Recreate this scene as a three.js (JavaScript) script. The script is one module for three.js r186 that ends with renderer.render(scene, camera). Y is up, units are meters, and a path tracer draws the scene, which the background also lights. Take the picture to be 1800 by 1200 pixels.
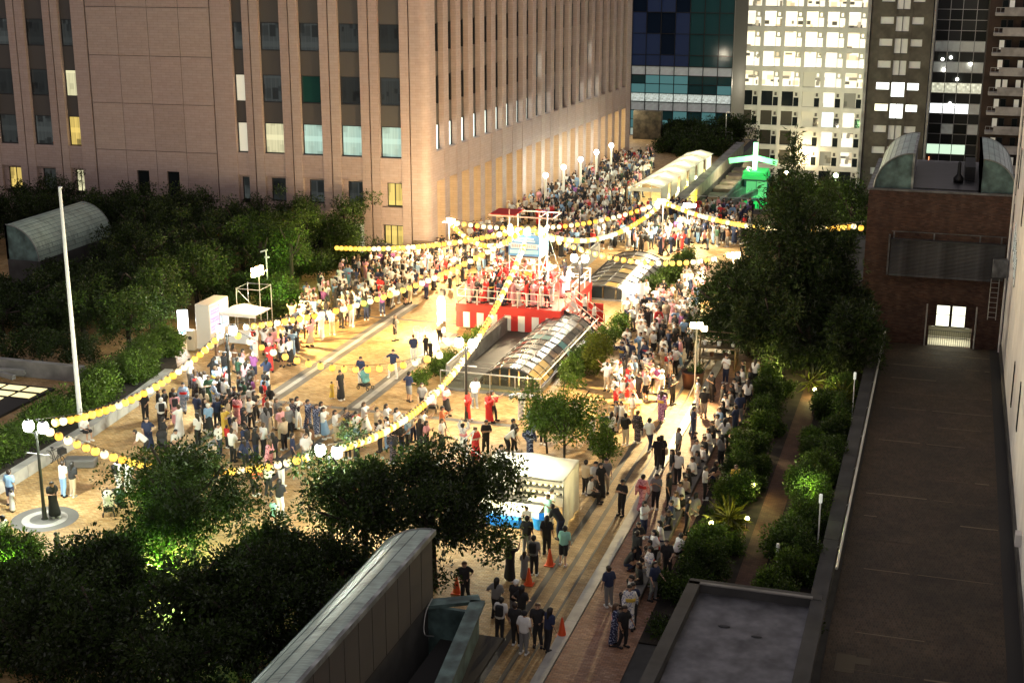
import * as THREE from 'three';
import { mergeGeometries } from 'three/addons/utils/BufferGeometryUtils.js';
import { RoundedBoxGeometry } from 'three/addons/geometries/RoundedBoxGeometry.js';
import { ImprovedNoise } from 'three/addons/math/ImprovedNoise.js';

// ---------- camera, sky, light, exposure ----------
const scene = new THREE.Scene();
const camera = new THREE.PerspectiveCamera(27.117, 1024 / 682, 0.5, 3000);
const PITCH = Math.atan(0.289), YAW = 0.29960;
camera.position.set(0, 24, 0);
camera.lookAt(-Math.sin(YAW) * Math.cos(PITCH), 24 - Math.sin(PITCH), -Math.cos(YAW) * Math.cos(PITCH));
const renderer = new THREE.WebGLRenderer({ antialias: true });
renderer.setSize(1024, 682);
renderer.toneMapping = THREE.LinearToneMapping;
renderer.toneMappingExposure = 1.85;
renderer.shadowMap.enabled = true;
const SKY_LEVEL = 0.23;
{ // night sky over a city: dim, a little brighter and warmer near the horizon
  const W = 256, H = 128, d = new Float32Array(W * H * 4);
  for (let y = 0; y < H; y++) for (let x = 0; x < W; x++) {
    const e = Math.max(0, ((y + 0.5) / H - 0.5) * 2), g = Math.exp(-e * 2.2), i = (y * W + x) * 4;
    d[i] = SKY_LEVEL * (0.62 + 0.75 * g); d[i + 1] = SKY_LEVEL * (0.62 + 0.55 * g); d[i + 2] = SKY_LEVEL * (0.72 + 0.42 * g); d[i + 3] = 1;
  }
  const t = new THREE.DataTexture(d, W, H, THREE.RGBAFormat, THREE.FloatType);
  t.mapping = THREE.EquirectangularReflectionMapping; t.magFilter = THREE.LinearFilter; t.needsUpdate = true;
  scene.background = t; scene.environment = t; scene.environmentIntensity = 1;
}
const moonFill = new THREE.DirectionalLight(new THREE.Color(1, 0.96, 0.9), 0.04);  // unseen moon, added as a weak fill on the facade
moonFill.position.set(60, 140, 60); moonFill.target.position.set(-20, 0, -80); moonFill.castShadow = true; moonFill.shadow.radius = 20;
moonFill.shadow.camera.left = -90; moonFill.shadow.camera.right = 90; moonFill.shadow.camera.top = 110; moonFill.shadow.camera.bottom = -110; moonFill.shadow.camera.far = 500;
scene.add(moonFill, moonFill.target);

// ---------- helpers ----------
const V = (x, y, z) => new THREE.Vector3(x, y, z);
function rng(s) { return () => { s = (s + 0x6d2b79f5) | 0; let t = Math.imul(s ^ (s >>> 15), 1 | s); t = (t + Math.imul(t ^ (t >>> 7), 61 | t)) ^ t; return ((t ^ (t >>> 14)) >>> 0) / 4294967296; }; }
const noise = new ImprovedNoise();
const counts = {};
function numbered(n) { const k = counts[n] = (counts[n] ?? -1) + 1; return k ? n + '_' + String(k).padStart(3, '0') : n; }
function tag(o, label, category, group) { o.userData.label = label; o.userData.category = category; if (group) o.userData.group = group; return o; }
function thing(name, label, category, p = [0, 0, 0], turn = 0, group) {
  const o = new THREE.Group(); o.name = numbered(name); o.position.set(...p); o.rotation.y = turn; scene.add(o); return tag(o, label, category, group);
}
function clean(g) {
  if (g.index) g = g.toNonIndexed();
  for (const k of Object.keys(g.attributes)) if (!['position', 'normal', 'uv', 'color'].includes(k)) g.deleteAttribute(k);
  if (!g.attributes.normal) g.computeVertexNormals();
  if (!g.attributes.uv) g.setAttribute('uv', new THREE.BufferAttribute(new Float32Array(g.attributes.position.count * 2), 2));
  return g;
}
function merge(gs) { gs = Array.isArray(gs) ? gs.map(clean) : [clean(gs)]; return gs.length === 1 ? gs[0] : mergeGeometries(gs); }
function obj(name, gs, m, parent) {
  const o = new THREE.Mesh(Array.isArray(gs) ? merge(gs) : gs, m); o.castShadow = o.receiveShadow = true;
  o.name = parent ? name : numbered(name); (parent ?? scene).add(o); return o;
}
function struct(name, gs, m) { const o = obj(name, gs, m); o.userData.kind = 'structure'; return o; }
// box with uv in metres, centre (x,y,z)
function bx(x, y, z, w, h, d) {
  const g = new THREE.BoxGeometry(w, h, d).toNonIndexed(), p = g.attributes.position, n = g.attributes.normal, uv = g.attributes.uv;
  g.translate(x, y, z);
  for (let i = 0; i < p.count; i++) {
    const ax = Math.abs(n.getX(i)), ay = Math.abs(n.getY(i));
    if (ax > 0.5) uv.setXY(i, p.getZ(i), p.getY(i)); else if (ay > 0.5) uv.setXY(i, p.getX(i), p.getZ(i)); else uv.setXY(i, p.getX(i), p.getY(i));
  }
  return g;
}
const bb = (x0, x1, y0, y1, z0, z1) => bx((x0 + x1) / 2, (y0 + y1) / 2, (z0 + z1) / 2, x1 - x0, y1 - y0, z1 - z0);
function bar(a, b, r, seg = 6, r2 = r) { // round bar from a to b
  const A = V(...a), B = V(...b), d = B.clone().sub(A), g = new THREE.CylinderGeometry(r2, r, d.length(), seg);
  g.translate(0, d.length() / 2, 0); g.applyQuaternion(new THREE.Quaternion().setFromUnitVectors(V(0, 1, 0), d.normalize())); g.translate(A.x, A.y, A.z); return clean(g);
}
function beam(a, b, w, h) { // square bar
  const A = V(...a), B = V(...b), L = A.distanceTo(B), g = bx(0, 0, L / 2, w, h, L), m = new THREE.Matrix4().lookAt(B, A, Math.abs(B.clone().sub(A).normalize().y) > 0.99 ? V(1, 0, 0) : V(0, 1, 0)); m.setPosition(A); return g.applyMatrix4(m);
}
function tube(pts, r, seg = 24, rs = 5) { return clean(new THREE.TubeGeometry(new THREE.CatmullRomCurve3(pts.map((p) => p.isVector3 ? p : V(...p))), seg, r, rs)); }
function lathe(prof, seg = 12) { return clean(new THREE.LatheGeometry(prof.map((p) => new THREE.Vector2(...p)), seg)); }
function ball(x, y, z, r, sx = 1, sy = 1, sz = 1, a = 10, b = 8) { return clean(new THREE.SphereGeometry(r, a, b).scale(sx, sy, sz).translate(x, y, z)); }
function prism(pts, h, y = 0) { // ground polygon [[x,z],...] raised h, uv in metres
  const s = new THREE.Shape(pts.map(([x, z]) => new THREE.Vector2(x, -z))), g = new THREE.ExtrudeGeometry(s, { depth: h, bevelEnabled: false }).rotateX(-Math.PI / 2).translate(0, y, 0);
  return clean(g);
}
// ---------- textures ----------
function tex(w, h, f, srgb = true, metres = [1, 1]) {
  const d = new Uint8Array(w * h * 4);
  for (let y = 0; y < h; y++) for (let x = 0; x < w; x++) { const c = f(x, y), i = (y * w + x) * 4; if (typeof c === 'number') { d[i] = d[i + 1] = d[i + 2] = c; } else { d[i] = c[0]; d[i + 1] = c[1]; d[i + 2] = c[2]; } d[i + 3] = 255; }
  const t = new THREE.DataTexture(d, w, h); t.wrapS = t.wrapT = THREE.RepeatWrapping; t.magFilter = THREE.LinearFilter; t.minFilter = THREE.LinearMipmapLinearFilter; t.generateMipmaps = true;
  if (srgb) t.colorSpace = THREE.SRGBColorSpace; t.repeat.set(1 / metres[0], 1 / metres[1]); t.needsUpdate = true; return t;
}
const hash = (x, y, s = 0) => { let h = Math.imul(x | 0, 374761393) + Math.imul(y | 0, 668265263) + Math.imul(s, 2147483647 % 99991); h = Math.imul(h ^ (h >>> 13), 1274126177); return ((h ^ (h >>> 16)) >>> 0) / 4294967296; };
function wrapNoise(x, y, P, s) { // smooth noise with period P
  const xi = Math.floor(x), yi = Math.floor(y), fx = x - xi, fy = y - yi, u = fx * fx * (3 - 2 * fx), v = fy * fy * (3 - 2 * fy), m = (n) => ((n % P) + P) % P;
  const a = hash(m(xi), m(yi), s), b = hash(m(xi + 1), m(yi), s), c = hash(m(xi), m(yi + 1), s), e = hash(m(xi + 1), m(yi + 1), s);
  return a + (b - a) * u + (c - a) * v + (a - b - c + e) * u * v;
}
const clampB = (v) => Math.max(0, Math.min(255, v));
// brick / tile pattern; nu x nv bricks in the tile, half bond
function brickTex(size, nu, nv, base, vary, grout, gw, bond = 0.5, seed = 1) {
  const col = tex(size, size, (x, y) => {
    const v = y / size * nv, r = Math.floor(v), u = x / size * nu + (r % 2 ? bond : 0), c = Math.floor(u) % nu, fu = (u - Math.floor(u)), fv = v - r;
    const g = fu < gw * 1 || fv < gw * nv / nu * 1;
    const n = wrapNoise(x / size * 12, y / size * 12, 12, seed) - 0.5, f = hash(x, y, seed + 7) - 0.5;
    if (g) return grout.map((k) => clampB(k + n * 20 + f * 10));
    const t = hash(c, r, seed) - 0.5, w = hash(c, r, seed + 3) - 0.5;
    return base.map((k, i) => clampB(k + t * vary + w * vary * (i === 0 ? 0.25 : i === 2 ? -0.25 : 0) + n * vary * 0.7 + f * 12));
  });
  const bump = tex(size, size, (x, y) => {
    const v = y / size * nv, r = Math.floor(v), u = x / size * nu + (r % 2 ? bond : 0), fu = (u - Math.floor(u)), fv = v - r;
    return fu < gw || fv < gw * nv / nu ? 40 : 200 + 40 * hash(x >> 1, y >> 1, seed);
  }, false);
  return [col, bump];
}
function mat(p) { return new THREE.MeshStandardMaterial(p); }
const rgb = (r, g, b) => new THREE.Color().setRGB(r, g, b);
const plain = (r, g, b, rough = 0.7, metal = 0, extra = {}) => mat({ color: rgb(r, g, b), roughness: rough, metalness: metal, ...extra });
const glow = (r, g, b, s, extra = {}) => mat({ color: rgb(0.8, 0.8, 0.75), roughness: 0.6, emissive: rgb(r, g, b), emissiveIntensity: s, ...extra });
function setRep(ts, m) { for (const t of ts) t.repeat.set(1 / m, 1 / m); return ts; }
const wornNoise = (size, cells, lo, hi, seed) => tex(size, size, (x, y) => { let a = 0, k = 1, q = 0; for (let o = 0; o < 4; o++) { a += wrapNoise(x / size * cells * k, y / size * cells * k, cells * k, seed + o) / k; q += 1 / k; k *= 2; } return lo + (hi - lo) * a / q; });

const [facadeC, facadeB] = setRep(brickTex(1024, 4, 15, [176, 159, 152], 7, [150, 134, 128], 0.02, 0.5, 11), 3);
const [paveC, paveB] = setRep(brickTex(2048, 26, 52, [172, 140, 92], 40, [118, 94, 60], 0.07, 0.5, 5), 5.2);
const [walkC, walkB] = setRep(brickTex(2048, 26, 52, [140, 104, 82], 34, [92, 70, 56], 0.07, 0.5, 8), 5.2);
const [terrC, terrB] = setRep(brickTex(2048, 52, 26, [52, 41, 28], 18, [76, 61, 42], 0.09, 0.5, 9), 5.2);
const [ebC, ebB] = setRep(brickTex(1024, 13, 40, [94, 66, 50], 34, [84, 70, 60], 0.05, 0.5, 21), 3.2);
const mottle = wornNoise(512, 6, 150, 255, 31); mottle.repeat.set(1 / 4, 1 / 4);
const softMottle = wornNoise(512, 5, 225, 255, 51); softMottle.repeat.set(1 / 5, 1 / 5);
const streaks = tex(512, 512, (x, y) => clampB(255 - 70 * wrapNoise(x / 512 * 40, y / 512 * 4, 40, 71) * wrapNoise(x / 512 * 5, y / 512 * 5, 5, 72) - 45 * wrapNoise(x / 512 * 90, y / 512 * 14, 90, 73) - 30 * Math.max(0, wrapNoise(x / 512 * 9, y / 512 * 9, 9, 74) - 0.6) * 2.5)); streaks.repeat.set(1 / 3, 1 / 3);
const mottle2 = wornNoise(512, 5, 90, 255, 41); mottle2.repeat.set(1 / 2.2, 1 / 2.2);
const M = {
  facade: mat({ map: facadeC, bumpMap: facadeB, bumpScale: 0.006, roughness: 0.75, color: rgb(0.88, 0.83, 0.81) }),
  facade2: mat({ map: facadeC, bumpMap: facadeB, bumpScale: 0.006, roughness: 0.78, color: rgb(0.81, 0.76, 0.74) }),
  facade3: mat({ map: facadeC, bumpMap: facadeB, bumpScale: 0.006, roughness: 0.72, color: rgb(0.9, 0.86, 0.82) }),
  paveTrim: mat({ map: paveC, bumpMap: paveB, bumpScale: 0.004, roughness: 0.62, color: rgb(0.72, 0.72, 0.72) }),
  spandrel: plain(0.07, 0.062, 0.055, 0.5),
  groove: plain(0.02, 0.018, 0.016, 0.8),
  frame: plain(0.03, 0.03, 0.03, 0.4, 0.5),
  darkGlass: mat({ color: rgb(0.012, 0.016, 0.018), roughness: 0.08 }),
  tealGlass: mat({ color: rgb(0.01, 0.05, 0.045), roughness: 0.1 }),
  pave: mat({ map: paveC, bumpMap: paveB, bumpScale: 0.004, roughness: 0.62, vertexColors: true }),
  walk: mat({ map: walkC, bumpMap: walkB, bumpScale: 0.004, roughness: 0.7, vertexColors: true }),
  terrace: mat({ map: terrC, bumpMap: terrB, bumpScale: 0.005, roughness: 0.75, vertexColors: true }),
  endBrick: mat({ map: ebC, color: rgb(0.55, 0.5, 0.5), bumpMap: ebB, bumpScale: 0.006, roughness: 0.8 }),
  concrete: mat({ map: mottle, color: rgb(0.36, 0.35, 0.32), roughness: 0.85 }),
  darkConcrete: mat({ map: mottle, color: rgb(0.075, 0.075, 0.072), roughness: 0.85 }),
  granite: mat({ map: mottle, color: rgb(0.2, 0.19, 0.175), roughness: 0.6 }),
  darkStone: mat({ map: mottle, color: rgb(0.1, 0.092, 0.08), roughness: 0.6 }),
  whiteStone: mat({ map: mottle, color: rgb(0.62, 0.6, 0.55), roughness: 0.6 }),
  patina: mat({ map: streaks, color: rgb(0.52, 0.66, 0.57), roughness: 0.38, metalness: 0.15 }),
  patinaDark: mat({ map: mottle2, color: rgb(0.2, 0.33, 0.31), roughness: 0.5, metalness: 0.1 }),
  paleMetal: mat({ map: mottle2, color: rgb(0.6, 0.64, 0.6), roughness: 0.4, metalness: 0.2 }),
  louvre: plain(0.085, 0.075, 0.065, 0.7),
  whiteWall: mat({ map: softMottle, color: rgb(0.76, 0.72, 0.69), roughness: 0.8 }),
  soil: mat({ map: mottle2, color: rgb(0.045, 0.033, 0.022), roughness: 1 }),
  grass: mat({ map: mottle2, color: rgb(0.05, 0.1, 0.025), roughness: 1 }),
  white: plain(0.8, 0.8, 0.77, 0.5), steel: plain(0.5, 0.5, 0.48, 0.35, 0.8), black: plain(0.015, 0.015, 0.015, 0.5), darkSteel: plain(0.05, 0.05, 0.05, 0.4, 0.6),
  greyMetal: mat({ map: mottle2, color: rgb(0.3, 0.3, 0.3), roughness: 0.5, metalness: 0.3 }),
  wood: mat({ map: mottle2, color: rgb(0.3, 0.2, 0.11), roughness: 0.7 }),
  red: plain(0.62, 0.035, 0.025, 0.75), redPaint: plain(0.6, 0.06, 0.04, 0.5), orange: plain(0.75, 0.09, 0.02, 0.5), blue: plain(0.02, 0.2, 0.7, 0.6),
  clay: mat({ map: mottle2, color: rgb(0.24, 0.1, 0.06), roughness: 0.8 }),
  bark: mat({ map: mottle2, color: rgb(0.1, 0.075, 0.055), roughness: 1 }),
  clearGlass: new THREE.MeshPhysicalMaterial({ color: rgb(0.85, 0.92, 0.9), transmission: 1, thickness: 0, roughness: 0.05 }),
  canvas: new THREE.MeshPhysicalMaterial({ color: rgb(0.82, 0.82, 0.76), transmission: 0.35, thickness: 0, roughness: 0.95, side: THREE.DoubleSide }),
};
// light at p with its three.js intensity in candela and ball radius in metres
function lamp(p, color, I, radius = 0.15) { const l = new THREE.PointLight(color, I); l.position.set(...p); l.castShadow = true; l.shadow.radius = radius / 0.02; scene.add(l); return l; }
const WARM = rgb(1, 0.76, 0.4), AMBER = rgb(1, 0.55, 0.16), WHITE = rgb(1, 0.9, 0.66), COOL = rgb(0.93, 1, 0.86);
const ORD = ['', 'first', 'second', 'third', 'fourth', 'fifth', 'sixth', 'seventh', 'eighth', 'ninth', 'tenth', 'eleventh', 'twelfth', 'thirteenth', 'fourteenth', 'fifteenth', 'sixteenth', 'seventeenth', 'eighteenth', 'nineteenth'];
const TENS = { 2: 'twent', 3: 'thirt', 4: 'fort', 5: 'fift', 6: 'sixt', 7: 'sevent' };
const ordinal = (n) => n < 20 ? ORD[n] : n % 10 === 0 ? TENS[n / 10] + 'ieth' : TENS[Math.floor(n / 10)] + 'y-' + ORD[n % 10];
// ================= SETTING: ground =================
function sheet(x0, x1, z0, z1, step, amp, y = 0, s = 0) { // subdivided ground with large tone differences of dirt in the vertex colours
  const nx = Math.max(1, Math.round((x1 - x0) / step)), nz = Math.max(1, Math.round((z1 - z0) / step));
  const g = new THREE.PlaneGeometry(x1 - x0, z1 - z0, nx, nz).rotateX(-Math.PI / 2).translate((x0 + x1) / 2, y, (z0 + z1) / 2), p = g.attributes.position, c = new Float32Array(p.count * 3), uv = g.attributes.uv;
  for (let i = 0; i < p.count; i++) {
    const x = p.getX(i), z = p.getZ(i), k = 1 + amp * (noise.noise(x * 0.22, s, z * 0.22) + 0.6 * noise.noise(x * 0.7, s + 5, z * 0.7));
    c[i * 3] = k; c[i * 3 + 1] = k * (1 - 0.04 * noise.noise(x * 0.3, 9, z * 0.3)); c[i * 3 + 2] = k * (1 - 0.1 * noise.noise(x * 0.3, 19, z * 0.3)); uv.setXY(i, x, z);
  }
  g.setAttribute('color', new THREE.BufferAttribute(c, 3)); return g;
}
struct('street_ground', new THREE.PlaneGeometry(3000, 3000).rotateX(-Math.PI / 2).translate(0, -20, 0), plain(0.05, 0.05, 0.05, 0.9));
struct('plaza_deck', [bb(-95, 30, -1.2, -0.03, -125, -12), bb(-95, -22.1, -1.2, -0.03, -172, -125)], M.darkConcrete);
struct('plaza_paving', [sheet(-95, -13.6, -124.6, -12, 0.7, 0.36, 0, 1), sheet(-95, -22.8, -171, -124.6, 2, 0.22, 0, 1)], M.pave);
struct('drain_channel', [[-13.6, -13.35, 0], [-12.92, -12.74, 0], [-12.35, -12.25, 0]].map(([a, b]) => bb(a, b, -0.02, 0.003, -124.6, -12)), M.darkStone);
struct('drain_border', [[-13.35, -12.92], [-12.74, -12.35], [-12.25, -11.86]].map(([a, b]) => bb(a, b, -0.02, 0.006, -124.6, -12)), M.paveTrim);
{
  const k = new THREE.Group(); k.name = 'kerb_strip'; k.userData.kind = 'structure'; scene.add(k);
  const shared = [0, 1, 2].map((i) => mat({ map: mottle, color: rgb(0.58 + 0.04 * i, 0.56 + 0.04 * i, 0.5 + 0.04 * i), roughness: 0.6 })), g = bb(-0.21, 0.21, -0.02, 0.05, -0.595, 0.595);
  for (let i = 0; i < 80; i++) { const o = obj('kerb_stone', g, shared[Math.floor(hash(i, 3) * 3)], k); o.position.set(-11.64, 0.002 * hash(i, 9), -30 - i * 1.2); }
}
struct('brick_walk', sheet(-11.4, -9.0, -124.6, -12, 0.8, 0.25, 0.012, 4), M.walk);
// dark stone bands laid across and along the plaza
{
  const bands = [[-34.15, -33.75, -86, -54], [-33.45, -33.05, -86, -54], [-29.2, -28.85, -80, -54], [-28.5, -28.15, -80, -54], [-34.1, -20, -64.85, -64.45], [-38, -28, -82.3, -82.0]];
  bands.forEach(([a, b, c, d], i) => { struct('paving_band', bb(a, b, -0.02, 0.004, c, d), M.granite); });
  struct('paving_band', [bb(-33.75, -33.45, -0.02, 0.004, -86, -64.85), bb(-28.85, -28.5, -0.02, 0.004, -80, -64.85)], M.whiteStone);
  struct('drain_grate', bb(-34.6, -34.0, -0.02, 0.006, -52.6, -50.6), M.darkSteel);
  const ring = (r0, r1, y) => clean(new THREE.RingGeometry(r0, r1, 40).rotateX(-Math.PI / 2).translate(-35.5, y, -47.45));
  struct('paving_ring', ring(0.62, 0.95, 0.008), M.whiteStone); struct('paving_ring', [ring(0.95, 1.4, 0.009), ring(0.12, 0.62, 0.009)], M.granite);
}
// garden bed, its path, parapet and the lower brick terrace on the right
struct('garden_soil', [bb(-9, -3.5, -0.02, 0.03, -85, -44.2)], M.soil);
struct('garden_path', [bb(-6.45, -5.5, 0, 0.045, -78, -46), bb(-8.8, -6.7, 0, 0.045, -55.4, -53.6)], mat({ map: walkC, color: rgb(0.28, 0.23, 0.2), roughness: 0.85 }));
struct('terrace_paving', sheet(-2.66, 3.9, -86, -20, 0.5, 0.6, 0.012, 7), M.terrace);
{ // pale joints across the terrace
  const r = rng(77), gs = [];
  for (let z = -84; z < -34; z += 2.2 + r() * 0.8) { let x = -2.3 + r() * 0.6; while (x < 3.2) { const w = 0.5 + r() * 3.2; if (r() < 0.55) gs.push(bb(x, Math.min(x + w, 3.3), 0, 0.02, z + (r() - 0.5) * 0.1, z + 0.035 + r() * 0.03)); x += w + 0.3; } }
  struct('paving_joint', gs, plain(0.16, 0.13, 0.085, 0.9)); struct('terrace_patch', [bb(-2.25, -1.6, 0, 0.017, -45.5, -44.2), bb(-1.6, -1.1, 0, 0.018, -45.4, -44.9)], plain(0.085, 0.07, 0.045, 0.9));
  struct('terrace_gutter', bb(3.35, 3.9, 0, 0.03, -86, -20), M.groove);
}
{
  const w = thing('parapet_wall', 'long dark stone parapet wall between the planted garden and brick terrace', 'wall', [-3.05, 0, -66]);
  for (let i = 0; i < 22; i++) obj('coping_stone', bb(-0.38, 0.2, 0.92 + 0.01 * hash(i, 4), 1.02 + 0.01 * hash(i, 4), 0.006, 1.94), M.darkConcrete, w).position.z = -20 + i * 1.95;
  obj('wall', bb(-0.32, 0.14, 0, 0.92, -20, 22.9), M.darkConcrete, w);
  const h = obj('handrail', [bar([0.34, 1.12, -19], [0.34, 1.12, 16], 0.055, 8)], plain(0.6, 0.6, 0.55, 0.35, 0.4), w);
  for (let i = 0; i < 8; i++) obj('bracket', beam([0.34, 1.1, -17 + i * 4.4], [0.14, 0.95, -17 + i * 4.4], 0.04, 0.04), M.steel, w);
}
// drawn blinds behind a lit pane: slats, a brighter strip under the ceiling lamps, a few shadows of things on the sill
function blindTex(seed, gap) { const cv = document.createElement('canvas'); cv.width = cv.height = 128; const c = cv.getContext('2d'), r = rng(seed); for (let x = 0; x < 128; x += 4) { const k = 196 + r() * 44; c.fillStyle = `rgb(${k},${k},${k})`; c.fillRect(x, 0, 4, 128); } c.fillStyle = 'rgba(255,255,255,0.7)'; c.fillRect(0, 20, 128, 22); for (let i = 0; i < 5; i++) { const k = 90 + r() * 90; c.fillStyle = `rgba(${k},${k},${k},${gap})`; c.fillRect(r() * 110, 60 + r() * 40, 10 + r() * 30, 14 + r() * 36); } const t = new THREE.CanvasTexture(cv); t.colorSpace = THREE.SRGBColorSpace; t.wrapS = t.wrapT = THREE.RepeatWrapping; t.magFilter = THREE.LinearFilter; t.repeat.set(1 / 1.7, 1 / 2.35); return t; }
// ================= big office building on the left =================
{
  const B = thing('office_building', 'large brown tiled office building with deep vertical window slots and rounded corner', 'building', [-39.96, 0, -98.98], 3.2 * Math.PI / 180);
  const TOP = 27, F = M.facade, FS = [M.facade, M.facade2, M.facade3]; let fk = 0; const FV = () => FS[Math.floor(hash(fk++, 77) * 3)];
  const darkRoom = [1, 2, 3].map((i) => glow(0.8, 0.9, 0.85, 0.012 * i, { color: rgb(0.014, 0.016, 0.018), roughness: 0.07, emissiveMap: blindTex(20 + i, 0.8) })); const DR = () => darkRoom[Math.floor(hash(fk++, 78) * 3)];  // dark windows given an added faint glow so they are not flat black
  obj('core_wall', [bb(-52, 2.0, 0, TOP, -20, -0.62), prism([[2.2, -1.2], [-8, -1.2], [-8, -57], [8.0, -57]], TOP)], M.groove, B);
  const litMint = glow(0.62, 0.92, 0.78, 0.46, { color: rgb(0.1, 0.12, 0.1), emissiveMap: blindTex(3, 0.24) }), litCream = glow(1, 0.93, 0.55, 0.5, { color: rgb(0.1, 0.1, 0.08), emissiveMap: blindTex(5, 0.3) }), litYellow = glow(1, 0.72, 0.18, 0.52, { color: rgb(0.1, 0.09, 0.05), emissiveMap: blindTex(6, 0.6) }), litDim = glow(0.75, 0.7, 0.5, 0.25), litSide = glow(0.72, 0.9, 0.85, 1.0);
  const rows = [[7.6, 9.95], [11.5, 13.6], [15.4, 17.5], [19.3, 21.4], [23.2, 25.3]];
  function windowAt(x0, x1, y0, y1, z, m, mull = 0) {
    const f = obj('window', [bb(x0, x1, y0, y0 + 0.08, z - 0.06, z + 0.06), bb(x0, x1, y1 - 0.06, y1, z - 0.06, z + 0.06), bb(x0, x0 + 0.06, y0 + 0.08, y1 - 0.06, z - 0.06, z + 0.06), bb(x1 - 0.06, x1, y0 + 0.08, y1 - 0.06, z - 0.06, z + 0.06), ...Array.from({ length: mull }, (_, i) => { const x = x0 + (x1 - x0) * (i + 1) / (mull + 1); return bb(x - 0.03, x + 0.03, y0 + 0.08, y1 - 0.06, z - 0.05, z + 0.05); })], M.frame, B);
    obj('pane', bb(x0 + 0.06, x1 - 0.06, y0 + 0.08, y1 - 0.06, z - 0.03, z - 0.01), m, f);
  }
  function pier(x0, x1) { obj('pier', [bb(x0, x1, 0, TOP, -0.6, 0)], FV(), B); }
  // one window bay; t0 = its right-hand groove (metres to the left of the origin)
  function bay(t0, t1, w0, w1, st) {
    const x1 = -t0 - 0.05, x0 = -t1 + 0.05, a = -w1, b = -w0;
    pier(x0, a); pier(b, x1);
    const sill = M.facade;
    obj('panel', bb(a + 0.01, b - 0.01, 5.86, 7.5, -0.6, -0.05), FV(), B); obj('sill', bb(a, b, 7.5, 7.6, -0.55, -0.06), F, B);
    if (st.tall) { obj('panel', bb(a + 0.01, b - 0.01, 0.0, 3.6, -0.6, -0.05), F, B); }
    else obj('panel', bb(a + 0.01, b - 0.01, 2.5, 3.86, -0.6, -0.05), F, B);
    // small window in a splayed opening
    const wx0 = a + (b - a) * 0.24, wx1 = b - 0.06;
    obj('reveal', [bb(a + 0.01, wx0, 3.9, 5.82, -0.6, -0.3), bb(wx0, b - 0.01, 5.7, 5.82, -0.6, -0.3), bb(wx1, b - 0.01, 3.9, 5.7, -0.6, -0.3)], st.small ? F : F, B);
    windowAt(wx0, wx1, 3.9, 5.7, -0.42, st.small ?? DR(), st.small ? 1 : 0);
    if (!st.tall) { windowAt(a + 0.08, b - 0.08, 0.02, 2.42, -0.5, st.door ?? M.darkGlass, 2); }
    let y = 7.6;
    rows.forEach(([y0, y1], i) => {
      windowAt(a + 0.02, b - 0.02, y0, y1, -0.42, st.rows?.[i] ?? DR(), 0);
      const n = rows[i + 1]?.[0] ?? TOP; obj('spandrel', bb(a + 0.01, b - 0.01, y1, n, -0.6, -0.36), M.spandrel, B);
    });
  }
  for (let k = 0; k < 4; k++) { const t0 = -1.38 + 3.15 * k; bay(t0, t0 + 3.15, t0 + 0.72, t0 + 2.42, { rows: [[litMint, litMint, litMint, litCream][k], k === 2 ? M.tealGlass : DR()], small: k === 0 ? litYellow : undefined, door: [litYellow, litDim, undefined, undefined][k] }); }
  bay(11.22, 14.42, 11.8, 12.75, { tall: true, rows: [litDim, litDim] });
  for (let c = 0; c < 4; c++) for (let r = 0; r < 8; r++) { // plain tiled panels with open joints
    const t0 = 14.42 + 2.61 * c, y0 = r ? 3.78 + 3.68 * (r - 1) : 0, y1 = Math.min(TOP, 3.78 + 3.68 * r), hole = r === 1 && (c === 1 || c === 2), x0 = -t0 - 2.61 + 0.02, x1 = -t0 - (c ? 0.02 : 0.05);
    if (y0 >= TOP) continue;
    if (!hole) obj('panel', bb(x0, x1, y0 + 0.02, y1 - 0.02, -0.3, -0.02 + 0.008 * hash(c, r)), FV(), B);
    else { const a = x0 + 0.78, b = x0 + 1.85; obj('panel', [bb(x0, a, y0 + 0.02, y1 - 0.02, -0.3, -0.02), bb(b, x1, y0 + 0.02, y1 - 0.02, -0.3, -0.02), bb(a, b, 5.9, y1 - 0.02, -0.3, -0.02), bb(a, b, y0 + 0.02, 3.82, -0.3, -0.02)], F, B); windowAt(a, b, 3.82, 5.9, -0.25, M.darkGlass); }
  }
  bay(24.92, 27.97, 26.14, 27.31, { tall: true, rows: [litYellow, litCream], small: litCream });
  for (let k = 0; k < 6; k++) { const t0 = 27.97 + 3.15 * k; bay(t0, t0 + 3.15, t0 + 0.66, t0 + 2.4, { tall: true, small: k === 1 ? litYellow : undefined }); }
  // rounded corner
  const ang = -7.05 * Math.PI / 180, dir = V(-Math.sin(ang), 0, -Math.cos(ang)), nor = V(Math.cos(ang), 0, -Math.sin(ang)); // side runs away from the corner
  const C = V(2.76, 0, 0), at = (s, d) => C.clone().addScaledVector(dir, s).addScaledVector(nor, d);
  {
    const pts = [[1.43, 0], [2.05, 0]]; const A = V(2.05, 0, 0), E = at(0.75, 0);
    for (let i = 1; i <= 10; i++) { const t = i / 10, p = A.clone().multiplyScalar((1 - t) ** 2).addScaledVector(C, 2 * t * (1 - t)).addScaledVector(E, t * t); pts.push([p.x, p.z]); }
    const e = at(1.58, 0), f = at(1.58, -0.7); pts.push([e.x, e.z], [f.x, f.z], [1.43, -0.7]);
    const g = prism(pts, TOP), p = g.attributes.position, uv = g.attributes.uv; for (let i = 0; i < p.count; i++) uv.setXY(i, p.getX(i) - p.getZ(i), p.getY(i));
    obj('corner_pier', g, F, B);
  }
  const mS = new THREE.Matrix4().makeBasis(nor, V(0, 1, 0), dir.clone().negate()).setPosition(C); // local x = outwards, z = back towards the corner
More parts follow.
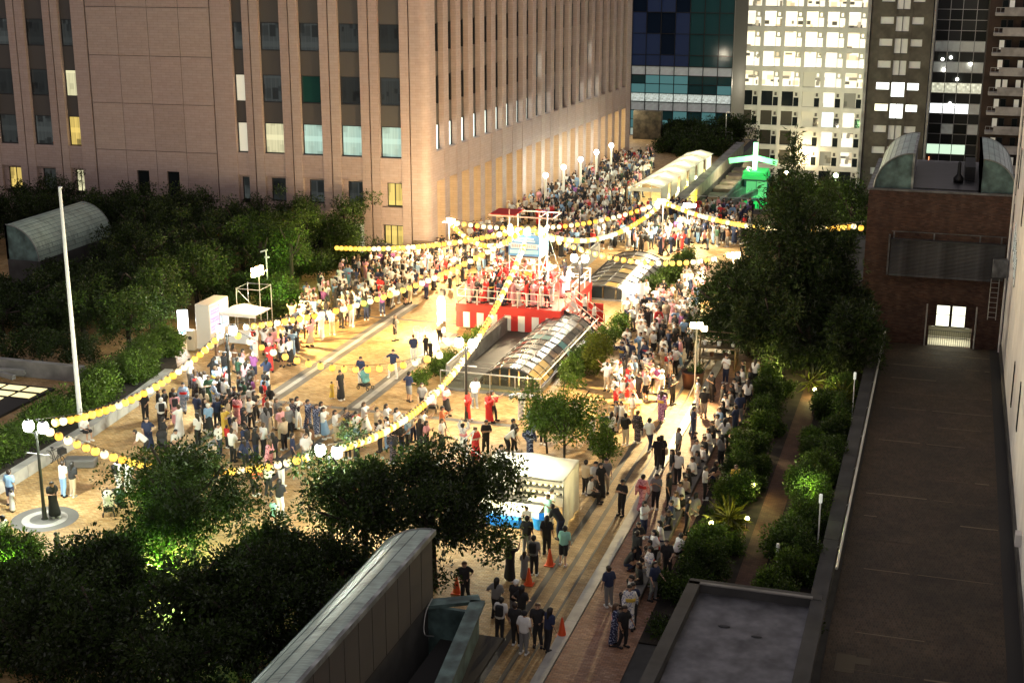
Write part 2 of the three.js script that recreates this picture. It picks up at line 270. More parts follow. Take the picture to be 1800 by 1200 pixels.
  const sb = (s0, s1, y0, y1, d0, d1) => bb(d0, d1, y0, y1, -s1, -s0).applyMatrix4(mS);
  const lit = [1, 1, 1, 0.6, 1, 1, 1, 1, 1, 1, 1, 0, 0, 0, 1, 1, 1, 0, 0, 0, 0];
  const arc = glow(1, 0.68, 0.2, 1.7, { color: rgb(0.2, 0.15, 0.08) });
  for (let k = 0; k < 21; k++) {
    const s0 = 1.6 + 2.44 * k, s1 = s0 + 1.46, e = s0 + 2.44;
    obj('pier', [sb(s1, e - 0.04, 0, TOP, -0.75, 0)], FV(), B); obj('pier_edge', [sb(e - 0.04, e, 0, TOP, -0.75, -0.05)], M.groove, B);
    obj('panel', sb(s0 + 0.003, s1 - 0.003, 5.74, 7.95, -0.75, -0.03), F, B); obj('sill', sb(s0 + 0.003, s1 - 0.003, 7.95, 8.03, -0.5, -0.05), F, B);
    rows.forEach(([y0, y1], i) => {
      const yy = i ? y0 : 8.03, n = rows[i + 1]?.[0] ?? TOP, on = i === 0 ? lit[k] : (i === 1 && (k === 9 || k === 15) ? 1 : 0);
      const f = obj('window', [sb(s0 + 0.003, s0 + 0.08, yy, y1, -0.6, -0.42), sb(s1 - 0.08, s1 - 0.003, yy, y1, -0.6, -0.42), sb(s0 + 0.003, s1 - 0.003, y1 - 0.06, y1, -0.6, -0.43)], M.frame, B);
      obj('pane', sb(s0 + 0.08, s1 - 0.08, yy, y1, -0.56, -0.52), on ? litSide : M.darkGlass, f);
      obj('spandrel', sb(s0 + 0.003, s1 - 0.003, y1, n, -0.6, -0.44), M.spandrel, B);
    });
    const f = obj('window', [sb(s0 + 0.003, s1 - 0.003, 5.6, 5.74, -0.74, -0.5), sb(s0 + 0.003, s0 + 0.06, 0, 5.6, -0.74, -0.56)], M.frame, B);
    obj('pane', sb(s0 + 0.06, s1 - 0.003, 0, 5.6, -0.74, -0.7), arc, f);
  }
  obj('end_pier', sb(1.6 + 2.44 * 21, 53.6, 0, TOP, -0.75, 0), F, B);
  obj('roof_slab', [bb(-52, 2.2, TOP, TOP + 0.4, -20, -0.05), sb(0.8, 53.6, TOP, TOP + 0.4, -9, -0.05)], M.darkConcrete, B);
}
// ================= end building of brick with copper vaults =================
function quarterVault(name, label, x, z, turnLeft, L, R, y0, ribs, flatMat, group) { // vault along z: flat side on the high side, curved roof falling to the other
  const s = turnLeft ? -1 : 1, g = thing(name, label, 'vault', [x, y0, z], 0, group);
  const N = 16, P = []; for (let i = 0; i <= N; i++) { const a = i / N * Math.PI / 2; P.push([s * R * Math.sin(a), R * Math.cos(a)]); }
  const nP = ribs; // roof in seamed sheets running along the vault
  const mk = (a0, a1, r, z0, z1) => { const q = []; const c = (a, zz, rr) => [s * rr * Math.sin(a), rr * Math.cos(a), zz]; const k = 3; const pos = []; for (let i = 0; i < k; i++) { const b0 = a0 + (a1 - a0) * i / k, b1 = a0 + (a1 - a0) * (i + 1) / k; const A = c(b0, z0, r), Bq = c(b1, z0, r), C2 = c(b1, z1, r), D = c(b0, z1, r); pos.push(...A, ...Bq, ...C2, ...A, ...C2, ...D); } const gg = new THREE.BufferGeometry(); gg.setAttribute('position', new THREE.Float32BufferAttribute(pos, 3)); gg.computeVertexNormals(); const uv = []; for (let i = 0; i < pos.length; i += 3) uv.push(pos[i + 2], Math.atan2(pos[i] * s, pos[i + 1]) * R); gg.setAttribute('uv', new THREE.Float32BufferAttribute(uv, 2)); return gg; };
  for (let i = 0; i < nP; i++) { const a0 = i / nP * Math.PI / 2, a1 = (i + 1) / nP * Math.PI / 2; obj('roof_sheet', [mk(a0, a1 - 0.006, R - 0.004 * (i % 2), -L + 0.02, 0)], M.patina, g); }
  obj('seam', Array.from({ length: nP - 1 }, (_, i) => { const a = (i + 1) / nP * Math.PI / 2; return bar([s * R * Math.sin(a), R * Math.cos(a), 0], [s * R * Math.sin(a), R * Math.cos(a), -L], 0.014, 4); }), M.patinaDark, g);
  const sh = new THREE.Shape([new THREE.Vector2(0, 0), ...P.map((p) => new THREE.Vector2(p[0] * 0.985, p[1] * 0.985))]);
  for (const z of [-0.16, -L + 0.06]) obj('end_wall', clean(new THREE.ExtrudeGeometry(sh, { depth: 0.1, bevelEnabled: false }).translate(0, 0, z)), M.patinaDark, g);
  obj('end_trim', [tube(P.map((p) => [p[0], p[1], 0]), 0.045, 20, 5), tube(P.map((p) => [p[0], p[1], -L]), 0.045, 20, 5)], M.paleMetal, g);
  // flat side
  const n = Math.round(L / 1.05); obj('side_wall', bb(-0.06, 0.02, 0, R - 0.12, -L + 0.1, -0.1).scale(-s, 1, 1), M.groove, g);
  for (let i = 0; i < n; i++) { const z0 = -0.2 - i * (L - 0.4) / n; obj('side_panel', bb(0.02, 0.06, 0.1, R - 0.16, z0 - (L - 0.4) / n + 0.05, z0).scale(-s, 1, 1), flatMat, g); }
  obj('side_trim', [bb(0.0, 0.13, R - 0.16, R + 0.02, -L, 0), bb(0.0, 0.13, 0, R - 0.16, -0.2, 0)].map((q) => q.scale(-s, 1, 1)), M.paleMetal, g);
  return g;
}
for (const o of [0]) {
  const B = thing('brick_building', 'dark brown brick building with a lit doorway at the end of the terrace', 'building', [0, 0, -86]);
  const w = (x0, x1, y0, y1) => bb(x0, x1, y0, y1, -12, 0);
  obj('wall', [w(-4.3, -0.25, 0, 9.3), w(2.25, 3.88, 0, 9.3), w(-0.25, 2.25, 2.75, 9.3)], M.endBrick, B);
  obj('coping', bb(-4.4, 3.88, 9.3, 9.42, -12, 0.08), M.greyMetal, B);
  // porch recess with the lit window
  obj('porch_wall', [bb(-0.25, 2.25, 1.2, 2.75, -2.2, -2.0), bb(-0.25, 2.25, 0, 1.2, -2.6, -2.2)], plain(0.2, 0.19, 0.14, 0.8), B);
  obj('porch_floor', bb(-0.25, 2.25, 0.0, 0.05, -2.2, 0), plain(0.5, 0.48, 0.4, 0.7), B);
  for (const [a, b] of [[0.1, 0.94], [1.0, 1.84]]) { const f = obj('window', [bb(a, b, 1.2, 1.26, -0.12, -0.04), bb(a, b, 2.52, 2.58, -0.12, -0.04), bb(a, a + 0.05, 1.26, 2.52, -0.12, -0.04), bb(b - 0.05, b, 1.26, 2.52, -0.12, -0.04), bb(a, b, 1.95, 1.98, -0.1, -0.05)], M.frame, B); obj('pane', bb(a + 0.05, b - 0.05, 1.26, 2.52, -0.09, -0.07), glow(1, 0.97, 0.72, 1.1), f); }
  obj('lintel', [bb(-0.25, 0.1, 1.2, 2.75, -0.3, -0.1), bb(1.84, 2.25, 1.2, 2.75, -0.3, -0.1), bb(0.1, 1.84, 2.58, 2.75, -0.3, -0.1), bb(0.94, 1.0, 1.2, 2.58, -0.2, -0.1)], M.endBrick, B);
  const rl = new THREE.RectAreaLight(rgb(1, 0.95, 0.7), 6, 2.2, 0.5); rl.position.set(1, 1.12, -86.9); rl.lookAt(1, 0, -86.7); scene.add(rl);
  obj('lit_panel', bb(-0.1, 2.1, 1.14, 1.18, -1.25, -0.3), glow(1, 0.97, 0.72, 0.9), B);
  obj('railing', [bb(-0.25, 2.25, 0.98, 1.02, 0.02, 0.06), bb(-0.25, 2.25, 0.55, 0.58, 0.02, 0.06), ...Array.from({ length: 21 }, (_, i) => bb(-0.25 + i * 0.124, -0.23 + i * 0.124, 0.05, 0.98, 0.03, 0.05))], M.black, B);
  obj('doorpost', bar([-0.42, 0, 0.12], [-0.42, 2.6, 0.12], 0.05), M.whiteStone, B); obj('doorpost', bar([2.42, 0, 0.12], [2.42, 2.6, 0.12], 0.05), M.whiteStone, B);
  // sloping corrugated hood across the front
  const N = 26; const H = obj('hood', [beam([-2.8, 4.35, 0.55], [3.1, 4.35, 0.55], 0.06, 0.1), bb(-2.95, -2.85, 4.3, 6.7, -0.02, 0.5)], M.greyMetal, B);
  for (let i = 0; i < N; i++) { const y = 4.42 + i * 0.078; obj('slat', beam([-2.8, y, 0.52 - i * 0.015], [3.7, y, 0.52 - i * 0.015], 0.07, 0.05), M.greyMetal, H); }
  obj('railing', [beam([-2.8, 6.9, 0.1], [3.7, 6.9, 0.1], 0.06, 0.05), ...[-2.7, -0.4, 2.2, 3.4].map((x) => bb(x, x + 0.08, 6.45, 6.9, 0.05, 0.14))], M.greyMetal, B);
  obj('shelf', bb(-2.8, 3.7, 6.42, 6.48, -0.02, 0.4), M.darkConcrete, B);
  for (let i = 0; i < 2; i++) { const l = [3.05, 3.5][i]; obj('ladder_rail', bar([l, 2.0, 0.5], [l, 4.5, 0.6], 0.025), M.steel, B); }
  for (let i = 0; i < 8; i++) obj('ladder_rung', bar([3.05, 2.15 + i * 0.3, 0.5], [3.5, 2.15 + i * 0.3, 0.5], 0.016), M.steel, B);
  obj('equipment_box', new RoundedBoxGeometry(0.8, 1.1, 0.4, 2, 0.04).translate(3.45, 5.2, 0.75), M.greyMetal, B);
  obj('flat_roof', bb(-1.8, 1.9, 9.42, 9.5, -11, -0.3), mat({ color: rgb(0.04, 0.04, 0.042), roughness: 0.35, map: mottle2 }), B);
  obj('roof_vent', [lathe([[0.05, 0], [0.3, 0.02], [0.32, 0.25], [0.12, 0.5], [0.1, 1.2], [0.06, 1.24]], 10).translate(0.75, 9.5, -3)], M.black, B);
  obj('service_box', bb(1.1, 1.7, 9.5, 10.3, -8, -4), M.darkConcrete, B);
}
quarterVault('copper_vault', 'green copper quarter vault on the brick building, curving down to the left', -1.93, -86.1, true, 9.5, 2.1, 9.42, 9, M.greyMetal);
quarterVault('copper_vault', 'green copper quarter vault on the brick building, curving down to the right', 2.02, -86.1, false, 9.5, 1.95, 9.42, 9, M.greyMetal);
quarterVault('copper_vault', 'long green copper quarter vault in the dark trees behind the white flagpole', -60.6, -79.9, false, 8.9, 2.4, 2.6, 12, M.louvre);
quarterVault('copper_vault', 'weathered copper quarter vault with brown louvre side beside the near dark trees', -15.3, -18.6, true, 22, 2.45, 2.55, 8, M.louvre);
{
  const b = thing('vault_base', 'low teal metal ledge and dark box below the near copper vault', 'base', [-15.3, 0, -40.6]);
  obj('wall', bb(-2.5, -0.02, 0, 2.5, 0.02, 22), M.darkConcrete, b);
  obj('coping', [beam([-0.1, 2.5, 0.5], [1.5, 2.5, -0.4], 0.5, 0.12), beam([1.5, 2.5, -0.2], [2.6, 2.5, 8], 0.5, 0.12)], M.patinaDark, b);
  obj('well_floor', bb(0.4, 2.4, 1.2, 1.3, -0.2, 10), M.groove, b); obj('well_wall', [bb(-0.3, 1.4, 0, 2.44, 0.35, 0.5), beam([1.5, 1.25, 0], [2.6, 1.25, 8], 0.2, 2.4)], M.patinaDark, b);
  obj('cable', tube([[0.1, 2.7, 0.4], [0.05, 2.4, 0.9], [0.2, 1.9, 1.4], [0.4, 1.7, 1.1]], 0.02), M.steel, b);
}
for (const v of [[-60.6, -79.9, 8.9], [0, 0, 0]]) if (v[2]) { const b = thing('vault_base', 'dark concrete base under the copper vault among the left trees', 'base', [v[0], 0, v[1]]); obj('wall', bb(-0.1, 2.45, 0, 2.6, -v[2], 0), M.darkConcrete, b); }
// small grey roof at the bottom right
{
  const r = thing('flat_roof', 'small grey membrane roof with dark stone parapet beside the garden', 'roof', [-5, 0, -44.1]);
  obj('roof_membrane', bb(-2.0, 1.9, 0, 2.28, -0.1, 16), mat({ map: mottle2, color: rgb(0.2, 0.2, 0.215), roughness: 0.8, roughnessMap: mottle }), r);
  obj('parapet', [beam([-2.1, 2.4, -0.2], [-2.5, 2.4, 16], 0.42, 0.4), beam([-2.3, 2.4, -0.2], [2.2, 2.4, -0.2], 0.4, 0.4), beam([2.1, 2.4, 0], [2.1, 2.4, 16], 0.5, 0.36)], M.darkConcrete, r);
  obj('parapet_lip', beam([-1.9, 2.62, -0.05], [1.9, 2.62, -0.05], 0.14, 0.05), M.concrete, r);
  obj('drain', [ball(-0.7, 2.29, 2.2, 0.13, 1.6, 0.3, 0.8), ball(0.4, 2.29, 2.6, 0.1, 1.8, 0.3, 0.8)], M.black, r);
}
// white tower wall close on the right
{
  const w = thing('white_building', 'tall pale building wall with narrow slot windows along the brick terrace', 'building', [3.95, 0, -60]);
  const ZN = 40, ZF = -26, pit = 1.1;
  for (let r = 0; r < 7; r++) for (let i = 0; i < 11; i++) { const y0 = 0.5 + r * 3.9, z1 = ZN - i * 6; obj('panel', bb(0.02 + 0.012 * hash(i, r, 5), 0.5, y0 + 0.015, y0 + 3.885, z1 - 5.98, z1), M.whiteWall, w); }
  obj('core_wall', bb(0.3, 10, 0, 28, ZF, ZN), M.darkConcrete, w); obj('plinth', bb(-0.08, 0.3, 0, 0.5, ZF, ZN), M.darkStone, w);
  const lw = glow(0.95, 1, 0.85, 1.1);
  [[-22.6, 6.9], [-21.3, 6.6], [-20.2, 6.4], [-19.2, 6.1], [-18.2, 5.9]].forEach(([z, y]) => { const f = obj('window', [bb(-0.02, 0.02, y - 0.05, y + 1.5, z - 0.05, z), bb(-0.02, 0.02, y - 0.05, y + 1.5, z + 0.34, z + 0.39), bb(-0.02, 0.02, y - 0.05, y, z - 0.05, z + 0.39)], M.frame, w); obj('pane', bb(-0.01, 0.015, y, y + 1.45, z, z + 0.34), lw, f); });
  for (const [z, y] of [[-24, 10.2], [-17, 9.4], [-10, 1.8], [-4, 2.6]]) { const f = obj('window', [bb(-0.02, 0.02, y - 0.05, y + 2.2, z - 0.05, z), bb(-0.02, 0.02, y - 0.05, y, z - 0.05, z + 0.34)], M.frame, w); obj('pane', bb(-0.01, 0.015, y, y + 2.1, z, z + 0.3), M.darkGlass, f); }
  obj('downpipe', bar([-0.1, 0, -25.6], [-0.1, 27, -25.6], 0.07), M.whiteWall, w); obj('meter_box', bb(-0.2, 0.02, 1.0, 1.5, 5.2, 5.7), M.whiteWall, w);
}
// rooms seen through far windows: ceiling lights, blinds, shelves
function officeTex(seed) { const cv = document.createElement('canvas'); cv.width = cv.height = 64; const c = cv.getContext('2d'), r = rng(seed); c.fillStyle = '#e4e0d4'; c.fillRect(0, 0, 64, 64); for (let i = 0; i < 5; i++) { c.fillStyle = '#ffffff'; c.fillRect(r() * 64, r() * 18, 8 + r() * 16, 3); } for (let i = 0; i < 9; i++) { c.fillStyle = ['#c8b8a0', '#6a6458', '#2e2a26', '#a89c88', '#fff4dc'][Math.floor(r() * 5)]; c.fillRect(r() * 64, 30 + r() * 26, 4 + r() * 12, 4 + r() * 14); } const t = new THREE.CanvasTexture(cv); t.colorSpace = THREE.SRGBColorSpace; t.wrapS = t.wrapT = THREE.RepeatWrapping; t.magFilter = THREE.LinearFilter; t.repeat.set(1 / 5.3, 1 / 4.1); return t; }
// ================= far buildings beyond the plaza =================
{
  const z = -232, B = thing('office_block', 'white office block with a grid of large lit and dark square windows', 'building', [-25, -20, z]);
  // photograph columns and rows measured on the facade plane
  const W = M.facade, wall = mat({ map: softMottle, color: rgb(0.66, 0.65, 0.58), roughness: 0.8 });
  const px = 3.27, py = 3.13, X0 = -8.11, Y0 = 1.14, NC = 6, NR = 13;
  obj('core_wall', bb(X0 - 2, X0 + NC * px + 1, 0, 47, -12, -0.5), M.groove, B);
  for (let c = 0; c <= NC; c++) obj('column', bb(X0 + c * px - (c ? 0.28 : 1.6), X0 + c * px + 0.28, 0, 47, -0.6, 0), wall, B);
  for (let r = 0; r <= NR; r++) obj('beam', bb(X0 - 1, X0 + NC * px, Y0 + r * py - 0.42, Y0 + r * py + 0.3, -0.6, -0.02), wall, B);
  const warm = [1, 2, 3, 4].map((i) => glow(1, 0.96 - i * 0.015, 0.84 - i * 0.05, 0.8 + 0.14 * i, { color: rgb(0.1, 0.1, 0.09), emissiveMap: officeTex(60 + i) })), dim = [0, 1, 2].map((i) => glow(0.7, 0.66, 0.48, 0.06 + 0.08 * i, { color: rgb(0.08, 0.08, 0.07), emissiveMap: officeTex(70 + i) })), greyRoom = [0, 1, 2].map((i) => plain(0.035 + 0.03 * i, 0.032 + 0.028 * i, 0.026 + 0.022 * i, 0.2)), blind = plain(0.62, 0.6, 0.52, 0.8), mint = glow(0.6, 0.85, 1, 0.6);
  for (let c = 0; c < NC; c++) for (let r = 0; r < NR; r++) {
    const x0 = X0 + c * px + 0.28, x1 = X0 + (c + 1) * px - 0.28, y0 = Y0 + r * py + 0.3, y1 = Y0 + (r + 1) * py - 0.42, h = hash(c, r, 5);
    let m = r >= 6 ? warm[Math.floor(h * 4)] : M.darkGlass; if (c < 3 && r < 5) m = r < 2 ? M.darkGlass : greyRoom[r % 3]; if (c >= 4 && r < 6 && r > 1) m = h < 0.6 ? dim[Math.floor(h * 5)] : warm[0]; if (c === 5 && r === 4) m = warm[0];
    if (c === 4 && r === 4) m = mint;
    const xm = x0 + (x1 - x0) * 0.68;
    const f = obj('window', [bb(xm - 0.04, xm + 0.04, y0, y1, -0.4, -0.22), bb(xm + 0.04, x1, y1 - 0.95, y1 - 0.87, -0.4, -0.22), bb(x0, x1, y0, y0 + 0.07, -0.4, -0.2)], wall, B);
    obj('pane', bb(x0, xm - 0.04, y0 + 0.07, y1, -0.38, -0.34), c === 3 && r < 7 ? blind : m, f); obj('pane', bb(xm + 0.04, x1, y0 + 0.07, y1 - 0.95, -0.38, -0.34), r >= 6 ? m : M.darkGlass, f);
    obj('vent_panel', [bb(xm + 0.04, x1, y1 - 0.87, y1, -0.34, -0.24)], wall, f); obj('vent', bb(xm + 0.25, x1 - 0.25, y1 - 0.72, y1 - 0.18, -0.24, -0.2), r >= 6 ? m : M.spandrel, f);
  }
  obj('corner_pipe', [bb(X0 + NC * px + 0.3, X0 + NC * px + 0.85, 0, 47, -0.6, 0.1)], plain(0.03, 0.04, 0.22, 0.5), B); obj('side_fin', bb(X0 + NC * px + 0.86, X0 + NC * px + 1.2, 0, 47, -0.5, 0), wall, B);
  obj('roof_slab', bb(X0 - 2, X0 + NC * px + 1, 47, 47.5, -12, 0), M.concrete, B);
  obj('wall_lamp', [ball(X0 + 3.4 * px, Y0 + 2.75 * py, 0.35, 0.2)], glow(1, 0.85, 0.5, 9), B); lamp([-25 + X0 + 3.4 * px, -20 + Y0 + 2.75 * py, z + 1], WARM, 60, 0.2);
  obj('wall_lamp', [ball(X0 + 6.2 * px, Y0 + 1.6 * py, 0.35, 0.18)], glow(1, 0.85, 0.5, 9), B);
  for (const [x, y] of [[-27, 2], [-18, -8], [-10, -4]]) lamp([x, y, z + 14], WHITE, 95, 0.4);
}
{
  const z = -205, B = thing('glass_building', 'dark teal glass curtain wall building with one brightly lit floor', 'building', [-38, -8, z]);
  const X0 = -9.2, NX = 8, DX = 2.1; obj('core_wall', bb(X0, X0 + NX * DX, 0, 30, -14, -0.4), M.groove, B);
  const rows = [3.3, 4.4, 5.7, 6.98, 8.25, 9.5, 10.85, 12.1, 13.4, 15, 18, 21, 24, 27, 30];
  const pale = glow(0.6, 0.8, 0.65, 0.2), lit = glow(0.86, 1, 0.88, 0.7, { emissiveMap: wornNoise(64, 8, 60, 255, 91) }), half = glow(0.6, 0.75, 0.65, 0.16, { emissiveMap: wornNoise(64, 6, 30, 255, 92) }), teal = mat({ color: rgb(0.03, 0.1, 0.1), roughness: 0.1 }), navy = mat({ color: rgb(0.01, 0.02, 0.04), roughness: 0.1 }), tealLit = glow(0.16, 0.42, 0.42, 0.2, { color: rgb(0.03, 0.06, 0.06) }), navyLit = glow(0.02, 0.05, 0.16, 0.07, { color: rgb(0.01, 0.018, 0.04) });
  for (let r = 0; r < rows.length - 1; r++) for (let c = 0; c < NX; c++) {
    const h = hash(c, r, 13); const m = r === 0 ? pale : r === 1 ? (h < 0.6 ? tealLit : teal) : r === 2 ? (h < 0.5 ? tealLit : teal) : r === 3 ? half : r === 4 ? lit : r === 5 || r === 6 ? (h < 0.4 ? tealLit : teal) : r === 7 ? half : (c < 5 ? (h < 0.85 ? navyLit : navy) : teal);
    obj('pane', bb(X0 + c * DX + 0.05, X0 + (c + 1) * DX - 0.05, rows[r] + 0.05, rows[r + 1] - 0.05, -0.2, -0.12), m, B);
  }
  obj('mullion', Array.from({ length: NX + 1 }, (_, c) => bb(X0 + c * DX - 0.05, X0 + c * DX + 0.05, 0, 30, -0.25, 0.04)), M.frame, B); obj('transom', rows.map((y) => bb(X0, X0 + NX * DX, y - 0.05, y + 0.05, -0.25, 0.02)), M.frame, B);
  obj('podium_wall', bb(X0 - 2, X0 + NX * DX + 2, -12, 3.24, -14, 1.2), mat({ map: mottle, color: rgb(0.1, 0.085, 0.07), roughness: 0.8 }), B);
}
{
  const z = -150, B = thing('apartment_tower', 'brown concrete tower with three columns of lit square windows', 'building', [-5.4, -20, z]);
  const wall = mat({ map: mottle, color: rgb(0.21, 0.185, 0.14), roughness: 0.85 }); obj('wall', bb(-3.0, 2.9, 0, 50, -10, -0.15), M.groove, B);
  const cols = [[-2.13, -0.85], [-0.62, 0.66], [0.93, 2.04]], y0 = 6.9, py = 2.17;
  const litW = glow(0.95, 1, 0.92, 1.3), litY = glow(1, 0.95, 0.65, 1.1), low = glow(0.6, 0.58, 0.45, 0.12,  { emissiveMap: wornNoise(64, 6, 40, 255, 95) }), wp = wall;
  obj('wall_strip', [[-3.0, -2.13], [-0.85, -0.62], [0.66, 0.93], [2.04, 2.9]].map(([a, b], i) => bb(a, b, 0, 50, -0.5, i === 1 || i === 2 ? 0.05 : 0)), wall, B);
  for (let r = 0; r < 18; r++) for (let c = 0; c < 3; c++) {
    const yb = y0 + r * py - (c === 1 ? 0.7 : 0), yt = yb + (c === 1 ? 1.5 : 0.76), next = y0 + (r + 1) * py - (c === 1 ? 0.7 : 0);
    obj('wall_strip', bb(cols[c][0], cols[c][1], yt, next, -0.5, -0.02), wall, B);
    const row = Math.round(r), m = row === 10 ? litW : row === 9 ? (c === 0 ? litY : litW) : low;
    const f = obj('window', [bb(cols[c][0], cols[c][1], yb, yb + 0.06, -0.2, -0.06), ...(c === 1 ? [bb(-0.02, 0.04, yb, yt, -0.2, -0.06)] : [])], M.frame, B); obj('pane', bb(cols[c][0], cols[c][1], yb + 0.06, yt, -0.18, -0.14), m, f);
  }
  obj('edge_fin', [bb(-3.4, -3.1, 0, 50, -2, 0.2)], M.whiteStone, B); obj('edge_fin', [bb(3.0, 3.2, 0, 50, -2, 0.2)], M.whiteStone, B);
}
{
  const z = -155, B = thing('glass_tower', 'narrow glass stair tower with white mullions between the brown and balconied towers', 'building', [0.4, -20, z]);
  obj('core_wall', bb(-2.9, 3.1, 0, 50, -10, -1.2), M.groove, B);
  const py = 1.06, cols = [-2.6, -1.3, -0.08, 1.3, 3.0], y0 = 12.06;
  const litC = glow(1, 1, 0.72, 0.8, { emissiveMap: wornNoise(64, 5, 90, 255, 97) }), litB = glow(0.95, 1, 1, 1.6, { emissiveMap: wornNoise(64, 7, 120, 255, 98) }), mintL = glow(0.62, 0.85, 0.62, 0.6), greys = [0, 1, 2].map((i) => mat({ color: rgb(0.03 + 0.02 * i, 0.034 + 0.02 * i, 0.03 + 0.02 * i), roughness: 0.12 })), dimG = glow(0.45, 0.5, 0.42, 0.25, { emissiveMap: wornNoise(64, 6, 20, 255, 99) });
  for (let r = 0; r < 30; r++) for (let c = 0; c < 4; c++) { const yy = y0 + (r - 1) * py, h = hash(c, r, 17); let m = greys[Math.floor(h * 3)]; if (r === 10 && c < 3) m = mintL; if (r === 14) m = c < 3 ? litB : dimG; if (r === 16) m = litC; if (r === 18 && h > 0.4) m = dimG; if (r === 12 && h > 0.5) m = dimG; if (r === 20) m = dimG; obj('pane', bb(cols[c] + 0.04, cols[c + 1] - 0.04, yy + 0.04, yy + py - 0.04, -0.3, -0.25), m, B); }
  obj('mullion', cols.map((x) => bb(x - 0.03, x + 0.03, y0 - py, y0 + 29 * py, -0.34, -0.18)), M.steel, B); obj('transom', Array.from({ length: 30 }, (_, r) => bb(-2.6, 3.0, y0 + (r - 1) * py - 0.03, y0 + (r - 1) * py + 0.03, -0.34, -0.2)), M.steel, B);
  for (const [x, y] of [[-1.7, 31.4], [-0.1, 29.4], [1.1, 31.0], [-1.5, 30.3], [-0.6, 26.9], [-0.9, 31.6]]) obj('ceiling_lamp', ball(x, y, -0.15, 0.16), glow(1, 1, 0.9, 5), B);
  obj('edge_fin', [bb(-3.1, -2.9, 0, 50, -2, 0.1)], M.whiteStone, B); obj('light_strip', bb(-2.3, -2.24, 20.2, 21.3, -0.1, -0.05), glow(1, 0.3, 0.12, 2), B);
}
{
  const z = -142, B = thing('balcony_building', 'dark apartment building with stacked white balconies behind the copper vaults', 'building', [4.9, -20, z]);
  obj('wall', bb(-2.2, 8, 0, 45, -10, -1.4), mat({ map: mottle, color: rgb(0.075, 0.045, 0.03), roughness: 0.85 }), B);
  const py = 1.83, w = mat({ map: mottle, color: rgb(0.62, 0.58, 0.52), roughness: 0.8 });
  for (let r = 0; r < 18; r++) {
    const y = 5.45 + r * py, b = obj('balcony', [bb(-1.72, 8, y, y + 0.26, -1.4, 0.1), bb(-0.95, 8, y + 0.26, y + 0.78, -0.05, 0.08)], w, B);
    obj('railing', [bb(-1.7, -0.9, y + 0.72, y + 0.76, -0.02, 0.02), bb(-1.7, -1.66, y + 0.26, y + 0.72, -0.02, 0.02), bb(-1.3, -1.27, y + 0.26, y + 0.72, -0.02, 0.02)], M.steel, b);
    for (const [a, c] of [[-1.1, -0.65], [-0.5, -0.05], [0.7, 1.15], [1.4, 1.9]]) { const f = obj('window', [bb(a - 0.04, a, y + 0.5, y + 1.4, -1.42, -1.34), bb(c, c + 0.04, y + 0.5, y + 1.4, -1.42, -1.34), bb(a - 0.04, c + 0.04, y + 1.36, y + 1.42, -1.42, -1.34)], M.frame, B); obj('pane', bb(a, c, y + 0.5, y + 1.4, -1.38, -1.36), hash(r, Math.round(a * 10)) > 0.45 ? glow(0.55, 0.52, 0.42, 0.16) : M.darkGlass, f); }
  }
}
// ================= vegetation =================
function leafClump(seed, n, R, L, w) { // n bent leaves spread through a ball of radius R
  const r = rng(seed), pos = [], nor = [], v = V(0, 0, 0);
  for (let i = 0; i < n; i++) {
    const d = V(r() - 0.5, r() - 0.5, r() - 0.5).normalize(), c = d.clone().multiplyScalar(R * Math.cbrt(r())), out = d.clone().add(V(r() - 0.5, r() * 0.5, r() - 0.5)).normalize();
    const side = V(r() - 0.5, r() - 0.5, r() - 0.5).cross(out).normalize(), l = L * (0.7 + 0.6 * r()), ww = w * (0.7 + 0.6 * r()), n2 = side.clone().cross(out).normalize(), m = c.clone().addScaledVector(out, l * 0.5).addScaledVector(n2, l * 0.12), t = c.clone().addScaledVector(out, l);
    const a = m.clone().addScaledVector(side, ww), b = m.clone().addScaledVector(side, -ww);
    for (const q of [c, a, t, c, t, b]) { pos.push(q.x, q.y, q.z); v.copy(n2).lerp(d, 0.6).normalize(); nor.push(v.x, v.y, v.z); }
  }
  const g = new THREE.BufferGeometry(); g.setAttribute('position', new THREE.Float32BufferAttribute(pos, 3)); g.setAttribute('normal', new THREE.Float32BufferAttribute(nor, 3)); return g;
}
const CLUMP = { broad: [1, 2, 3].map((s) => leafClump(s, 30, 0.36, 0.15, 0.04)), fine: [4, 5].map((s) => leafClump(s, 26, 0.26, 0.13, 0.03)), needle: [6, 7].map((s) => leafClump(s, 26, 0.36, 0.28, 0.03)), box: [8, 9].map((s) => leafClump(s, 26, 0.2, 0.09, 0.03)), blade: [10].map((s) => leafClump(s, 16, 0.12, 0.6, 0.022)) };
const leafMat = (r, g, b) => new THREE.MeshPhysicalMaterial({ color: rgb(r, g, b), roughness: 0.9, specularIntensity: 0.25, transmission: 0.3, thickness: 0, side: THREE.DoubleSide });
const LEAF = { dark: leafMat(0.034, 0.058, 0.012), mid: leafMat(0.05, 0.092, 0.014), light: leafMat(0.085, 0.15, 0.02), yellow: leafMat(0.14, 0.16, 0.02), pine: leafMat(0.036, 0.062, 0.015), deep: leafMat(0.032, 0.055, 0.011) };
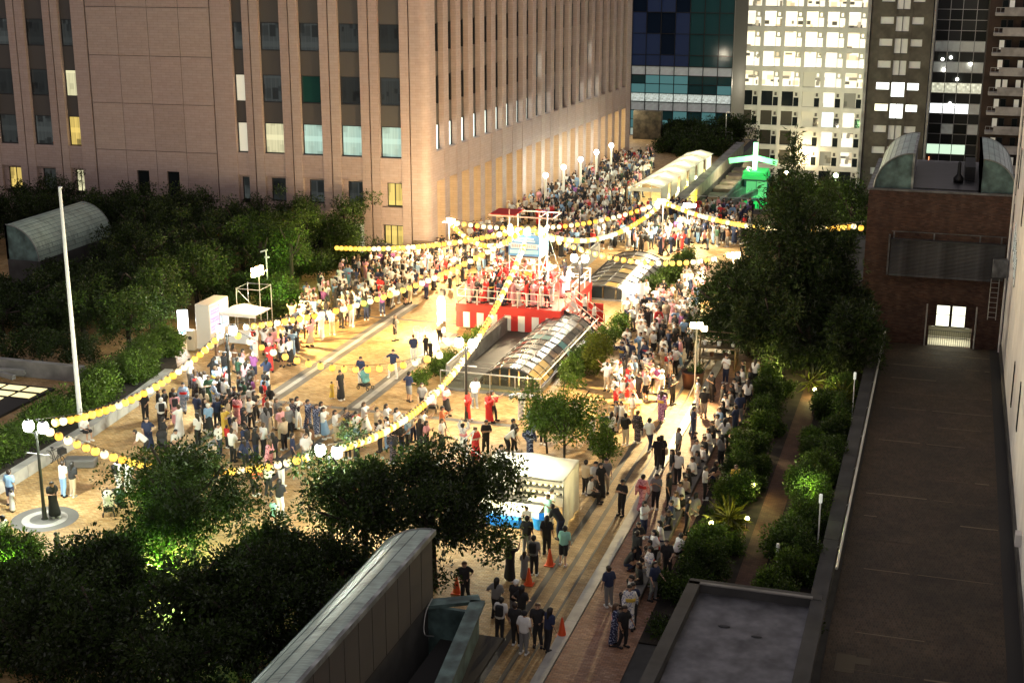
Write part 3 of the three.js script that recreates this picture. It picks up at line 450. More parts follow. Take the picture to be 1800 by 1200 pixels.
// leaves through several lobes [x,y,z,rx,ry,rz]
function crown(name, lobes, n, kind, m, parent, seed, size = 1, shell = 0.45) {
  const r = rng(seed), gs = CLUMP[kind], vol = lobes.map((l) => l[3] * l[4] * l[5] ** 0.5), tot = vol.reduce((a, b) => a + b, 0), out = [];
  const mx = new THREE.Matrix4(), q = new THREE.Quaternion(), e = new THREE.Euler();
  const list = gs.map(() => []);
  lobes.forEach((l, li) => {
    const k = Math.round(n * vol[li] / tot);
    for (let i = 0; i < k; i++) {
      const d = V(r() - 0.5, r() - 0.5, r() - 0.5).normalize(), rad = shell + (1 - shell) * Math.sqrt(r()); 
      const p = V(l[0] + d.x * l[3] * rad, l[1] + d.y * l[4] * rad, l[2] + d.z * l[5] * rad), hole = noise.noise(p.x * 0.9 + seed, p.y * 0.9, p.z * 0.9);
      if (hole < (kind === 'needle' ? -0.2 : -0.13)) continue;
      e.set(r() * 6.3, r() * 6.3, r() * 6.3); const s = size * (0.7 + 0.6 * r());
      list[i % gs.length].push([mx.compose(p, q.setFromEuler(e), V(s, s, s)).clone(), (0.45 + 0.75 * r() + hole * 0.6) * (r() < 0.12 ? 1.7 : 1)]);
    }
  });
  list.forEach((L, i) => {
    const im = new THREE.InstancedMesh(gs[i], m, L.length), c = new THREE.Color();
    L.forEach(([mm, t], j) => { im.setMatrixAt(j, mm); im.setColorAt(j, c.setRGB(t, t * (0.95 + 0.1 * hash(j, seed)), t * 0.9)); });
    im.name = name; im.userData.kind = 'stuff'; im.castShadow = im.receiveShadow = true; parent.add(im); out.push(im);
  });
  return out;
}
let treeSeed = 100;
function limbs(t, h, spread, r0, seed, n = 6, lean = 0) {
  const r = rng(seed), gs = [tube([[0, -0.05, 0], [lean * 0.4, h * 0.35, 0.05], [lean, h * 0.75, 0]], r0, 8, 7)];
  for (let i = 0; i < n; i++) { const a = i / n * 6.28 + r(), y0 = h * (0.3 + 0.4 * r()), R = spread * (0.5 + 0.4 * r()); gs.push(tube([[lean * y0 / h, y0, 0], [lean * y0 / h + Math.cos(a) * R * 0.5, y0 + h * 0.12, Math.sin(a) * R * 0.5], [Math.cos(a) * R, y0 + h * (0.2 + 0.15 * r()), Math.sin(a) * R]], r0 * 0.4, 6, 5)); }
  return obj('trunk', gs, M.bark, t);
}
function tree(x, z, h, rad, n, kind, m, label, group, o = {}) {
  const s = treeSeed++, r = rng(s), t = thing(o.name ?? 'tree', label, 'tree', [x, o.y ?? 0, z], 0, group);
  limbs(t, h, rad, o.trunk ?? 0.1 + h * 0.012, s, o.limbs ?? 5, (r() - 0.5) * 0.4);
  const b = o.base ?? 0.35, lobes = [[0, h * (b + 1) / 2, 0, rad * 0.62, h * (1 - b) / 2, rad * 0.62]];
  for (let i = 0; i < (o.lobes ?? 6); i++) { const a = r() * 6.28, d = rad * (0.4 + 0.42 * r()), y = h * (b + 0.1 + (0.8 - b) * r()); lobes.push([Math.cos(a) * d, y, Math.sin(a) * d, rad * (0.28 + 0.26 * r()), rad * (0.2 + 0.18 * r()), rad * (0.28 + 0.26 * r())]); }
  for (let i = 0; i < (o.sprigs ?? 9); i++) { const a = r() * 6.28, d = rad * (0.75 + 0.4 * r()), y = h * (b + 0.05 + (1.05 - b) * r()), q = rad * (0.13 + 0.1 * r()); lobes.push([Math.cos(a) * d, y, Math.sin(a) * d, q * 1.3, q * 0.7, q * 1.3]); }
  crown('crown', lobes, n, kind, m, t, s, o.size ?? 1, o.shell);
  return t;
}
function conifer(x, z, h, rad, n, label, group, m = LEAF.pine) {
  const s = treeSeed++, r = rng(s), t = thing('conifer_tree', label, 'tree', [x, 0, z], 0, group); limbs(t, h * 0.8, rad * 0.45, 0.16, s, 6);
  const lobes = []; for (let i = 0; i < 9; i++) { const f = i / 8, R = rad * (1 - f * 0.93) ** 1.15, y = h * (0.14 + 0.8 * f); lobes.push([0, y, 0, R * 0.8, h * 0.09, R * 0.8]); for (let k = 0; k < 5; k++) { const a = r() * 6.28; lobes.push([Math.cos(a) * R * 0.6, y + (r() - 0.5) * 0.5, Math.sin(a) * R * 0.6, R * 0.48 + 0.15, h * 0.06, R * 0.48 + 0.15]); } }
  crown('crown', lobes, n, 'needle', m, t, s, 1, 0.3); return t;
}
function bush(x, z, r, h, n, kind, m, label, group, o = {}) {
  const s = treeSeed++, q = rng(s), t = thing(o.name ?? 'bush', label, 'bush', [x, o.y ?? 0, z], 0, group);
  obj('stem', Array.from({ length: 5 }, (_, i) => bar([0, 0, 0], [Math.cos(i * 1.3) * r * 0.5, h * 0.7, Math.sin(i * 1.3) * r * 0.5], 0.02, 5, 0.01)), M.bark, t);
  const lobes = [[0, h * 0.5, 0, r * 0.8, h * 0.5, r * 0.8]]; for (let i = 0; i < 4; i++) { const a = q() * 6.28; lobes.push([Math.cos(a) * r * 0.5, h * (0.4 + 0.4 * q()), Math.sin(a) * r * 0.5, r * 0.5, h * 0.35, r * 0.5]); }
  crown('foliage', lobes, n, kind, m, t, s, o.size ?? 1); return t;
}
function hedge(name, label, pts, y0, h, n, m, seed, kind = 'box', size = 1) { // pts: chain of [x,z,halfwidth]
  const t = thing(name, label, 'hedge', [pts[0][0], y0, pts[0][1]]), lobes = [], r = rng(seed);
  for (let i = 0; i < pts.length - 1; i++) { const [a, b, w] = pts[i], [c, d, w2] = pts[i + 1], L = Math.hypot(c - a, d - b), k = Math.ceil(L / 0.7); for (let j = 0; j < k; j++) { const f = j / k, W = w + (w2 - w) * f; for (let q = 0; q < Math.ceil(W * 1.6); q++) lobes.push([a + (c - a) * f - pts[0][0] + (r() - 0.5) * 2 * Math.max(0, W - 0.45), h * (0.45 + 0.2 * r()), b + (d - b) * f - pts[0][1] + (r() - 0.5) * 0.5, 0.6, h * 0.5, 0.6]); } }
  obj('stem', pts.slice(0, -1).map(([a, b]) => bar([a - pts[0][0], 0, b - pts[0][1]], [a - pts[0][0] + 0.1, h * 0.6, b - pts[0][1]], 0.03)), M.bark, t);
  crown('foliage', lobes, n, kind, m, t, seed, size, 0.5); return t;
}
// --- dense trees left of the plaza, in front of the office building
{
  const spots = []; const r = rng(404);
  const rowsZ = [[-94.5, -72, -45, 4.9], [-91, -70, -43.8, 4.9], [-87.5, -54.6, -44.6, 4.8], [-84, -54.2, -45.5, 4.7], [-80.5, -56, -44.8, 4.4], [-77, -56.5, -46, 4.2], [-74, -58, -45.2, 4.1], [-70.8, -58, -45.2, 3.6]];
  for (const [z, x0, x1, h] of rowsZ) for (let x = x0; x <= x1; x += 3.0) spots.push([x + (r() - 0.5) * 1.1, z + (r() - 0.5) * 1.2, h * (0.88 + 0.24 * r()) * (z > -82 && x < -50.5 ? 0.6 : 1), 1.75 + 0.5 * r()]);
  spots.sort((a, b) => a[0] - b[0]);
  const where = (x, z) => z < -90 ? 'against the office building' : z < -82 ? 'behind the copper vault' : z < -76 ? 'beside the copper vault' : z < -72 ? 'behind the clipped hedge' : 'nearest the clipped hedge';
  const seen = {};
  spots.forEach(([x, z, h, rad], i) => { const w = where(x, z), lit = x > -47.5; const key = w + lit; const n = seen[key] = (seen[key] ?? 0) + 1;  // plaza light on the outer trees is put into a lighter leaf colour
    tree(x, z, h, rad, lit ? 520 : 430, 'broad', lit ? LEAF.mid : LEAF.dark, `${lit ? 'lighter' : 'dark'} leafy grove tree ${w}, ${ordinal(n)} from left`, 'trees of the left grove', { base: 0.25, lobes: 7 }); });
}
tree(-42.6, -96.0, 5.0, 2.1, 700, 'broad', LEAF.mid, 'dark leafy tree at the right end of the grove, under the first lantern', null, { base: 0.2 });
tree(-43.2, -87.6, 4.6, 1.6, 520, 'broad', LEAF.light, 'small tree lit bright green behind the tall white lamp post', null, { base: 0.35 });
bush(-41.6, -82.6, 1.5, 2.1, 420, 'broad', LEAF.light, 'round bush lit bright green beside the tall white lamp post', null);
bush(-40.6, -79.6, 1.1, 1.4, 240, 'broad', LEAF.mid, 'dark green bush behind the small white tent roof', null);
[[-43.5, -92.5], [-42.4, -90.2], [-44.6, -89.6], [-42.7, -94.6], [-45.3, -85.6], [-44.7, -83.2], [-44.6, -80.4], [-43.4, -96.8]].forEach(([x, z], i) => bush(x, z, 1.25, 1.7, 230, 'broad', i % 2 ? LEAF.mid : LEAF.dark, `dark bush filling the grove edge behind the left dance ring, ${ordinal(i + 1)} of eight`, 'bushes at the grove edge'));
bush(-43.4, -78.2, 1.2, 1.6, 260, 'fine', LEAF.mid, 'loose bush beside the scaffold tower', null);
hedge('clipped_hedge', 'long dark clipped hedge below the left grove behind the flagpole', [[-58, -66.3, 0.7], [-45.2, -66.9, 0.7]], 0.1, 1.9, 1500, LEAF.dark, 501, 'box', 1.3);
hedge('planter_hedge', 'wide bushy hedge in the stone planter behind the flagpole', [[-40.7, -49.5, 0.9], [-41.4, -58, 1.2], [-42.2, -66, 1.5], [-42.8, -70.5, 1.1]], 0.45, 1.25, 3600, LEAF.light, 502, 'fine', 1.1);
bush(-39.6, -48.3, 1.0, 1.3, 420, 'fine', LEAF.light, 'pale green bush on the planter beside the ringed twin lamp', null, { y: 0.45 });
bush(-42.6, -69.4, 1.0, 1.7, 260, 'fine', LEAF.light, 'bright bush at the far tip of the stone planter', null, { y: 0.3 });
// --- foreground trees, seen from above against the lit plaza
tree(-17.4, -46.2, 5.0, 3.0, 1350, 'broad', LEAF.deep, 'large dark tree with open crown just left of the food tent', null, { base: 0.3, trunk: 0.17, limbs: 11, lobes: 13, sprigs: 18, shell: 0.3 });
tree(-20.4, -46.6, 4.6, 2.2, 760, 'broad', LEAF.deep, 'dark tree just left of the large open tree, below the lantern end', null, { base: 0.35, trunk: 0.13, limbs: 7 });
tree(-26.6, -44.4, 4.8, 2.6, 760, 'broad', LEAF.dark, 'spreading dark tree with airy branches above the near thicket', null, { base: 0.26, trunk: 0.13, limbs: 11, lobes: 12, sprigs: 16, shell: 0.3 });
tree(-28.8, -46.4, 3.8, 1.8, 380, 'broad', LEAF.mid, 'light leafed tree lit green from below beside the ringed lamp', null, { base: 0.45, limbs: 8, shell: 0.4 });
{
  const fg = [[-22.8, -40.2, 4.6, 1.8], [-21.0, -40.6, 4.6, 1.9], [-19.6, -42.4, 4.0, 1.7], [-22.9, -43.8, 3.2, 1.4], [-27.6, -40.4, 4.0, 1.7], [-29.6, -40.8, 3.3, 1.5], [-31.4, -39.8, 2.9, 1.4], [-26.9, -38.8, 4.2, 1.6], [-23.0, -37.4, 5.2, 1.9], [-20.6, -37.8, 4.9, 1.8], [-18.8, -39.2, 4.2, 1.5], [-28.6, -37.0, 4.2, 1.7], [-26.4, -34.8, 5.2, 2.0], [-23.6, -34.0, 5.6, 2.0], [-20.8, -33.6, 5.4, 2.0], [-30.6, -36.6, 3.2, 1.6], [-29.2, -42.4, 3.4, 1.3]];
  const w = ['at the plaza side of the near thicket', 'in the middle of the near thicket', 'nearest the camera in the near thicket'], seen = {};
  fg.map((f) => f).sort((a, b) => a[0] - b[0]).forEach(([x, z, h, rad]) => { const k = z < -40 ? 0 : z < -37.2 ? 1 : 2; seen[k] = (seen[k] ?? 0) + 1; tree(x, z, h * (x < -28.8 ? 0.62 : 0.8), rad * (x < -28.8 ? 0.8 : 0.92), 560, 'broad', LEAF.deep, `dense dark evergreen tree ${w[k]}, ${ordinal(seen[k])} from left`, 'dark evergreens of the near thicket', { base: 0.08, lobes: 8, trunk: 0.1 }); });
}
bush(-33.1, -41.9, 1.6, 1.8, 620, 'fine', LEAF.light, 'green bush lit from below, left of the near thicket', null);
bush(-31.7, -41.0, 1.1, 1.4, 300, 'fine', LEAF.mid, 'low bush between the green lit bush and the near thicket', null);
{ // ivy column lit bright green
  const t = thing('ivy_column', 'slim post wrapped in ivy and lit bright green among the near trees', 'plant', [-27.7, 0, -43.9]); obj('post', bar([0, 0, 0], [0, 3.1, 0], 0.09), M.bark, t);
  crown('foliage', [[0, 0.7, 0, 0.4, 0.8, 0.4], [0, 1.9, 0, 0.42, 0.9, 0.42], [0.05, 2.8, 0, 0.5, 0.5, 0.5]], 150, 'fine', LEAF.light, t, 612, 1.1, 0.6);
}
// --- garden on the right
conifer(-8.3, -79.5, 13.4, 4.5, 2100, 'tallest dark conifer with pointed top in front of the brick building');
conifer(-6.4, -81.2, 10.8, 3.3, 1200, 'dark conifer just right of the tallest conifer');
conifer(-5.0, -80.2, 7.6, 2.8, 1000, 'shorter dark conifer touching the brick building wall');
conifer(-10.3, -80.6, 8.0, 3.0, 1100, 'dark conifer just left of the tallest conifer');
tree(-11.0, -79.4, 5.6, 2.3, 800, 'needle', LEAF.pine, 'dark spreading pine overhanging the lit crowd beside the right floodlight', null, { base: 0.3, name: 'pine_tree' });
tree(-4.4, -77.0, 4.6, 1.9, 600, 'needle', LEAF.pine, 'low dark pine beside the parapet wall near the brick building', null, { base: 0.15, name: 'pine_tree' });
tree(-8.6, -77.2, 4.6, 1.9, 600, 'needle', LEAF.dark, 'dark garden tree at the back of the seated row', null, { base: 0.2 });
tree(-6.4, -76.6, 4.2, 1.7, 520, 'needle', LEAF.dark, 'dark garden tree between the pines and the yellow garden lamp', null, { base: 0.2 });
{
  const list = [[-7.9, -72.2, 0.9, 1.3], [-7.6, -69.4, 0.9, 1.2], [-7.9, -66.6, 0.9, 1.3], [-7.8, -63.6, 1.0, 1.3], [-7.9, -60.6, 0.9, 1.1], [-7.6, -58.2, 0.9, 1.2], [-7.9, -51.8, 0.9, 1.4], [-7.6, -49.6, 1.1, 1.4], [-8.5, -48.0, 0.8, 0.9], [-7.3, -47.2, 1.0, 1.1], [-4.4, -73.8, 0.8, 1.4], [-4.6, -70.4, 0.9, 1.3], [-4.2, -67.2, 0.8, 1.4], [-4.8, -64.2, 0.8, 1.2], [-4.3, -61.0, 0.9, 1.5], [-4.5, -58.0, 1.0, 2.0], [-4.3, -55.4, 0.9, 1.6], [-4.8, -52.8, 1.0, 1.5], [-4.2, -50.4, 0.9, 1.2], [-4.6, -48.2, 0.8, 1.1], [-3.9, -46.6, 0.6, 0.9], [-5.2, -46.6, 0.6, 0.8]];
  const seen = {};
  list.forEach(([x, z, r, h], i) => { const left = x < -6; const k = left ? 0 : 1; seen[k] = (seen[k] ?? 0) + 1; bush(x, z, r, h, 300, i % 3 === 1 ? 'fine' : i % 3 ? 'broad' : 'box', i % 4 === 2 ? LEAF.light : LEAF.mid, `${i % 4 === 2 ? 'lighter' : 'dark'} garden bush on the ${left ? 'walk' : 'parapet'} side of the path, ${ordinal(seen[k])} from back`, 'bushes in the right garden', { size: i % 3 ? 0.8 : 1.2 }); });
  const more = [[-8.1, -74.4, 0.7, 1.4], [-7.2, -73.4, 0.6, 0.9], [-8.0, -68.0, 0.6, 1.4], [-7.0, -67.2, 0.5, 0.8], [-8.0, -62.2, 0.6, 1.3], [-7.0, -61.4, 0.5, 0.9], [-7.9, -57.4, 0.6, 1.3], [-6.9, -59.4, 0.45, 0.7], [-8.0, -50.0, 0.6, 1.4], [-6.9, -52.6, 0.5, 0.8], [-5.1, -72.2, 0.5, 0.9], [-3.9, -69.0, 0.6, 1.9], [-5.2, -66.0, 0.5, 0.9], [-3.9, -63.0, 0.6, 1.8], [-5.2, -60.2, 0.5, 0.8], [-3.9, -56.8, 0.6, 2.1], [-5.2, -54.2, 0.5, 0.9], [-3.9, -51.6, 0.6, 1.7], [-5.1, -49.4, 0.5, 0.9]], cnt = [0, 0];
  more.forEach(([x, z, r, h], i) => { const k = x < -6 ? 0 : 1; bush(x, z, r, h, 170, i % 2 ? 'box' : 'fine', i % 3 ? LEAF.mid : LEAF.light, `${h > 1.2 ? 'tall loose' : 'low'} garden shrub ${k ? 'along the parapet' : 'along the bench'}, ${ordinal(++cnt[k])} from back`, 'shrubs in the right garden', { name: 'shrub', size: 0.9 }); });
  const gc = thing('ground_cover', 'low leafy ground cover over the garden soil', 'ground cover', [-6, 0, -60]); gc.userData.kind = 'stuff'; crown('foliage', Array.from({ length: 60 }, (_, i) => [(i % 2 ? 1 : -1) * (1.4 + 1.1 * hash(i, 5)) - 0.1, 0.12, -16 + 31 * hash(i, 6), 0.7, 0.12, 0.9]), 2200, 'fine', LEAF.mid, gc, 951, 0.9, 0.2);
  for (const [x, z, l] of [[-5.9, -74.6, 'spiky pale yellow plant lit beside the teal dark gap'], [-4.2, -72.3, 'spiky plant lit orange at the parapet'], [-7.3, -54.8, 'pale spiky plant beside the brightest yellow garden lamp']]) { const t = thing('spiky_plant', l, 'plant', [x, 0.04, z]); obj('stem', bar([0, 0, 0], [0, 0.25, 0], 0.05), M.bark, t); crown('leaf', [[0, 0.5, 0, 0.3, 0.3, 0.3]], 30, 'blade', LEAF.yellow, t, treeSeed++, 1.1); }
}
// --- greenery round the glass vaults
hedge('hedge', 'low green planting left of the near glass vault', [[-26.7, -69.8, 0.7], [-26.6, -76, 0.55], [-26.0, -81.0, 0.4]], 0, 0.75, 900, LEAF.light, 503);
hedge('hedge', 'tall green hedge between the near glass vault and the right crowd', [[-19.0, -71.0, 0.6], [-18.9, -77, 0.7], [-18.6, -84.6, 0.6]], 0, 1.05, 1500, LEAF.light, 504);
hedge('hedge', 'green hedge right of the far glass vault', [[-18.2, -91.6, 0.8], [-17.9, -98, 0.8], [-18.0, -103.5, 0.5]], 0, 1.4, 1100, LEAF.mid, 505, 'box', 1.2);
hedge('hedge', 'low dark planting in front of the left crowd near the stage', [[-26.9, -86.0, 0.2], [-26.9, -83.0, 0.2]], 0, 0.3, 30, LEAF.mid, 506);
bush(-17.9, -74.4, 0.9, 2.4, 300, 'fine', LEAF.yellow, 'bush glowing yellow green where the hedge meets the crowd', null);
tree(-15.6, -58.7, 4.0, 1.75, 430, 'fine', LEAF.light, 'slender multi-stem tree with open crown behind the food tent', null, { base: 0.42, limbs: 10, trunk: 0.06, lobes: 9, shell: 0.3, size: 1.1 });
tree(-17.2, -61.4, 2.4, 0.9, 130, 'fine', LEAF.light, 'small leafy tree left of the slender multi-stem tree', null, { base: 0.4, limbs: 7, trunk: 0.05 });
tree(-13.9, -59.0, 2.3, 0.8, 90, 'fine', LEAF.light, 'thin young tree right of the slender multi-stem tree', null, { base: 0.45, limbs: 6, trunk: 0.04 });
bush(-17.2, -58.8, 0.9, 0.8, 200, 'fine', LEAF.light, 'low bush at the foot of the slender multi-stem tree', null);
// --- beyond the plaza
{
  const far = [[-30.5, -170, 1.9, 2.2], [-27.2, -170, 2.1, 2.4], [-24.6, -169, 2.6, 2.4], [-32.6, -170, 1.5, 1.8], [-29.0, -165, 1.8, 2.0], [-25.9, -164, 2.0, 2.0], [-27.6, -158, 1.9, 1.9], [-30.0, -159, 1.7, 1.7], [-25.0, -158.5, 1.9, 1.6]];
  far.forEach(([x, z, h, r], i) => tree(x, z, h, r, 420, 'broad', LEAF.deep, `dark round tree below the glass building, ${ordinal(i + 1)} of the far clump`, 'far dark trees', { base: 0.05, size: 1.5 }));
  [[-14.6, -138, 4.2, 1.6, -3], [-12.6, -132, 5.6, 2.6, -3], [-9.6, -122, 5.2, 2.8, -1], [-12.2, -118, 3.6, 2.2, 0], [-6.8, -112, 5.0, 2.6, 0], [-9.4, -106, 4.2, 2.2, 0], [-16.3, -141, 3.4, 1.2, -3]].forEach(([x, z, h, r, y], i) => tree(x, z, h, r, 420, 'broad', LEAF.mid, `leafy tree between the kiosk and the conifers, ${ordinal(i + 1)} of its clump`, 'trees beside the kiosk', { base: 0.15, size: 1.3, y }));
}
// ================= festival stage =================
{
  const S = thing('dance_stage', 'raised red dance stage with red and white striped skirt cloth and white railings', 'stage', [-28.75, 0, -81.2]);
  const W = 6.75, D = 8, H = 1.62;
  obj('deck', bb(0.02, W - 0.02, H - 0.08, H, -D, -0.02), M.redPaint, S);
  obj('frame', [0.1, W / 3, W * 2 / 3, W - 0.1].flatMap((x) => [-0.3, -D / 2, -D + 0.3].map((z) => bar([x, 0, z], [x, H - 0.08, z], 0.04))), M.steel, S);
  // skirt cloth: hanging strips, red with white, with a red pelmet
  const strip = (a, b, y0, y1, m, side) => obj('cloth_strip', (() => { const g = new THREE.PlaneGeometry(b - a, y1 - y0, 4, 3).translate((a + b) / 2, (y0 + y1) / 2, 0), p = g.attributes.position; for (let i = 0; i < p.count; i++) p.setZ(i, 0.03 * Math.sin(p.getX(i) * 9) * (1 - p.getY(i) / 2)); g.computeVertexNormals(); if (side === 1) g.rotateY(Math.PI / 2).translate(W + 0.01, 0, 0); if (side === 2) g.rotateY(-Math.PI / 2).translate(-0.01, 0, -D); return g; })(), m, S);
  const redC = plain(0.6, 0.035, 0.03, 0.85, 0, { side: THREE.DoubleSide }), whC = plain(0.78, 0.74, 0.68, 0.85, 0, { side: THREE.DoubleSide });
  for (let i = 0; i < 15; i++) strip(i * 0.45, (i + 1) * 0.45, 0.12, 1.12, i % 2 ? whC : redC, 0);
  for (let i = 0; i < 17; i++) { strip(i * 0.47, (i + 1) * 0.47, 0.12, 1.12, i % 2 ? whC : redC, 1); strip(i * 0.47, (i + 1) * 0.47, 0.12, 1.12, i % 2 ? whC : redC, 2); }
  obj('pelmet', [bb(-0.02, W + 0.02, 1.13, H, 0.02, 0.04), bb(W + 0.02, W + 0.04, 1.13, H, -D, 0.02), bb(-0.04, -0.02, 1.13, H, -D, 0.02)], M.red, S);
  const rail = (a, b, n) => { const gs = []; for (const y of [H + 0.5, H + 0.95]) gs.push(bar([a[0], y, a[1]], [b[0], y, b[1]], 0.03)); for (let i = 0; i <= n; i++) { const f = i / n; gs.push(bar([a[0] + (b[0] - a[0]) * f, H, a[1] + (b[1] - a[1]) * f], [a[0] + (b[0] - a[0]) * f, H + 0.98, a[1] + (b[1] - a[1]) * f], 0.035)); } obj('railing', gs, plain(0.8, 0.74, 0.66, 0.5), S); };
  rail([0.05, -0.05], [W - 0.1, -0.05], 5); rail([0.05, -0.05], [0.05, -D + 0.1], 5); rail([0.05, -D + 0.1], [W - 0.1, -D + 0.1], 5); rail([W - 0.05, -3.2], [W - 0.05, -D + 0.1], 3);
  // stair on the right
  for (let i = 0; i < 7; i++) obj('step', bb(W + 0.05 + i * 0.32, W + 0.4 + i * 0.32, H - (i + 1) * 0.22 - 0.05, H - (i + 1) * 0.22, -2.6, -0.9), plain(0.7, 0.35, 0.28, 0.6), S);
  obj('stair_stringer', [beam([W, H - 0.2, -0.86], [W + 2.3, 0, -0.86], 0.06, 0.24), beam([W, H - 0.2, -2.64], [W + 2.3, 0, -2.64], 0.06, 0.24)], M.darkSteel, S);
  obj('stair_railing', [-0.86, -2.64].flatMap((z) => [bar([W, H + 0.95, z], [W + 2.2, 0.95, z], 0.035), bar([W, H + 0.5, z], [W + 2.2, 0.5, z], 0.03), bar([W + 0.1, H, z], [W + 0.1, H + 0.95, z], 0.035), bar([W + 2.2, 0, z], [W + 2.2, 0.95, z], 0.035), bar([W + 1.1, 0.8, z], [W + 1.1, 1.75, z], 0.035)]), plain(0.8, 0.45, 0.36, 0.5), S);
  obj('side_cloth', [bb(W + 0.1, W + 2.1, 0.4, 1.6, -2.72, -2.7)], M.red, S);
}
{
  const T = thing('drum_tower', 'white scaffold drum tower with blue banners and bright floodlights on the stage', 'tower', [-25.45, 1.62, -85.05]);
  const a = 1.0, posts = [[-a, 0], [a, 0], [-a, -1.9], [a, -1.9]];
  for (const [x, z] of posts) obj('post', bar([x, 0, z], [x, 4.95, z], 0.045, 8), M.white, T);
  const br = []; for (const y of [1.0, 2.3]) br.push(bar([-a, y, 0], [a, y, 0], 0.03), bar([-a, y, -1.9], [a, y, -1.9], 0.03), bar([a, y, 0], [a, y, -1.9], 0.03), bar([-a, y, 0], [-a, y, -1.9], 0.03));
  obj('brace', [...br, bar([-a, 1, 0], [a, 2.3, 0], 0.025), bar([a, 1, 0], [-a, 2.3, 0], 0.025), bar([a, 1, 0], [a, 2.3, -1.9], 0.025), bar([a, 1, -1.9], [a, 2.3, 0], 0.025)], M.white, T);
  obj('platform', bb(-a, a, 2.3, 2.38, -1.9, 0), M.wood, T);
  obj('drum', [new THREE.CylinderGeometry(0.42, 0.42, 0.9, 16).rotateZ(Math.PI / 2).translate(0, 0.8, -0.9)], plain(0.65, 0.3, 0.06, 0.5), T);
  // printed banners: unreadable lines of print in pale blue, pink and white
  const cv = document.createElement('canvas'); cv.width = 256; cv.height = 160; const c = cv.getContext('2d');
  c.fillStyle = '#5c9ad8'; c.fillRect(0, 0, 256, 160); c.fillStyle = '#a8d4f0'; c.fillRect(0, 64, 256, 20); c.fillStyle = '#e8e2ee'; c.fillRect(18, 62, 220, 40); c.fillStyle = '#9fe4ee'; c.fillRect(10, 112, 236, 30); c.fillStyle = '#cfe6f4'; c.fillRect(80, 16, 130, 12); c.fillRect(50, 36, 170, 12);
  const r = rng(9); for (let i = 0; i < 14; i++) { c.fillStyle = '#e89aa6'; c.fillRect(26 + i * 14.6, 68 + r() * 3, 3 + r() * 7, 26); c.fillRect(24 + i * 14.6, 72 + r() * 14, 11, 4); }
  const bt = new THREE.CanvasTexture(cv); bt.colorSpace = THREE.SRGBColorSpace; bt.magFilter = THREE.LinearFilter; const bm = mat({ map: bt, color: rgb(0.85, 0.85, 0.85), roughness: 0.8, side: THREE.DoubleSide });
  const pl = (w, h) => new THREE.PlaneGeometry(w, h);
  obj('banner', pl(2.06, 1.32).translate(0, 3.1, 0.06), bm, T); obj('banner', pl(1.92, 1.32).rotateY(Math.PI / 2).translate(a + 0.06, 3.1, -0.95), bm, T); obj('banner', pl(1.92, 1.32).rotateY(-Math.PI / 2).translate(-a - 0.06, 3.1, -0.95), bm, T); obj('banner', pl(2.06, 1.32).rotateY(Math.PI).translate(0, 3.1, -1.96), bm, T);
  const head = glow(1, 0.92, 0.66, 16), hg = new RoundedBoxGeometry(0.36, 0.42, 0.16, 2, 0.04);
  for (const [x, z, ry] of [[-0.85, 0.2, 0], [-0.3, 0.2, 0], [0.25, 0.2, 0], [1.15, -0.15, 1.2], [1.15, -1.2, 1.57], [-1.15, -0.8, -1.57]]) { const h = obj('floodlight', hg.clone().rotateX(0.35).rotateY(ry).translate(x, 4.05, z), head, T); }
  for (const [x, z] of [[-0.7, 0.5], [0.5, 0.5], [1.5, -0.9], [-1.5, -0.9], [0, -2.4]]) { const l = new THREE.SpotLight(rgb(1, 0.78, 0.46), 135, 0, 1.0, 0.6), k = Math.abs(x) > 1 ? 4.2 : 1; l.position.set(-25.45 + x, 5.75, -85.05 + z); l.target.position.set(-25.45 + x * k, 1.6, -85.05 + (z > 0 ? 4.2 : z < -2 ? -6 : z)); l.castShadow = true; l.shadow.radius = 8; scene.add(l, l.target); };
  obj('roof_frame', [...[-2.4, -0.4, 1.4].flatMap((x) => []), beam([-2.35, 4.98, 0.1], [1.9, 4.98, 0.1], 0.06, 0.08), beam([-2.35, 4.98, -2.0], [1.9, 4.98, -2.0], 0.06, 0.08), ...[-2.35, -1, 1, 1.9].map((x) => beam([x, 5.0, 0.1], [x, 5.0, -2.0], 0.06, 0.06)), bar([-a, 4.9, 0], [-a, 5.4, 0], 0.04), bar([a, 4.9, 0], [a, 5.4, 0], 0.04)], plain(0.78, 0.5, 0.42, 0.5), T);
  obj('roof_cloth', bb(-2.3, -0.6, 5.04, 5.07, -1.95, 0.05), M.red, T); obj('guy_rope', [bar([a, 3.6, -1.9], [3.0, -1.6, -1.6], 0.012, 4)], M.white, T);
}
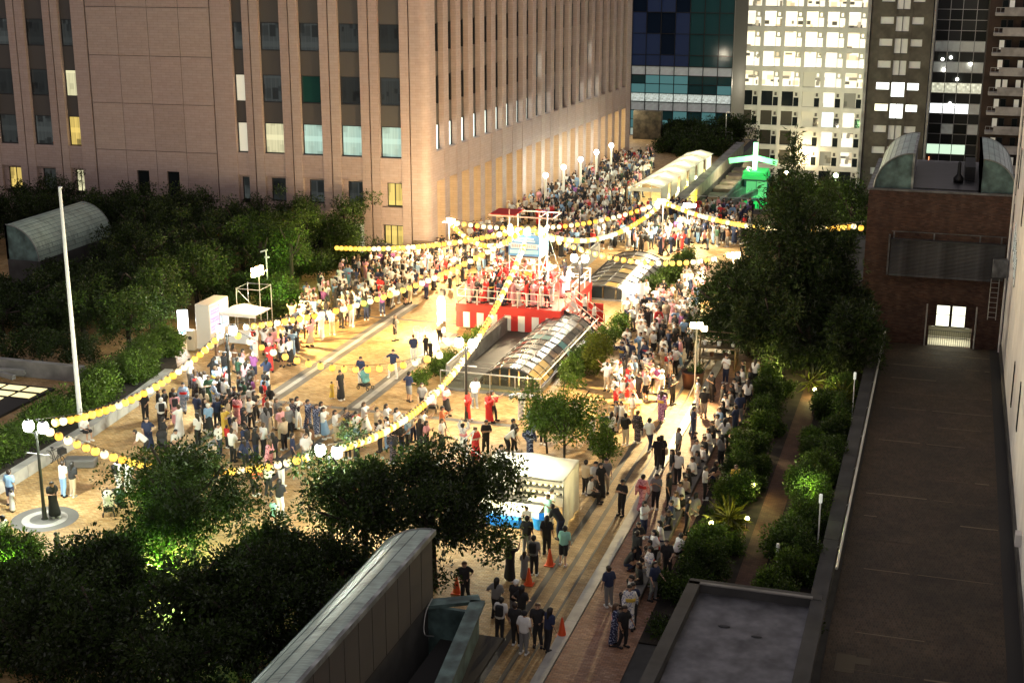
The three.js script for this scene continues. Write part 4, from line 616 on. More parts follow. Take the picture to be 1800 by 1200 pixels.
// ================= lanterns =================
const EYE = camera.position.clone();
{
  const TOWER = V(-25.2, 5.9, -85), L1 = V(-35.5, 4.25, -47.45), L2 = V(-35.1, 4.2, -63.3), LM = V(-22.4, 4.1, -64.65), LB = V(-22.6, 4.2, -48.4), CP = V(-33.9, 4, -94.4), RP = V(-20.7, 4, -106.6);
  const strings = [
    [TOWER, L2, 1.22, 'tower', 'left twin lamp cord'], [L2, L1, 1.1, 'left twin lamp', 'planter cord'], [L2, LM, 1.75, 'left twin lamp', 'dance floor cord', 0.72],
    [L1, LB, 1.45, 'ringed lamp', 'nearest low cord', 0.45], [V(-25.2, 5.2, -84.7), LB, 3.0, 'tower', 'long middle lamp cord', 0.48], [CP, TOWER, 1.45, 'corner floodlight', 'short building corner cord'],
    [V(-43.05, 1.6, -94), TOWER, 0.55, 'grove', 'office front cord'], [TOWER, RP, 1.75, 'tower', 'ramp floodlight cord'], [TOWER, V(-13.18, 3.2, -93.1), 1.3, 'tower', 'far glass vault cord'],
    [CP, RP, 1.15, 'building corner', 'farthest cord behind the tower'], [RP, V(-4.4, 7.2, -85.7), 1.0, 'ramp floodlight', 'far right crowd cord'],
  ];
  const prof = []; for (let i = 0; i <= 8; i++) { const t = -1 + i / 4; prof.push([0.05 + 0.118 * Math.sqrt(Math.max(0, 1 - t * t * 0.97)) + (i % 2 ? 0.006 : 0), t * 0.17]); }
  const body = lathe(prof, 10), cap = merge([new THREE.CylinderGeometry(0.055, 0.06, 0.03, 8).translate(0, 0.176, 0), new THREE.CylinderGeometry(0.05, 0.045, 0.03, 8).translate(0, -0.176, 0), new THREE.CylinderGeometry(0.006, 0.006, 0.1, 4).translate(0, 0.23, 0)]);
  const lanternTex = tex(8, 64, (x, y) => { const t = y / 63 * 2 - 1; return clampB(255 * (0.52 + 0.48 * Math.sqrt(Math.max(0, 1 - t * t))) * (y % 8 < 1 ? 0.82 : 1)); });
  const kinds = [['yellow', glow(1, 0.57, 0.08, 1.5, { color: rgb(0.3, 0.18, 0.04), emissiveMap: lanternTex })], ['white', glow(1, 0.8, 0.42, 1.5, { color: rgb(0.35, 0.3, 0.2), emissiveMap: lanternTex })], ['amber', glow(1, 0.46, 0.05, 1.3, { color: rgb(0.3, 0.15, 0.03), emissiveMap: lanternTex })]];
  const all = []; const r = rng(55);
  strings.forEach(([A, B, sag, end, cord, gap = 0.55], si) => {
    const at = (t) => A.clone().lerp(B, t).setY(A.y + (B.y - A.y) * t - 4 * sag * t * (1 - t)), L = A.distanceTo(B) + sag, n = Math.floor((L - 1.2) / gap);
    const c = obj('festoon_cable', tube(Array.from({ length: 13 }, (_, i) => at(i / 12).add(V(0, 0.24, 0))), 0.012, 36, 4), M.black); tag(c, `thin black cable carrying the lanterns of the ${cord}`, 'cable', 'lantern cables');
    for (let i = 0; i < n; i++) { const t = (0.7 + i * gap) / L, p = at(t), k = r() < 0.42 ? 0 : r() < 0.72 ? 1 : 2; all.push({ p, k, i, si, end, cord }); if (i % 6 === 3) lamp([p.x, p.y, p.z], rgb(1, 0.62, 0.22), 1.1, 0.14); }
  });
  all.sort((a, b) => a.p.distanceTo(EYE) - b.p.distanceTo(EYE));
  const proto = []; 
  const rest = [[], [], []], caps = [];
  all.forEach((l, j) => {
    if (j < 300) {
      let t; if (!proto[l.k]) { t = proto[l.k] = new THREE.Group(); obj('lantern_shade', body, kinds[l.k][1], t); obj('lantern_cap', cap, M.black, t); } else t = proto[l.k].clone();
      t.name = numbered('paper_lantern'); scene.add(t); t.position.copy(l.p); t.rotation.set((hash(j, 1) - 0.5) * 0.3, hash(j, 3) * 6, (hash(j, 2) - 0.5) * 0.3); t.scale.setScalar(0.92 + 0.16 * hash(j, 4)); t.userData = {}; tag(t, `${kinds[l.k][0]} paper lantern, ${ordinal(l.i + 1)} from the ${l.end} on the ${l.cord}`, 'lantern', 'paper lanterns strung from the tower');
    } else { rest[l.k].push(body.clone().translate(l.p.x, l.p.y, l.p.z)); }
  });
  if (all.length > 300) { const t = thing('paper_lantern_row', 'rows of small glowing paper lanterns farthest from the camera behind the tower', 'lanterns'); t.userData.kind = 'stuff'; rest.forEach((g, k) => g.length && (obj('lantern_shade', g, kinds[k][1], t).userData.kind = 'stuff')); }
  for (const [p, l] of [[V(-4.6, 7.0, -85.75), 'orange paper lantern hanging alone at the left edge of the brick building']]) { const t = thing('paper_lantern', l, 'lantern', p.toArray()); obj('lantern_shade', body, kinds[2][1], t); obj('lantern_cap', cap, M.black, t); }
  const post = thing('lantern_post', 'thin pole holding the lantern cord end by the office front', 'post', [-43.1, 0, -94]); obj('pole', bar([0, 0, 0], [0, 1.9, 0], 0.03), M.steel, post);
}
// ================= twin lamp posts =================
{
  const headG = lathe([[0.02, 0.24], [0.16, 0.22], [0.22, 0.1], [0.225, -0.05], [0.19, -0.18], [0.1, -0.24], [0.02, -0.245]], 14), bulb = glow(1, 1, 0.9, 14);
  const lampPost = (x, z, label, turn, I, colr) => {
    const t = thing('twin_lamp_post', label, 'lamp post', [x, 0, z], turn, 'twin globe lamp posts of the plaza');
    obj('base', lathe([[0.16, 0], [0.16, 0.06], [0.11, 0.1], [0.1, 0.5], [0.085, 0.55]], 12), M.darkSteel, t); obj('pole', bar([0, 0.5, 0], [0, 3.95, 0], 0.08, 10, 0.055), M.darkSteel, t);
    obj('arm', [tube([[0, 3.6, 0], [-0.12, 3.85, 0], [-0.36, 3.9, 0]], 0.03, 10), tube([[0, 3.6, 0], [0.12, 3.85, 0], [0.36, 3.9, 0]], 0.03, 10)], M.darkSteel, t); obj('crossbar', bar([-0.55, 2.95, 0], [0.55, 2.95, 0], 0.02), M.steel, t);
    for (const s of [-0.36, 0.36]) { obj('globe', headG.clone().translate(s, 4.16, 0), bulb, t); obj('globe_collar', [lathe([[0.06, 0.26], [0.13, 0.25], [0.02, 0.32]], 10).translate(s, 4.15, 0)], M.darkSteel, t); }
    for (const s of [-0.36, 0.36]) lamp([x + Math.cos(turn) * s, 4.16, z - Math.sin(turn) * s], colr, I, 0.2);
  };
  lampPost(-35.5, -47.45, 'twin lamp post standing in the round paving ring at the left edge', 0, 62, COOL);
  lampPost(-35.1, -63.3, 'twin lamp post in the left crowd beside the white screen cabinet', 0.05, 62, COOL);
  lampPost(-22.6, -48.4, 'twin lamp post rising among the near dark trees', 0, 66, COOL);
  lampPost(-22.4, -64.65, 'twin lamp post in front of the near glass vault', 0, 55, WHITE);
  lampPost(-21.75, -84.95, 'twin lamp post at the stage stair beside the far glass vault', 0, 100, WHITE);
}
// ================= floodlights =================
{
  const flood = (name, label, x, y, z, heads, col, I, aim, dir = 1) => {
    const t = thing(name, label, 'floodlight', [x, 0, z]);
    obj('pole', [bar([0, 0, 0], [0, y, 0], 0.045, 8)], M.steel, t); obj('tripod_leg', [0, 2.1, 4.2].map((a) => bar([0, 0.9, 0], [Math.cos(a) * 0.6, 0, Math.sin(a) * 0.6], 0.025)), M.steel, t); obj('crossbar', bar([-0.5, y - 0.1, 0], [0.5, y - 0.1, 0], 0.03), M.steel, t);
    heads.forEach(([dx, dy, dz], i) => { obj('lamp_head', new RoundedBoxGeometry(0.3, 0.26, 0.2, 2, 0.03).translate(dx, y + dy, dz), glow(col[0], col[1], col[2], 14), t); });
    if (aim) { const l = new THREE.SpotLight(rgb(...col), I, 0, 1.3, 0.5); l.position.set(x + 0.3 * Math.sign(aim[0] - x), y + 0.05, z + 0.3); l.target.position.set(...aim); l.castShadow = true; l.shadow.radius = 9; scene.add(l, l.target); } else lamp([x, y + 0.05, z + 0.35 * dir], rgb(...col), I, 0.2);
    return t;
  };
  flood('floodlight_stand', 'amber floodlight stand at the rounded corner of the office building', -33.9, 4.05, -94.4, [[0, 0.1, 0], [0.28, 0.05, 0]], [1, 0.74, 0.38], 250);
  flood('floodlight_stand', 'bright floodlight stand at the plaza end of the far ramp wall', -20.7, 4.0, -106.6, [[0, 0.08, 0], [-0.3, 0.05, 0]], [1, 0.84, 0.52], 240);
  flood('floodlight_stand', 'white floodlight at the foot of the yellow banners by the ramp', -19.6, 2.9, -111.3, [[-0.2, 0.08, 0], [0.15, 0.08, 0], [0.5, 0.08, 0]], [1, 0.95, 0.7], 90);
  flood('floodlight_stand', 'bright warm floodlight stand between the lit crowd and the dark pine', -11.9, 4.0, -71.6, [[-0.2, 0.1, 0], [0.15, 0.14, 0], [0.4, -0.05, 0]], [1, 0.75, 0.37], 560, [-15.5, 0, -66.5]);
  flood('floodlight_stand', 'low floodlight under the pine at the right end of the far lanterns', -13.2, 3.1, -93.2, [[-0.3, 0, 0], [0, 0.1, 0], [0.3, 0.15, 0]], [1, 0.8, 0.45], 260);
  const sc = thing('scaffold_tower', 'thin scaffold tower carrying a cluster of amber floodlights beside the left trees', 'scaffold', [-40.3, 0, -75.6]);
  const sq = [[-0.8, 0], [0.8, 0], [-0.8, -1.5], [0.8, -1.5]]; for (const [x, z] of sq) obj('post', bar([x, 0, z], [x, 3.05, z], 0.03), M.steel, sc);
  obj('brace', [...[1.5, 3.0].flatMap((y) => [bar([-0.8, y, 0], [0.8, y, 0], 0.025), bar([-0.8, y, -1.5], [0.8, y, -1.5], 0.025), bar([-0.8, y, 0], [-0.8, y, -1.5], 0.025), bar([0.8, y, 0], [0.8, y, -1.5], 0.025)]), bar([-0.8, 3, 0], [0.8, 1.5, 0], 0.02), bar([0.8, 3.0, 0], [0.8, 4.3, 0], 0.03)], M.steel, sc);
  for (let i = 0; i < 6; i++) obj('lamp_head', new RoundedBoxGeometry(0.26, 0.24, 0.2, 2, 0.03).translate(0.5 + 0.24 * (i % 3) * 1.1, 3.95 + 0.32 * Math.floor(i / 3) + 0.1 * (i % 3), 0.1), glow(1, 0.62, 0.24, 14), sc);
  obj('bracket', bar([0.3, 4.0, 0], [1.4, 4.3, 0], 0.03), M.steel, sc);
  { const l = new THREE.SpotLight(rgb(1, 0.68, 0.28), 460, 0, 1.25, 0.5); l.position.set(-38.9, 4.3, -75.2); l.target.position.set(-30, 0, -79); l.castShadow = true; l.shadow.radius = 10; scene.add(l, l.target); } lamp([-38.9, 4.7, -75.0], rgb(1, 0.72, 0.34), 60, 0.2);
  // tall bright light column at the left front of the stage
  const lc = thing('light_column', 'tall blown-out white light column at the left front corner of the stage', 'light', [-28.95, 0, -79.0]);
  obj('foot', lathe([[0.3, 0], [0.3, 0.05], [0.08, 0.1], [0.06, 0.3]], 12), M.darkSteel, lc);
  obj('light_tube', lathe([[0.02, 0.3], [0.2, 0.34], [0.24, 0.8], [0.24, 2.3], [0.16, 2.55], [0.02, 2.58]], 14), glow(1, 0.9, 0.6, 7), lc); obj('speaker', new RoundedBoxGeometry(0.32, 0.42, 0.3, 2, 0.03).translate(0.1, 2.85, 0), M.black, lc);
  for (const y of [0.8, 1.6, 2.3]) lamp([-28.95 - 0.3, y, -78.65], rgb(1, 0.7, 0.34), 50, 0.2);
  // five short white lamps along the office building
  for (let i = 0; i < 5; i++) { const x = -35.0 + i * 0.33, z = -119.5 - i * 4.9, t = thing('bollard_lamp', `${ordinal(i + 1)} of five white lamp columns along the side of the office building`, 'lamp', [x + 1.2, 0, z]); obj('column', lathe([[0.16, 0], [0.16, 0.1], [0.12, 0.2], [0.12, 3.1], [0.1, 3.15]], 10), M.white, t); obj('lamp_globe', ball(0, 3.38, 0, 0.24), glow(0.92, 1, 0.9, 12), t); lamp([x + 1.2, 3.38, z], COOL, 13, 0.2); }
  // tall white lamp by the grove
  const tl = thing('street_lamp', 'tall white street lamp with flat arms before the green lit tree', 'street lamp', [-44.4, 0, -86.2]); obj('pole', bar([0, 0, 0], [0, 3.0, 0], 0.06, 8), M.white, tl); obj('lamp_head', [new RoundedBoxGeometry(0.5, 0.1, 0.24, 2, 0.03).rotateZ(0.3).translate(-0.15, 2.9, 0), new RoundedBoxGeometry(0.3, 0.12, 0.2, 2, 0.03).translate(0.1, 2.5, 0.1)], M.white, tl);
  lamp([-42.2, 2.6, -85.2], rgb(0.5, 1, 0.25), 12, 0.1); lamp([-40.6, 1.6, -80.6], rgb(0.6, 1, 0.3), 12, 0.1);
  lamp([-26.8, 0.6, -43.2], rgb(0.5, 1, 0.2), 45, 0.08); lamp([-28.6, 0.8, -45.0], rgb(0.55, 1, 0.25), 26, 0.08); lamp([-32.9, 1.5, -40.2], rgb(0.5, 1, 0.15), 30, 0.06);
  const up = (x, z, l) => { const t = thing('uplight', l, 'light', [x, 0, z]); obj('lamp_body', lathe([[0.02, 0], [0.1, 0.0], [0.1, 0.2], [0.08, 0.22]], 10), M.black, t); obj('lamp_lens', ball(0, 0.23, 0, 0.07, 1, 0.4, 1), glow(0.5, 1, 0.25, 6), t); };
  up(-26.9, -44.1, 'small green uplight at the foot of the ivy column'); up(-33.4, -40.2, 'small green uplight in the corner bush at bottom left'); up(-42.6, -81.2, 'small green uplight at the round bush by the left crowd'); up(-28.0, -45.6, 'small green uplight under the light leafed near tree'); up(-43.3, -85.9, 'small green uplight on the bright green tree behind the lamp');
  // garden lights
  const gl = [[-8.1, 0.45, -54.2, 5, 'brightest yellow garden lamp beside the spiky plant'], [-6.75, 0.45, -55.1, 2, 'yellow garden lamp at the brick garden path'], [-6.95, 0.7, -58.3, 7, 'yellow garden lamp below the lit yellow flowers'], [-8.3, 0.8, -75.9, 12, 'yellow garden lamp behind the seated row near the pines'], [-5.75, 0.5, -73.4, 5, 'white garden lamp by the parapet planting'], [-4.7, 0.6, -74.3, 6, 'orange garden lamp lighting the spiky plant at the parapet']];
  for (const [x, y, z, I, l] of gl) { const t = thing('garden_lamp', l, 'garden lamp', [x, 0, z]); obj('stake', bar([0, 0, 0], [0, y, 0], 0.03), M.darkSteel, t); obj('lamp_globe', ball(0, y + 0.08, 0, 0.1), glow(1, 0.88, 0.32, 8), t); lamp([x, y + 0.08, z], rgb(1, 0.85, 0.3), I, 0.06); }
  for (const [x, z, h, l, lit] of [[-3.53, -69.6, 2.86, 'thin pole lamp in the garden nearest the orange lit plant', 1], [-3.66, -53.0, 2.8, 'thin white pole lamp in the garden above the grey roof', 1], [-5.05, -51.4, 1.2, 'short thin post in the garden left of the pole lamp', 0]]) { const t = thing('pole_lamp', l, 'pole lamp', [x, 0, z]); obj('pole', bar([0, 0, 0], [0, h - 0.35, 0], 0.03), M.white, t); obj('lamp_head', new RoundedBoxGeometry(0.13, 0.38, 0.13, 2, 0.04).translate(0, h - 0.17, 0), lit ? glow(0.8, 0.85, 0.72, 0.25) : M.white, t); }
  lamp([-4.6, 1.6, -57.0], rgb(0.8, 1, 0.3), 5, 0.06);
  const sl = thing('street_lamp', 'white street lamp with a bent arm at the far corner of the terrace', 'street lamp', [-3.4, 0, -82.2]); obj('pole', bar([0, 0, 0], [0, 2.95, 0], 0.05, 8), M.white, sl); obj('lamp_head', [new RoundedBoxGeometry(0.5, 0.09, 0.24, 2, 0.03).rotateZ(-0.2).translate(-0.4, 2.45, 0.1), beam([0, 2.1, 0], [-0.4, 2.4, 0.05], 0.05, 0.05), ball(0, 2.97, 0, 0.1)], M.white, sl);
}
// ================= flagpole, planter, skylight, screens =================
{
  const f = thing('flagpole', 'tall plain white flagpole in front of the left grove', 'flagpole', [-40.0, 0, -57.0]); obj('pole', bar([0, 0, 0], [0, 12.4, 0], 0.13, 12, 0.07), M.white, f); obj('base', lathe([[0.3, 0], [0.3, 0.08], [0.16, 0.2], [0.13, 0.22]], 14), M.steel, f); obj('truck', ball(0.03, 12.42, 0, 0.1, 1, 0.6, 1), M.white, f); obj('cleat', bar([0.12, 1.2, 0.1], [0.12, 1.45, 0.1], 0.02), M.steel, f);
  const pw = thing('planter_wall', 'pale stone planter wall running from the left edge past the flagpole', 'wall', [-39.6, 0, -57]);
  const P = [[0.35, 14], [0.3, 7], [0.05, 0], [-0.4, -5.0], [-1.0, -9.5]]; for (let i = 0; i < 4; i++) { const [a, b] = P[i], [c, d] = P[i + 1], n = Math.round((b - d) / 1.4); for (let k = 0; k < n; k++) { const f0 = k / n, f1 = (k + 0.985) / n; obj('coping_stone', beam([a + (c - a) * f0, 0.29 + 0.006 * hash(i, k), b + (d - b) * f0], [a + (c - a) * f1, 0.29 + 0.006 * hash(i, k), b + (d - b) * f1], 0.5, 0.58), M.whiteStone, pw); } }
  obj('soil', prism([[0.1, 14], [0, 7], [-0.2, 0], [-0.7, -5], [-1.4, -11], [-3.4, -14], [-4.2, -10], [-3.4, 0], [-2.2, 14]], 0.3, 0.15), M.soil, pw);
  const gw = thing('grey_wall', 'low dark grey wall below the clipped hedge at the left edge', 'wall', [-50, 0, -64.6]); obj('wall', bb(-6, 5.2, 0, 0.9, -0.2, 0.2), M.concrete, gw); obj('beam', [beam([-2, 0.5, 1.2], [1.6, 0.35, 0.4], 0.3, 0.3), beam([0.4, 0.35, 1.0], [1.6, 0.35, 1.4], 0.25, 0.25)], M.concrete, gw);
  const sk = thing('yellow_skylight', 'sunken skylight of yellow lit glass squares at the left edge', 'skylight', [-48.9, 0.12, -61.0]);
  const ym = glow(1, 0.83, 0.32, 0.6); obj('well', bb(-5, 3.4, -0.12, 0.02, -1.8, 6), M.groove, sk);
  for (let c = 0; c < 6; c++) for (let r = 0; r < 7; r++) { const x0 = -4.6 + c * 1.33, z0 = -1.5 + r * 1.0; if (x0 + 1.1 > 3.3 - r * 0.12) continue; const f = obj('window', [bb(x0 - 0.03, x0 + 1.13, 0.03, 0.07, z0 - 0.03, z0 + 0.02), bb(x0 - 0.03, x0 + 1.13, 0.03, 0.07, z0 + 0.78, z0 + 0.83)], M.frame, sk); obj('pane', bb(x0, x0 + 1.1, 0.03, 0.06, z0 + 0.03, z0 + 0.77), ym, f); }
  // lit sign, screen cabinet, speaker, small tents
  const sg = thing('light_sign', 'glowing white upright sign panel by the end of the planter hedge', 'sign', [-43.4, 0, -73.0], 0.45); obj('post', bar([0, 0, 0], [0, 0.6, 0], 0.05), M.steel, sg); obj('sign_panel', new RoundedBoxGeometry(0.62, 1.55, 0.16, 3, 0.06).translate(0, 1.35, 0), glow(0.92, 0.97, 1, 3.2), sg); obj('sign_mark', [bb(-0.16, 0.02, 0.66, 0.8, 0.085, 0.1), bb(-0.05, 0.17, 0.76, 0.92, 0.085, 0.1)], plain(0.05, 0.35, 0.55, 0.5), sg); lamp([-43.1, 1.4, -72.6], rgb(0.92, 0.97, 1), 16, 0.2);
  const cb = thing('screen_cabinet', 'large beige cabinet with lit pink and pale blue screens on its right side', 'cabinet', [-41.6, 0, -73.4]);
  obj('body', [new RoundedBoxGeometry(0.95, 2.75, 2.4, 2, 0.04).translate(0, 1.4, 0)], plain(0.62, 0.57, 0.5, 0.5), cb);
  const mkScr = (cols, seed) => { const cv = document.createElement('canvas'); cv.width = 128; cv.height = 128; const c = cv.getContext('2d'), r = rng(seed); c.fillStyle = cols[0]; c.fillRect(0, 0, 128, 128); for (let i = 0; i < 3; i++) { c.fillStyle = cols[1]; c.fillRect(6, 8 + i * 42, 116, 24); c.fillStyle = cols[2]; for (let k = 0; k < 9; k++) c.fillRect(10 + k * 12, 14 + i * 42 + r() * 6, 8, 3 + r() * 6); } const t = new THREE.CanvasTexture(cv); t.colorSpace = THREE.SRGBColorSpace; t.magFilter = THREE.LinearFilter; return t; };
  obj('screen', new THREE.PlaneGeometry(1.05, 1.5).rotateY(Math.PI / 2).translate(0.49, 1.75, 0.58), mat({ color: rgb(0.02, 0.02, 0.02), emissive: rgb(1, 1, 1), emissiveIntensity: 0.85, emissiveMap: mkScr(['#e9d3ee', '#d9a0cf', '#f6e6f6'], 3), roughness: 0.3 }), cb); obj('screen', new THREE.PlaneGeometry(1.05, 1.5).rotateY(Math.PI / 2).translate(0.49, 1.75, -0.56), mat({ color: rgb(0.02, 0.02, 0.02), emissive: rgb(1, 1, 1), emissiveIntensity: 0.95, emissiveMap: mkScr(['#e2f2fb', '#c4e4f2', '#8fbcd4'], 4), roughness: 0.3 }), cb);
  obj('screen_frame', [bb(0.475, 0.52, 0.95, 2.56, 0.0, 0.05)], M.steel, cb);
  const sp = thing('speaker', 'beige loudspeaker box on the ground left of the screen cabinet', 'speaker', [-42.3, 0, -72.0], 0.2); obj('cabinet', new RoundedBoxGeometry(0.5, 1.2, 0.5, 2, 0.04).translate(0, 0.62, 0), plain(0.55, 0.45, 0.32, 0.6), sp); obj('cone', [new THREE.CylinderGeometry(0.12, 0.1, 0.04, 14).rotateX(Math.PI / 2).translate(0, 0.8, 0.26)], M.black, sp); obj('foot', bb(-0.2, 0.2, 0, 0.03, -0.2, 0.2), M.black, sp);
  const tt = thing('tent', 'small white and grey tent roof below the scaffold tower', 'tent', [-39.9, 0, -74.2]); for (const [x, z] of [[-1.1, 0.7], [1.1, 0.7], [-1.1, -0.9], [1.1, -0.9]]) obj('pole', bar([x, 0, z], [x, 2.0, z], 0.025), M.steel, tt); obj('canopy', [clean(new THREE.ConeGeometry(1.75, 0.45, 4, 1, true).rotateY(Math.PI / 4).scale(1, 1, 0.75).translate(0, 2.25, -0.1)), bb(-1.2, 1.2, 1.85, 2.05, 0.78, 0.8)], M.canvas, tt); obj('table', [bb(-0.9, 0.9, 0.7, 0.75, -0.2, 0.5), bb(-0.85, 0.85, 0.1, 0.7, 0.45, 0.48)], M.white, tt);
  // dark domed cover in front of the office entrance
  const dc = thing('covered_heap', 'dark domed tarpaulin cover before the lit office door', 'cover', [-39.6, 0, -96.0]); obj('cover', [ball(0, 0, 0, 1, 2.1, 1.75, 1.1, 20, 12)], plain(0.035, 0.032, 0.028, 0.7), dc); obj('strap', tube([[-0.3, 0, 1.12], [0, 1.2, 0.82], [0.2, 1.78, 0.1]], 0.02), M.steel, dc);
  const st = thing('stone_marker', 'tall rough brown stone slab in front of the corner of the office building', 'stone', [-37.0, 0, -97.0]); obj('slab', [new RoundedBoxGeometry(1.6, 1.9, 0.4, 3, 0.15).translate(0, 0.93, 0)], mat({ map: mottle2, color: rgb(0.22, 0.15, 0.09), roughness: 0.9 }), st); obj('plinth', bb(-0.95, 0.95, 0, 0.16, -0.4, 0.4), M.granite, st);
}
// ================= glass vaults over the sunken stairs =================
function glassVault(name, label, x0, x1, z0, z1, base, rise, nz, nx, lit, fr) {
  const t = thing(name, label, 'glass vault', [(x0 + x1) / 2, 0, z0]), w = (x1 - x0) / 2, L = z0 - z1, A = 1.15, R = w / Math.sin(A), cy = base + rise - R;
  const P = (u, z, d = 0) => { const a = -A + 2 * A * u; return [(R + d) * Math.sin(a), cy + (R + d) * Math.cos(a) * (rise / (R * (1 - Math.cos(A)))) + 0 * d + (1 - rise / (R * (1 - Math.cos(A)))) * R, z]; };
  for (let j = 0; j < nz; j++) for (let i = 0; i < nx; i++) {
    const u0 = (i + 0.06) / nx, u1 = (i + 0.94) / nx, za = -L * (j + 0.05) / nz, zb = -L * (j + 0.95) / nz, g = new THREE.BufferGeometry(), a = P(u0, za), b = P(u1, za), c = P(u1, zb), d = P(u0, zb);
    g.setAttribute('position', new THREE.Float32BufferAttribute([...a, ...b, ...c, ...a, ...c, ...d], 3)); g.computeVertexNormals(); obj('pane', g, lit(i, j), t);
  }
  const ribs = []; for (let j = 0; j <= nz; j++) ribs.push(tube(Array.from({ length: 9 }, (_, k) => P(k / 8, -L * j / nz)), j % nz === 0 ? 0.06 : fr, 12, 4)); for (let i = 0; i <= nx; i++) ribs.push(bar(P(i / nx, 0), P(i / nx, -L), i % nx === 0 ? 0.06 : fr, 4));
  obj('glazing_bar', ribs, M.frame, t);
  for (let i = 0; i < nx; i++) { const a = P(i / nx + 0.01, 0.01), b = P((i + 1) / nx - 0.01, 0.01), y0 = base * 0.6, g = new THREE.BufferGeometry(); g.setAttribute('position', new THREE.Float32BufferAttribute([a[0], y0, -0.03, b[0], y0, -0.03, b[0], b[1], -0.03, a[0], y0, -0.03, b[0], b[1], -0.03, a[0], a[1], -0.03], 3)); g.computeVertexNormals(); obj('end_pane', g, M.darkGlass, t); }
  obj('kerb', [bb(-w - 0.12, -w, 0, base, -L, 0), bb(w, w + 0.12, 0, base, -L, 0), bb(-w - 0.12, w + 0.12, 0, base * 0.6, -0.1, 0.05), bb(-w, w, 0, base * 0.6, -L - 0.05, -L + 0.1)], M.granite, t);
  return t;
}
{
  const pane = [new THREE.MeshPhysicalMaterial({ color: rgb(0.13, 0.12, 0.105), roughness: 0.22, transmission: 0.5, thickness: 0 }), new THREE.MeshPhysicalMaterial({ color: rgb(0.1, 0.1, 0.095), roughness: 0.3, transmission: 0.35, thickness: 0 }), new THREE.MeshPhysicalMaterial({ color: rgb(0.16, 0.13, 0.1), roughness: 0.26, transmission: 0.5, thickness: 0 })], yl = new THREE.MeshPhysicalMaterial({ color: rgb(0.8, 0.62, 0.25), roughness: 0.3, transmission: 0.7, thickness: 0 }), cy = new THREE.MeshPhysicalMaterial({ color: rgb(0.2, 0.45, 0.46), roughness: 0.16, transmission: 0.4, thickness: 0 });  // yl tints in the light from inside, cy paints a cyan reflection
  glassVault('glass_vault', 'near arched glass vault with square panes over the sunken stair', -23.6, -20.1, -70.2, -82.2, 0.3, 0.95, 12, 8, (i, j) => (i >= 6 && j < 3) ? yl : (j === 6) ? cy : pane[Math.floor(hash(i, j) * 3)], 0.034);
  lamp([-21.8, 0.5, -72.5], rgb(1, 0.7, 0.3), 9, 0.1); lamp([-21.2, 0.5, -77], rgb(1, 0.85, 0.55), 6, 0.1);
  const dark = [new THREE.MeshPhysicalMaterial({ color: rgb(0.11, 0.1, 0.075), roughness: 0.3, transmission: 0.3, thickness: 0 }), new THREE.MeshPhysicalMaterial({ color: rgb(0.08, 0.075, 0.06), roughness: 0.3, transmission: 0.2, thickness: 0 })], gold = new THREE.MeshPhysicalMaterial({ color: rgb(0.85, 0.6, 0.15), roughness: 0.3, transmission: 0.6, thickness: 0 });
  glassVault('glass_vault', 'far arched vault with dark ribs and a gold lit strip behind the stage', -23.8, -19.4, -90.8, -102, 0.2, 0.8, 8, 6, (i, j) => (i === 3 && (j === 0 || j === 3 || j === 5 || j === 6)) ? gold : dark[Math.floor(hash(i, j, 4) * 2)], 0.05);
  lamp([-21.6, 0.6, -96], rgb(1, 0.75, 0.3), 8, 0.1);
  const w = thing('stair_parapet', 'grey parapet wall with steel top rail along the left of the near glass vault', 'wall', [-25.5, 0, -70.5]); for (let i = 0; i < 7; i++) obj('wall_panel', bb(-0.12, 0.12, 0, 0.95, -1.85 * (i + 1) + 0.02, -1.85 * i), M.concrete, w); obj('handrail', [bar([0, 1.12, 0.2], [0, 1.12, -13.2], 0.04), ...Array.from({ length: 8 }, (_, i) => bar([0, 0.95, -i * 1.85], [0, 1.12, -i * 1.85], 0.02)), bar([0, 1.12, -13.2], [5.6, 1.12, -13.4], 0.04)], M.steel, w);
  const w2 = thing('stair_parapet', 'grey parapet wall with steel rail along the left of the far vault', 'wall', [-25.2, 0, -91]); for (let i = 0; i < 7; i++) obj('wall_panel', bb(-0.12, 0.12, 0, 0.95, -1.9 * (i + 1) + 0.02, -1.9 * i), M.concrete, w2); obj('handrail', [bar([0, 1.1, 0.2], [0, 1.1, -13.4], 0.04)], M.steel, w2);
  const gf = thing('glass_fence', 'glass balustrade with steel rail across the front of the near glass vault', 'fence', [-25.5, 0, -69.3]);
  for (let i = 0; i < 4; i++) { obj('glass_panel', bb(i * 1.42 + 0.04, i * 1.42 + 1.38, 0.12, 1.0, -0.012, 0.012), M.clearGlass, gf); } obj('post', Array.from({ length: 5 }, (_, i) => bar([i * 1.42, 0, 0], [i * 1.42, 1.06, 0], 0.03)), M.steel, gf); obj('handrail', [bar([0, 1.07, 0], [5.68, 1.07, 0], 0.035), bar([5.68, 1.07, 0], [5.68, 1.07, -13], 0.035)], M.steel, gf); obj('kerb', bb(-0.1, 5.8, 0, 0.12, -0.14, 0.14), M.granite, gf);
  const sf = thing('stair_well', 'dark sunken stair floor between the parapet and the near glass vault', 'stair', [-24.5, 0, -70.2]); obj('floor', bb(-0.9, 0.75, 0.004, 0.03, -12.6, 0.6), M.darkStone, sf); for (let i = 0; i < 8; i++) obj('step', bb(-0.8, 0.7, 0.03, 0.05 + 0.02 * i, -1.2 - i * 0.4, -0.82 - i * 0.4), M.granite, sf);
}
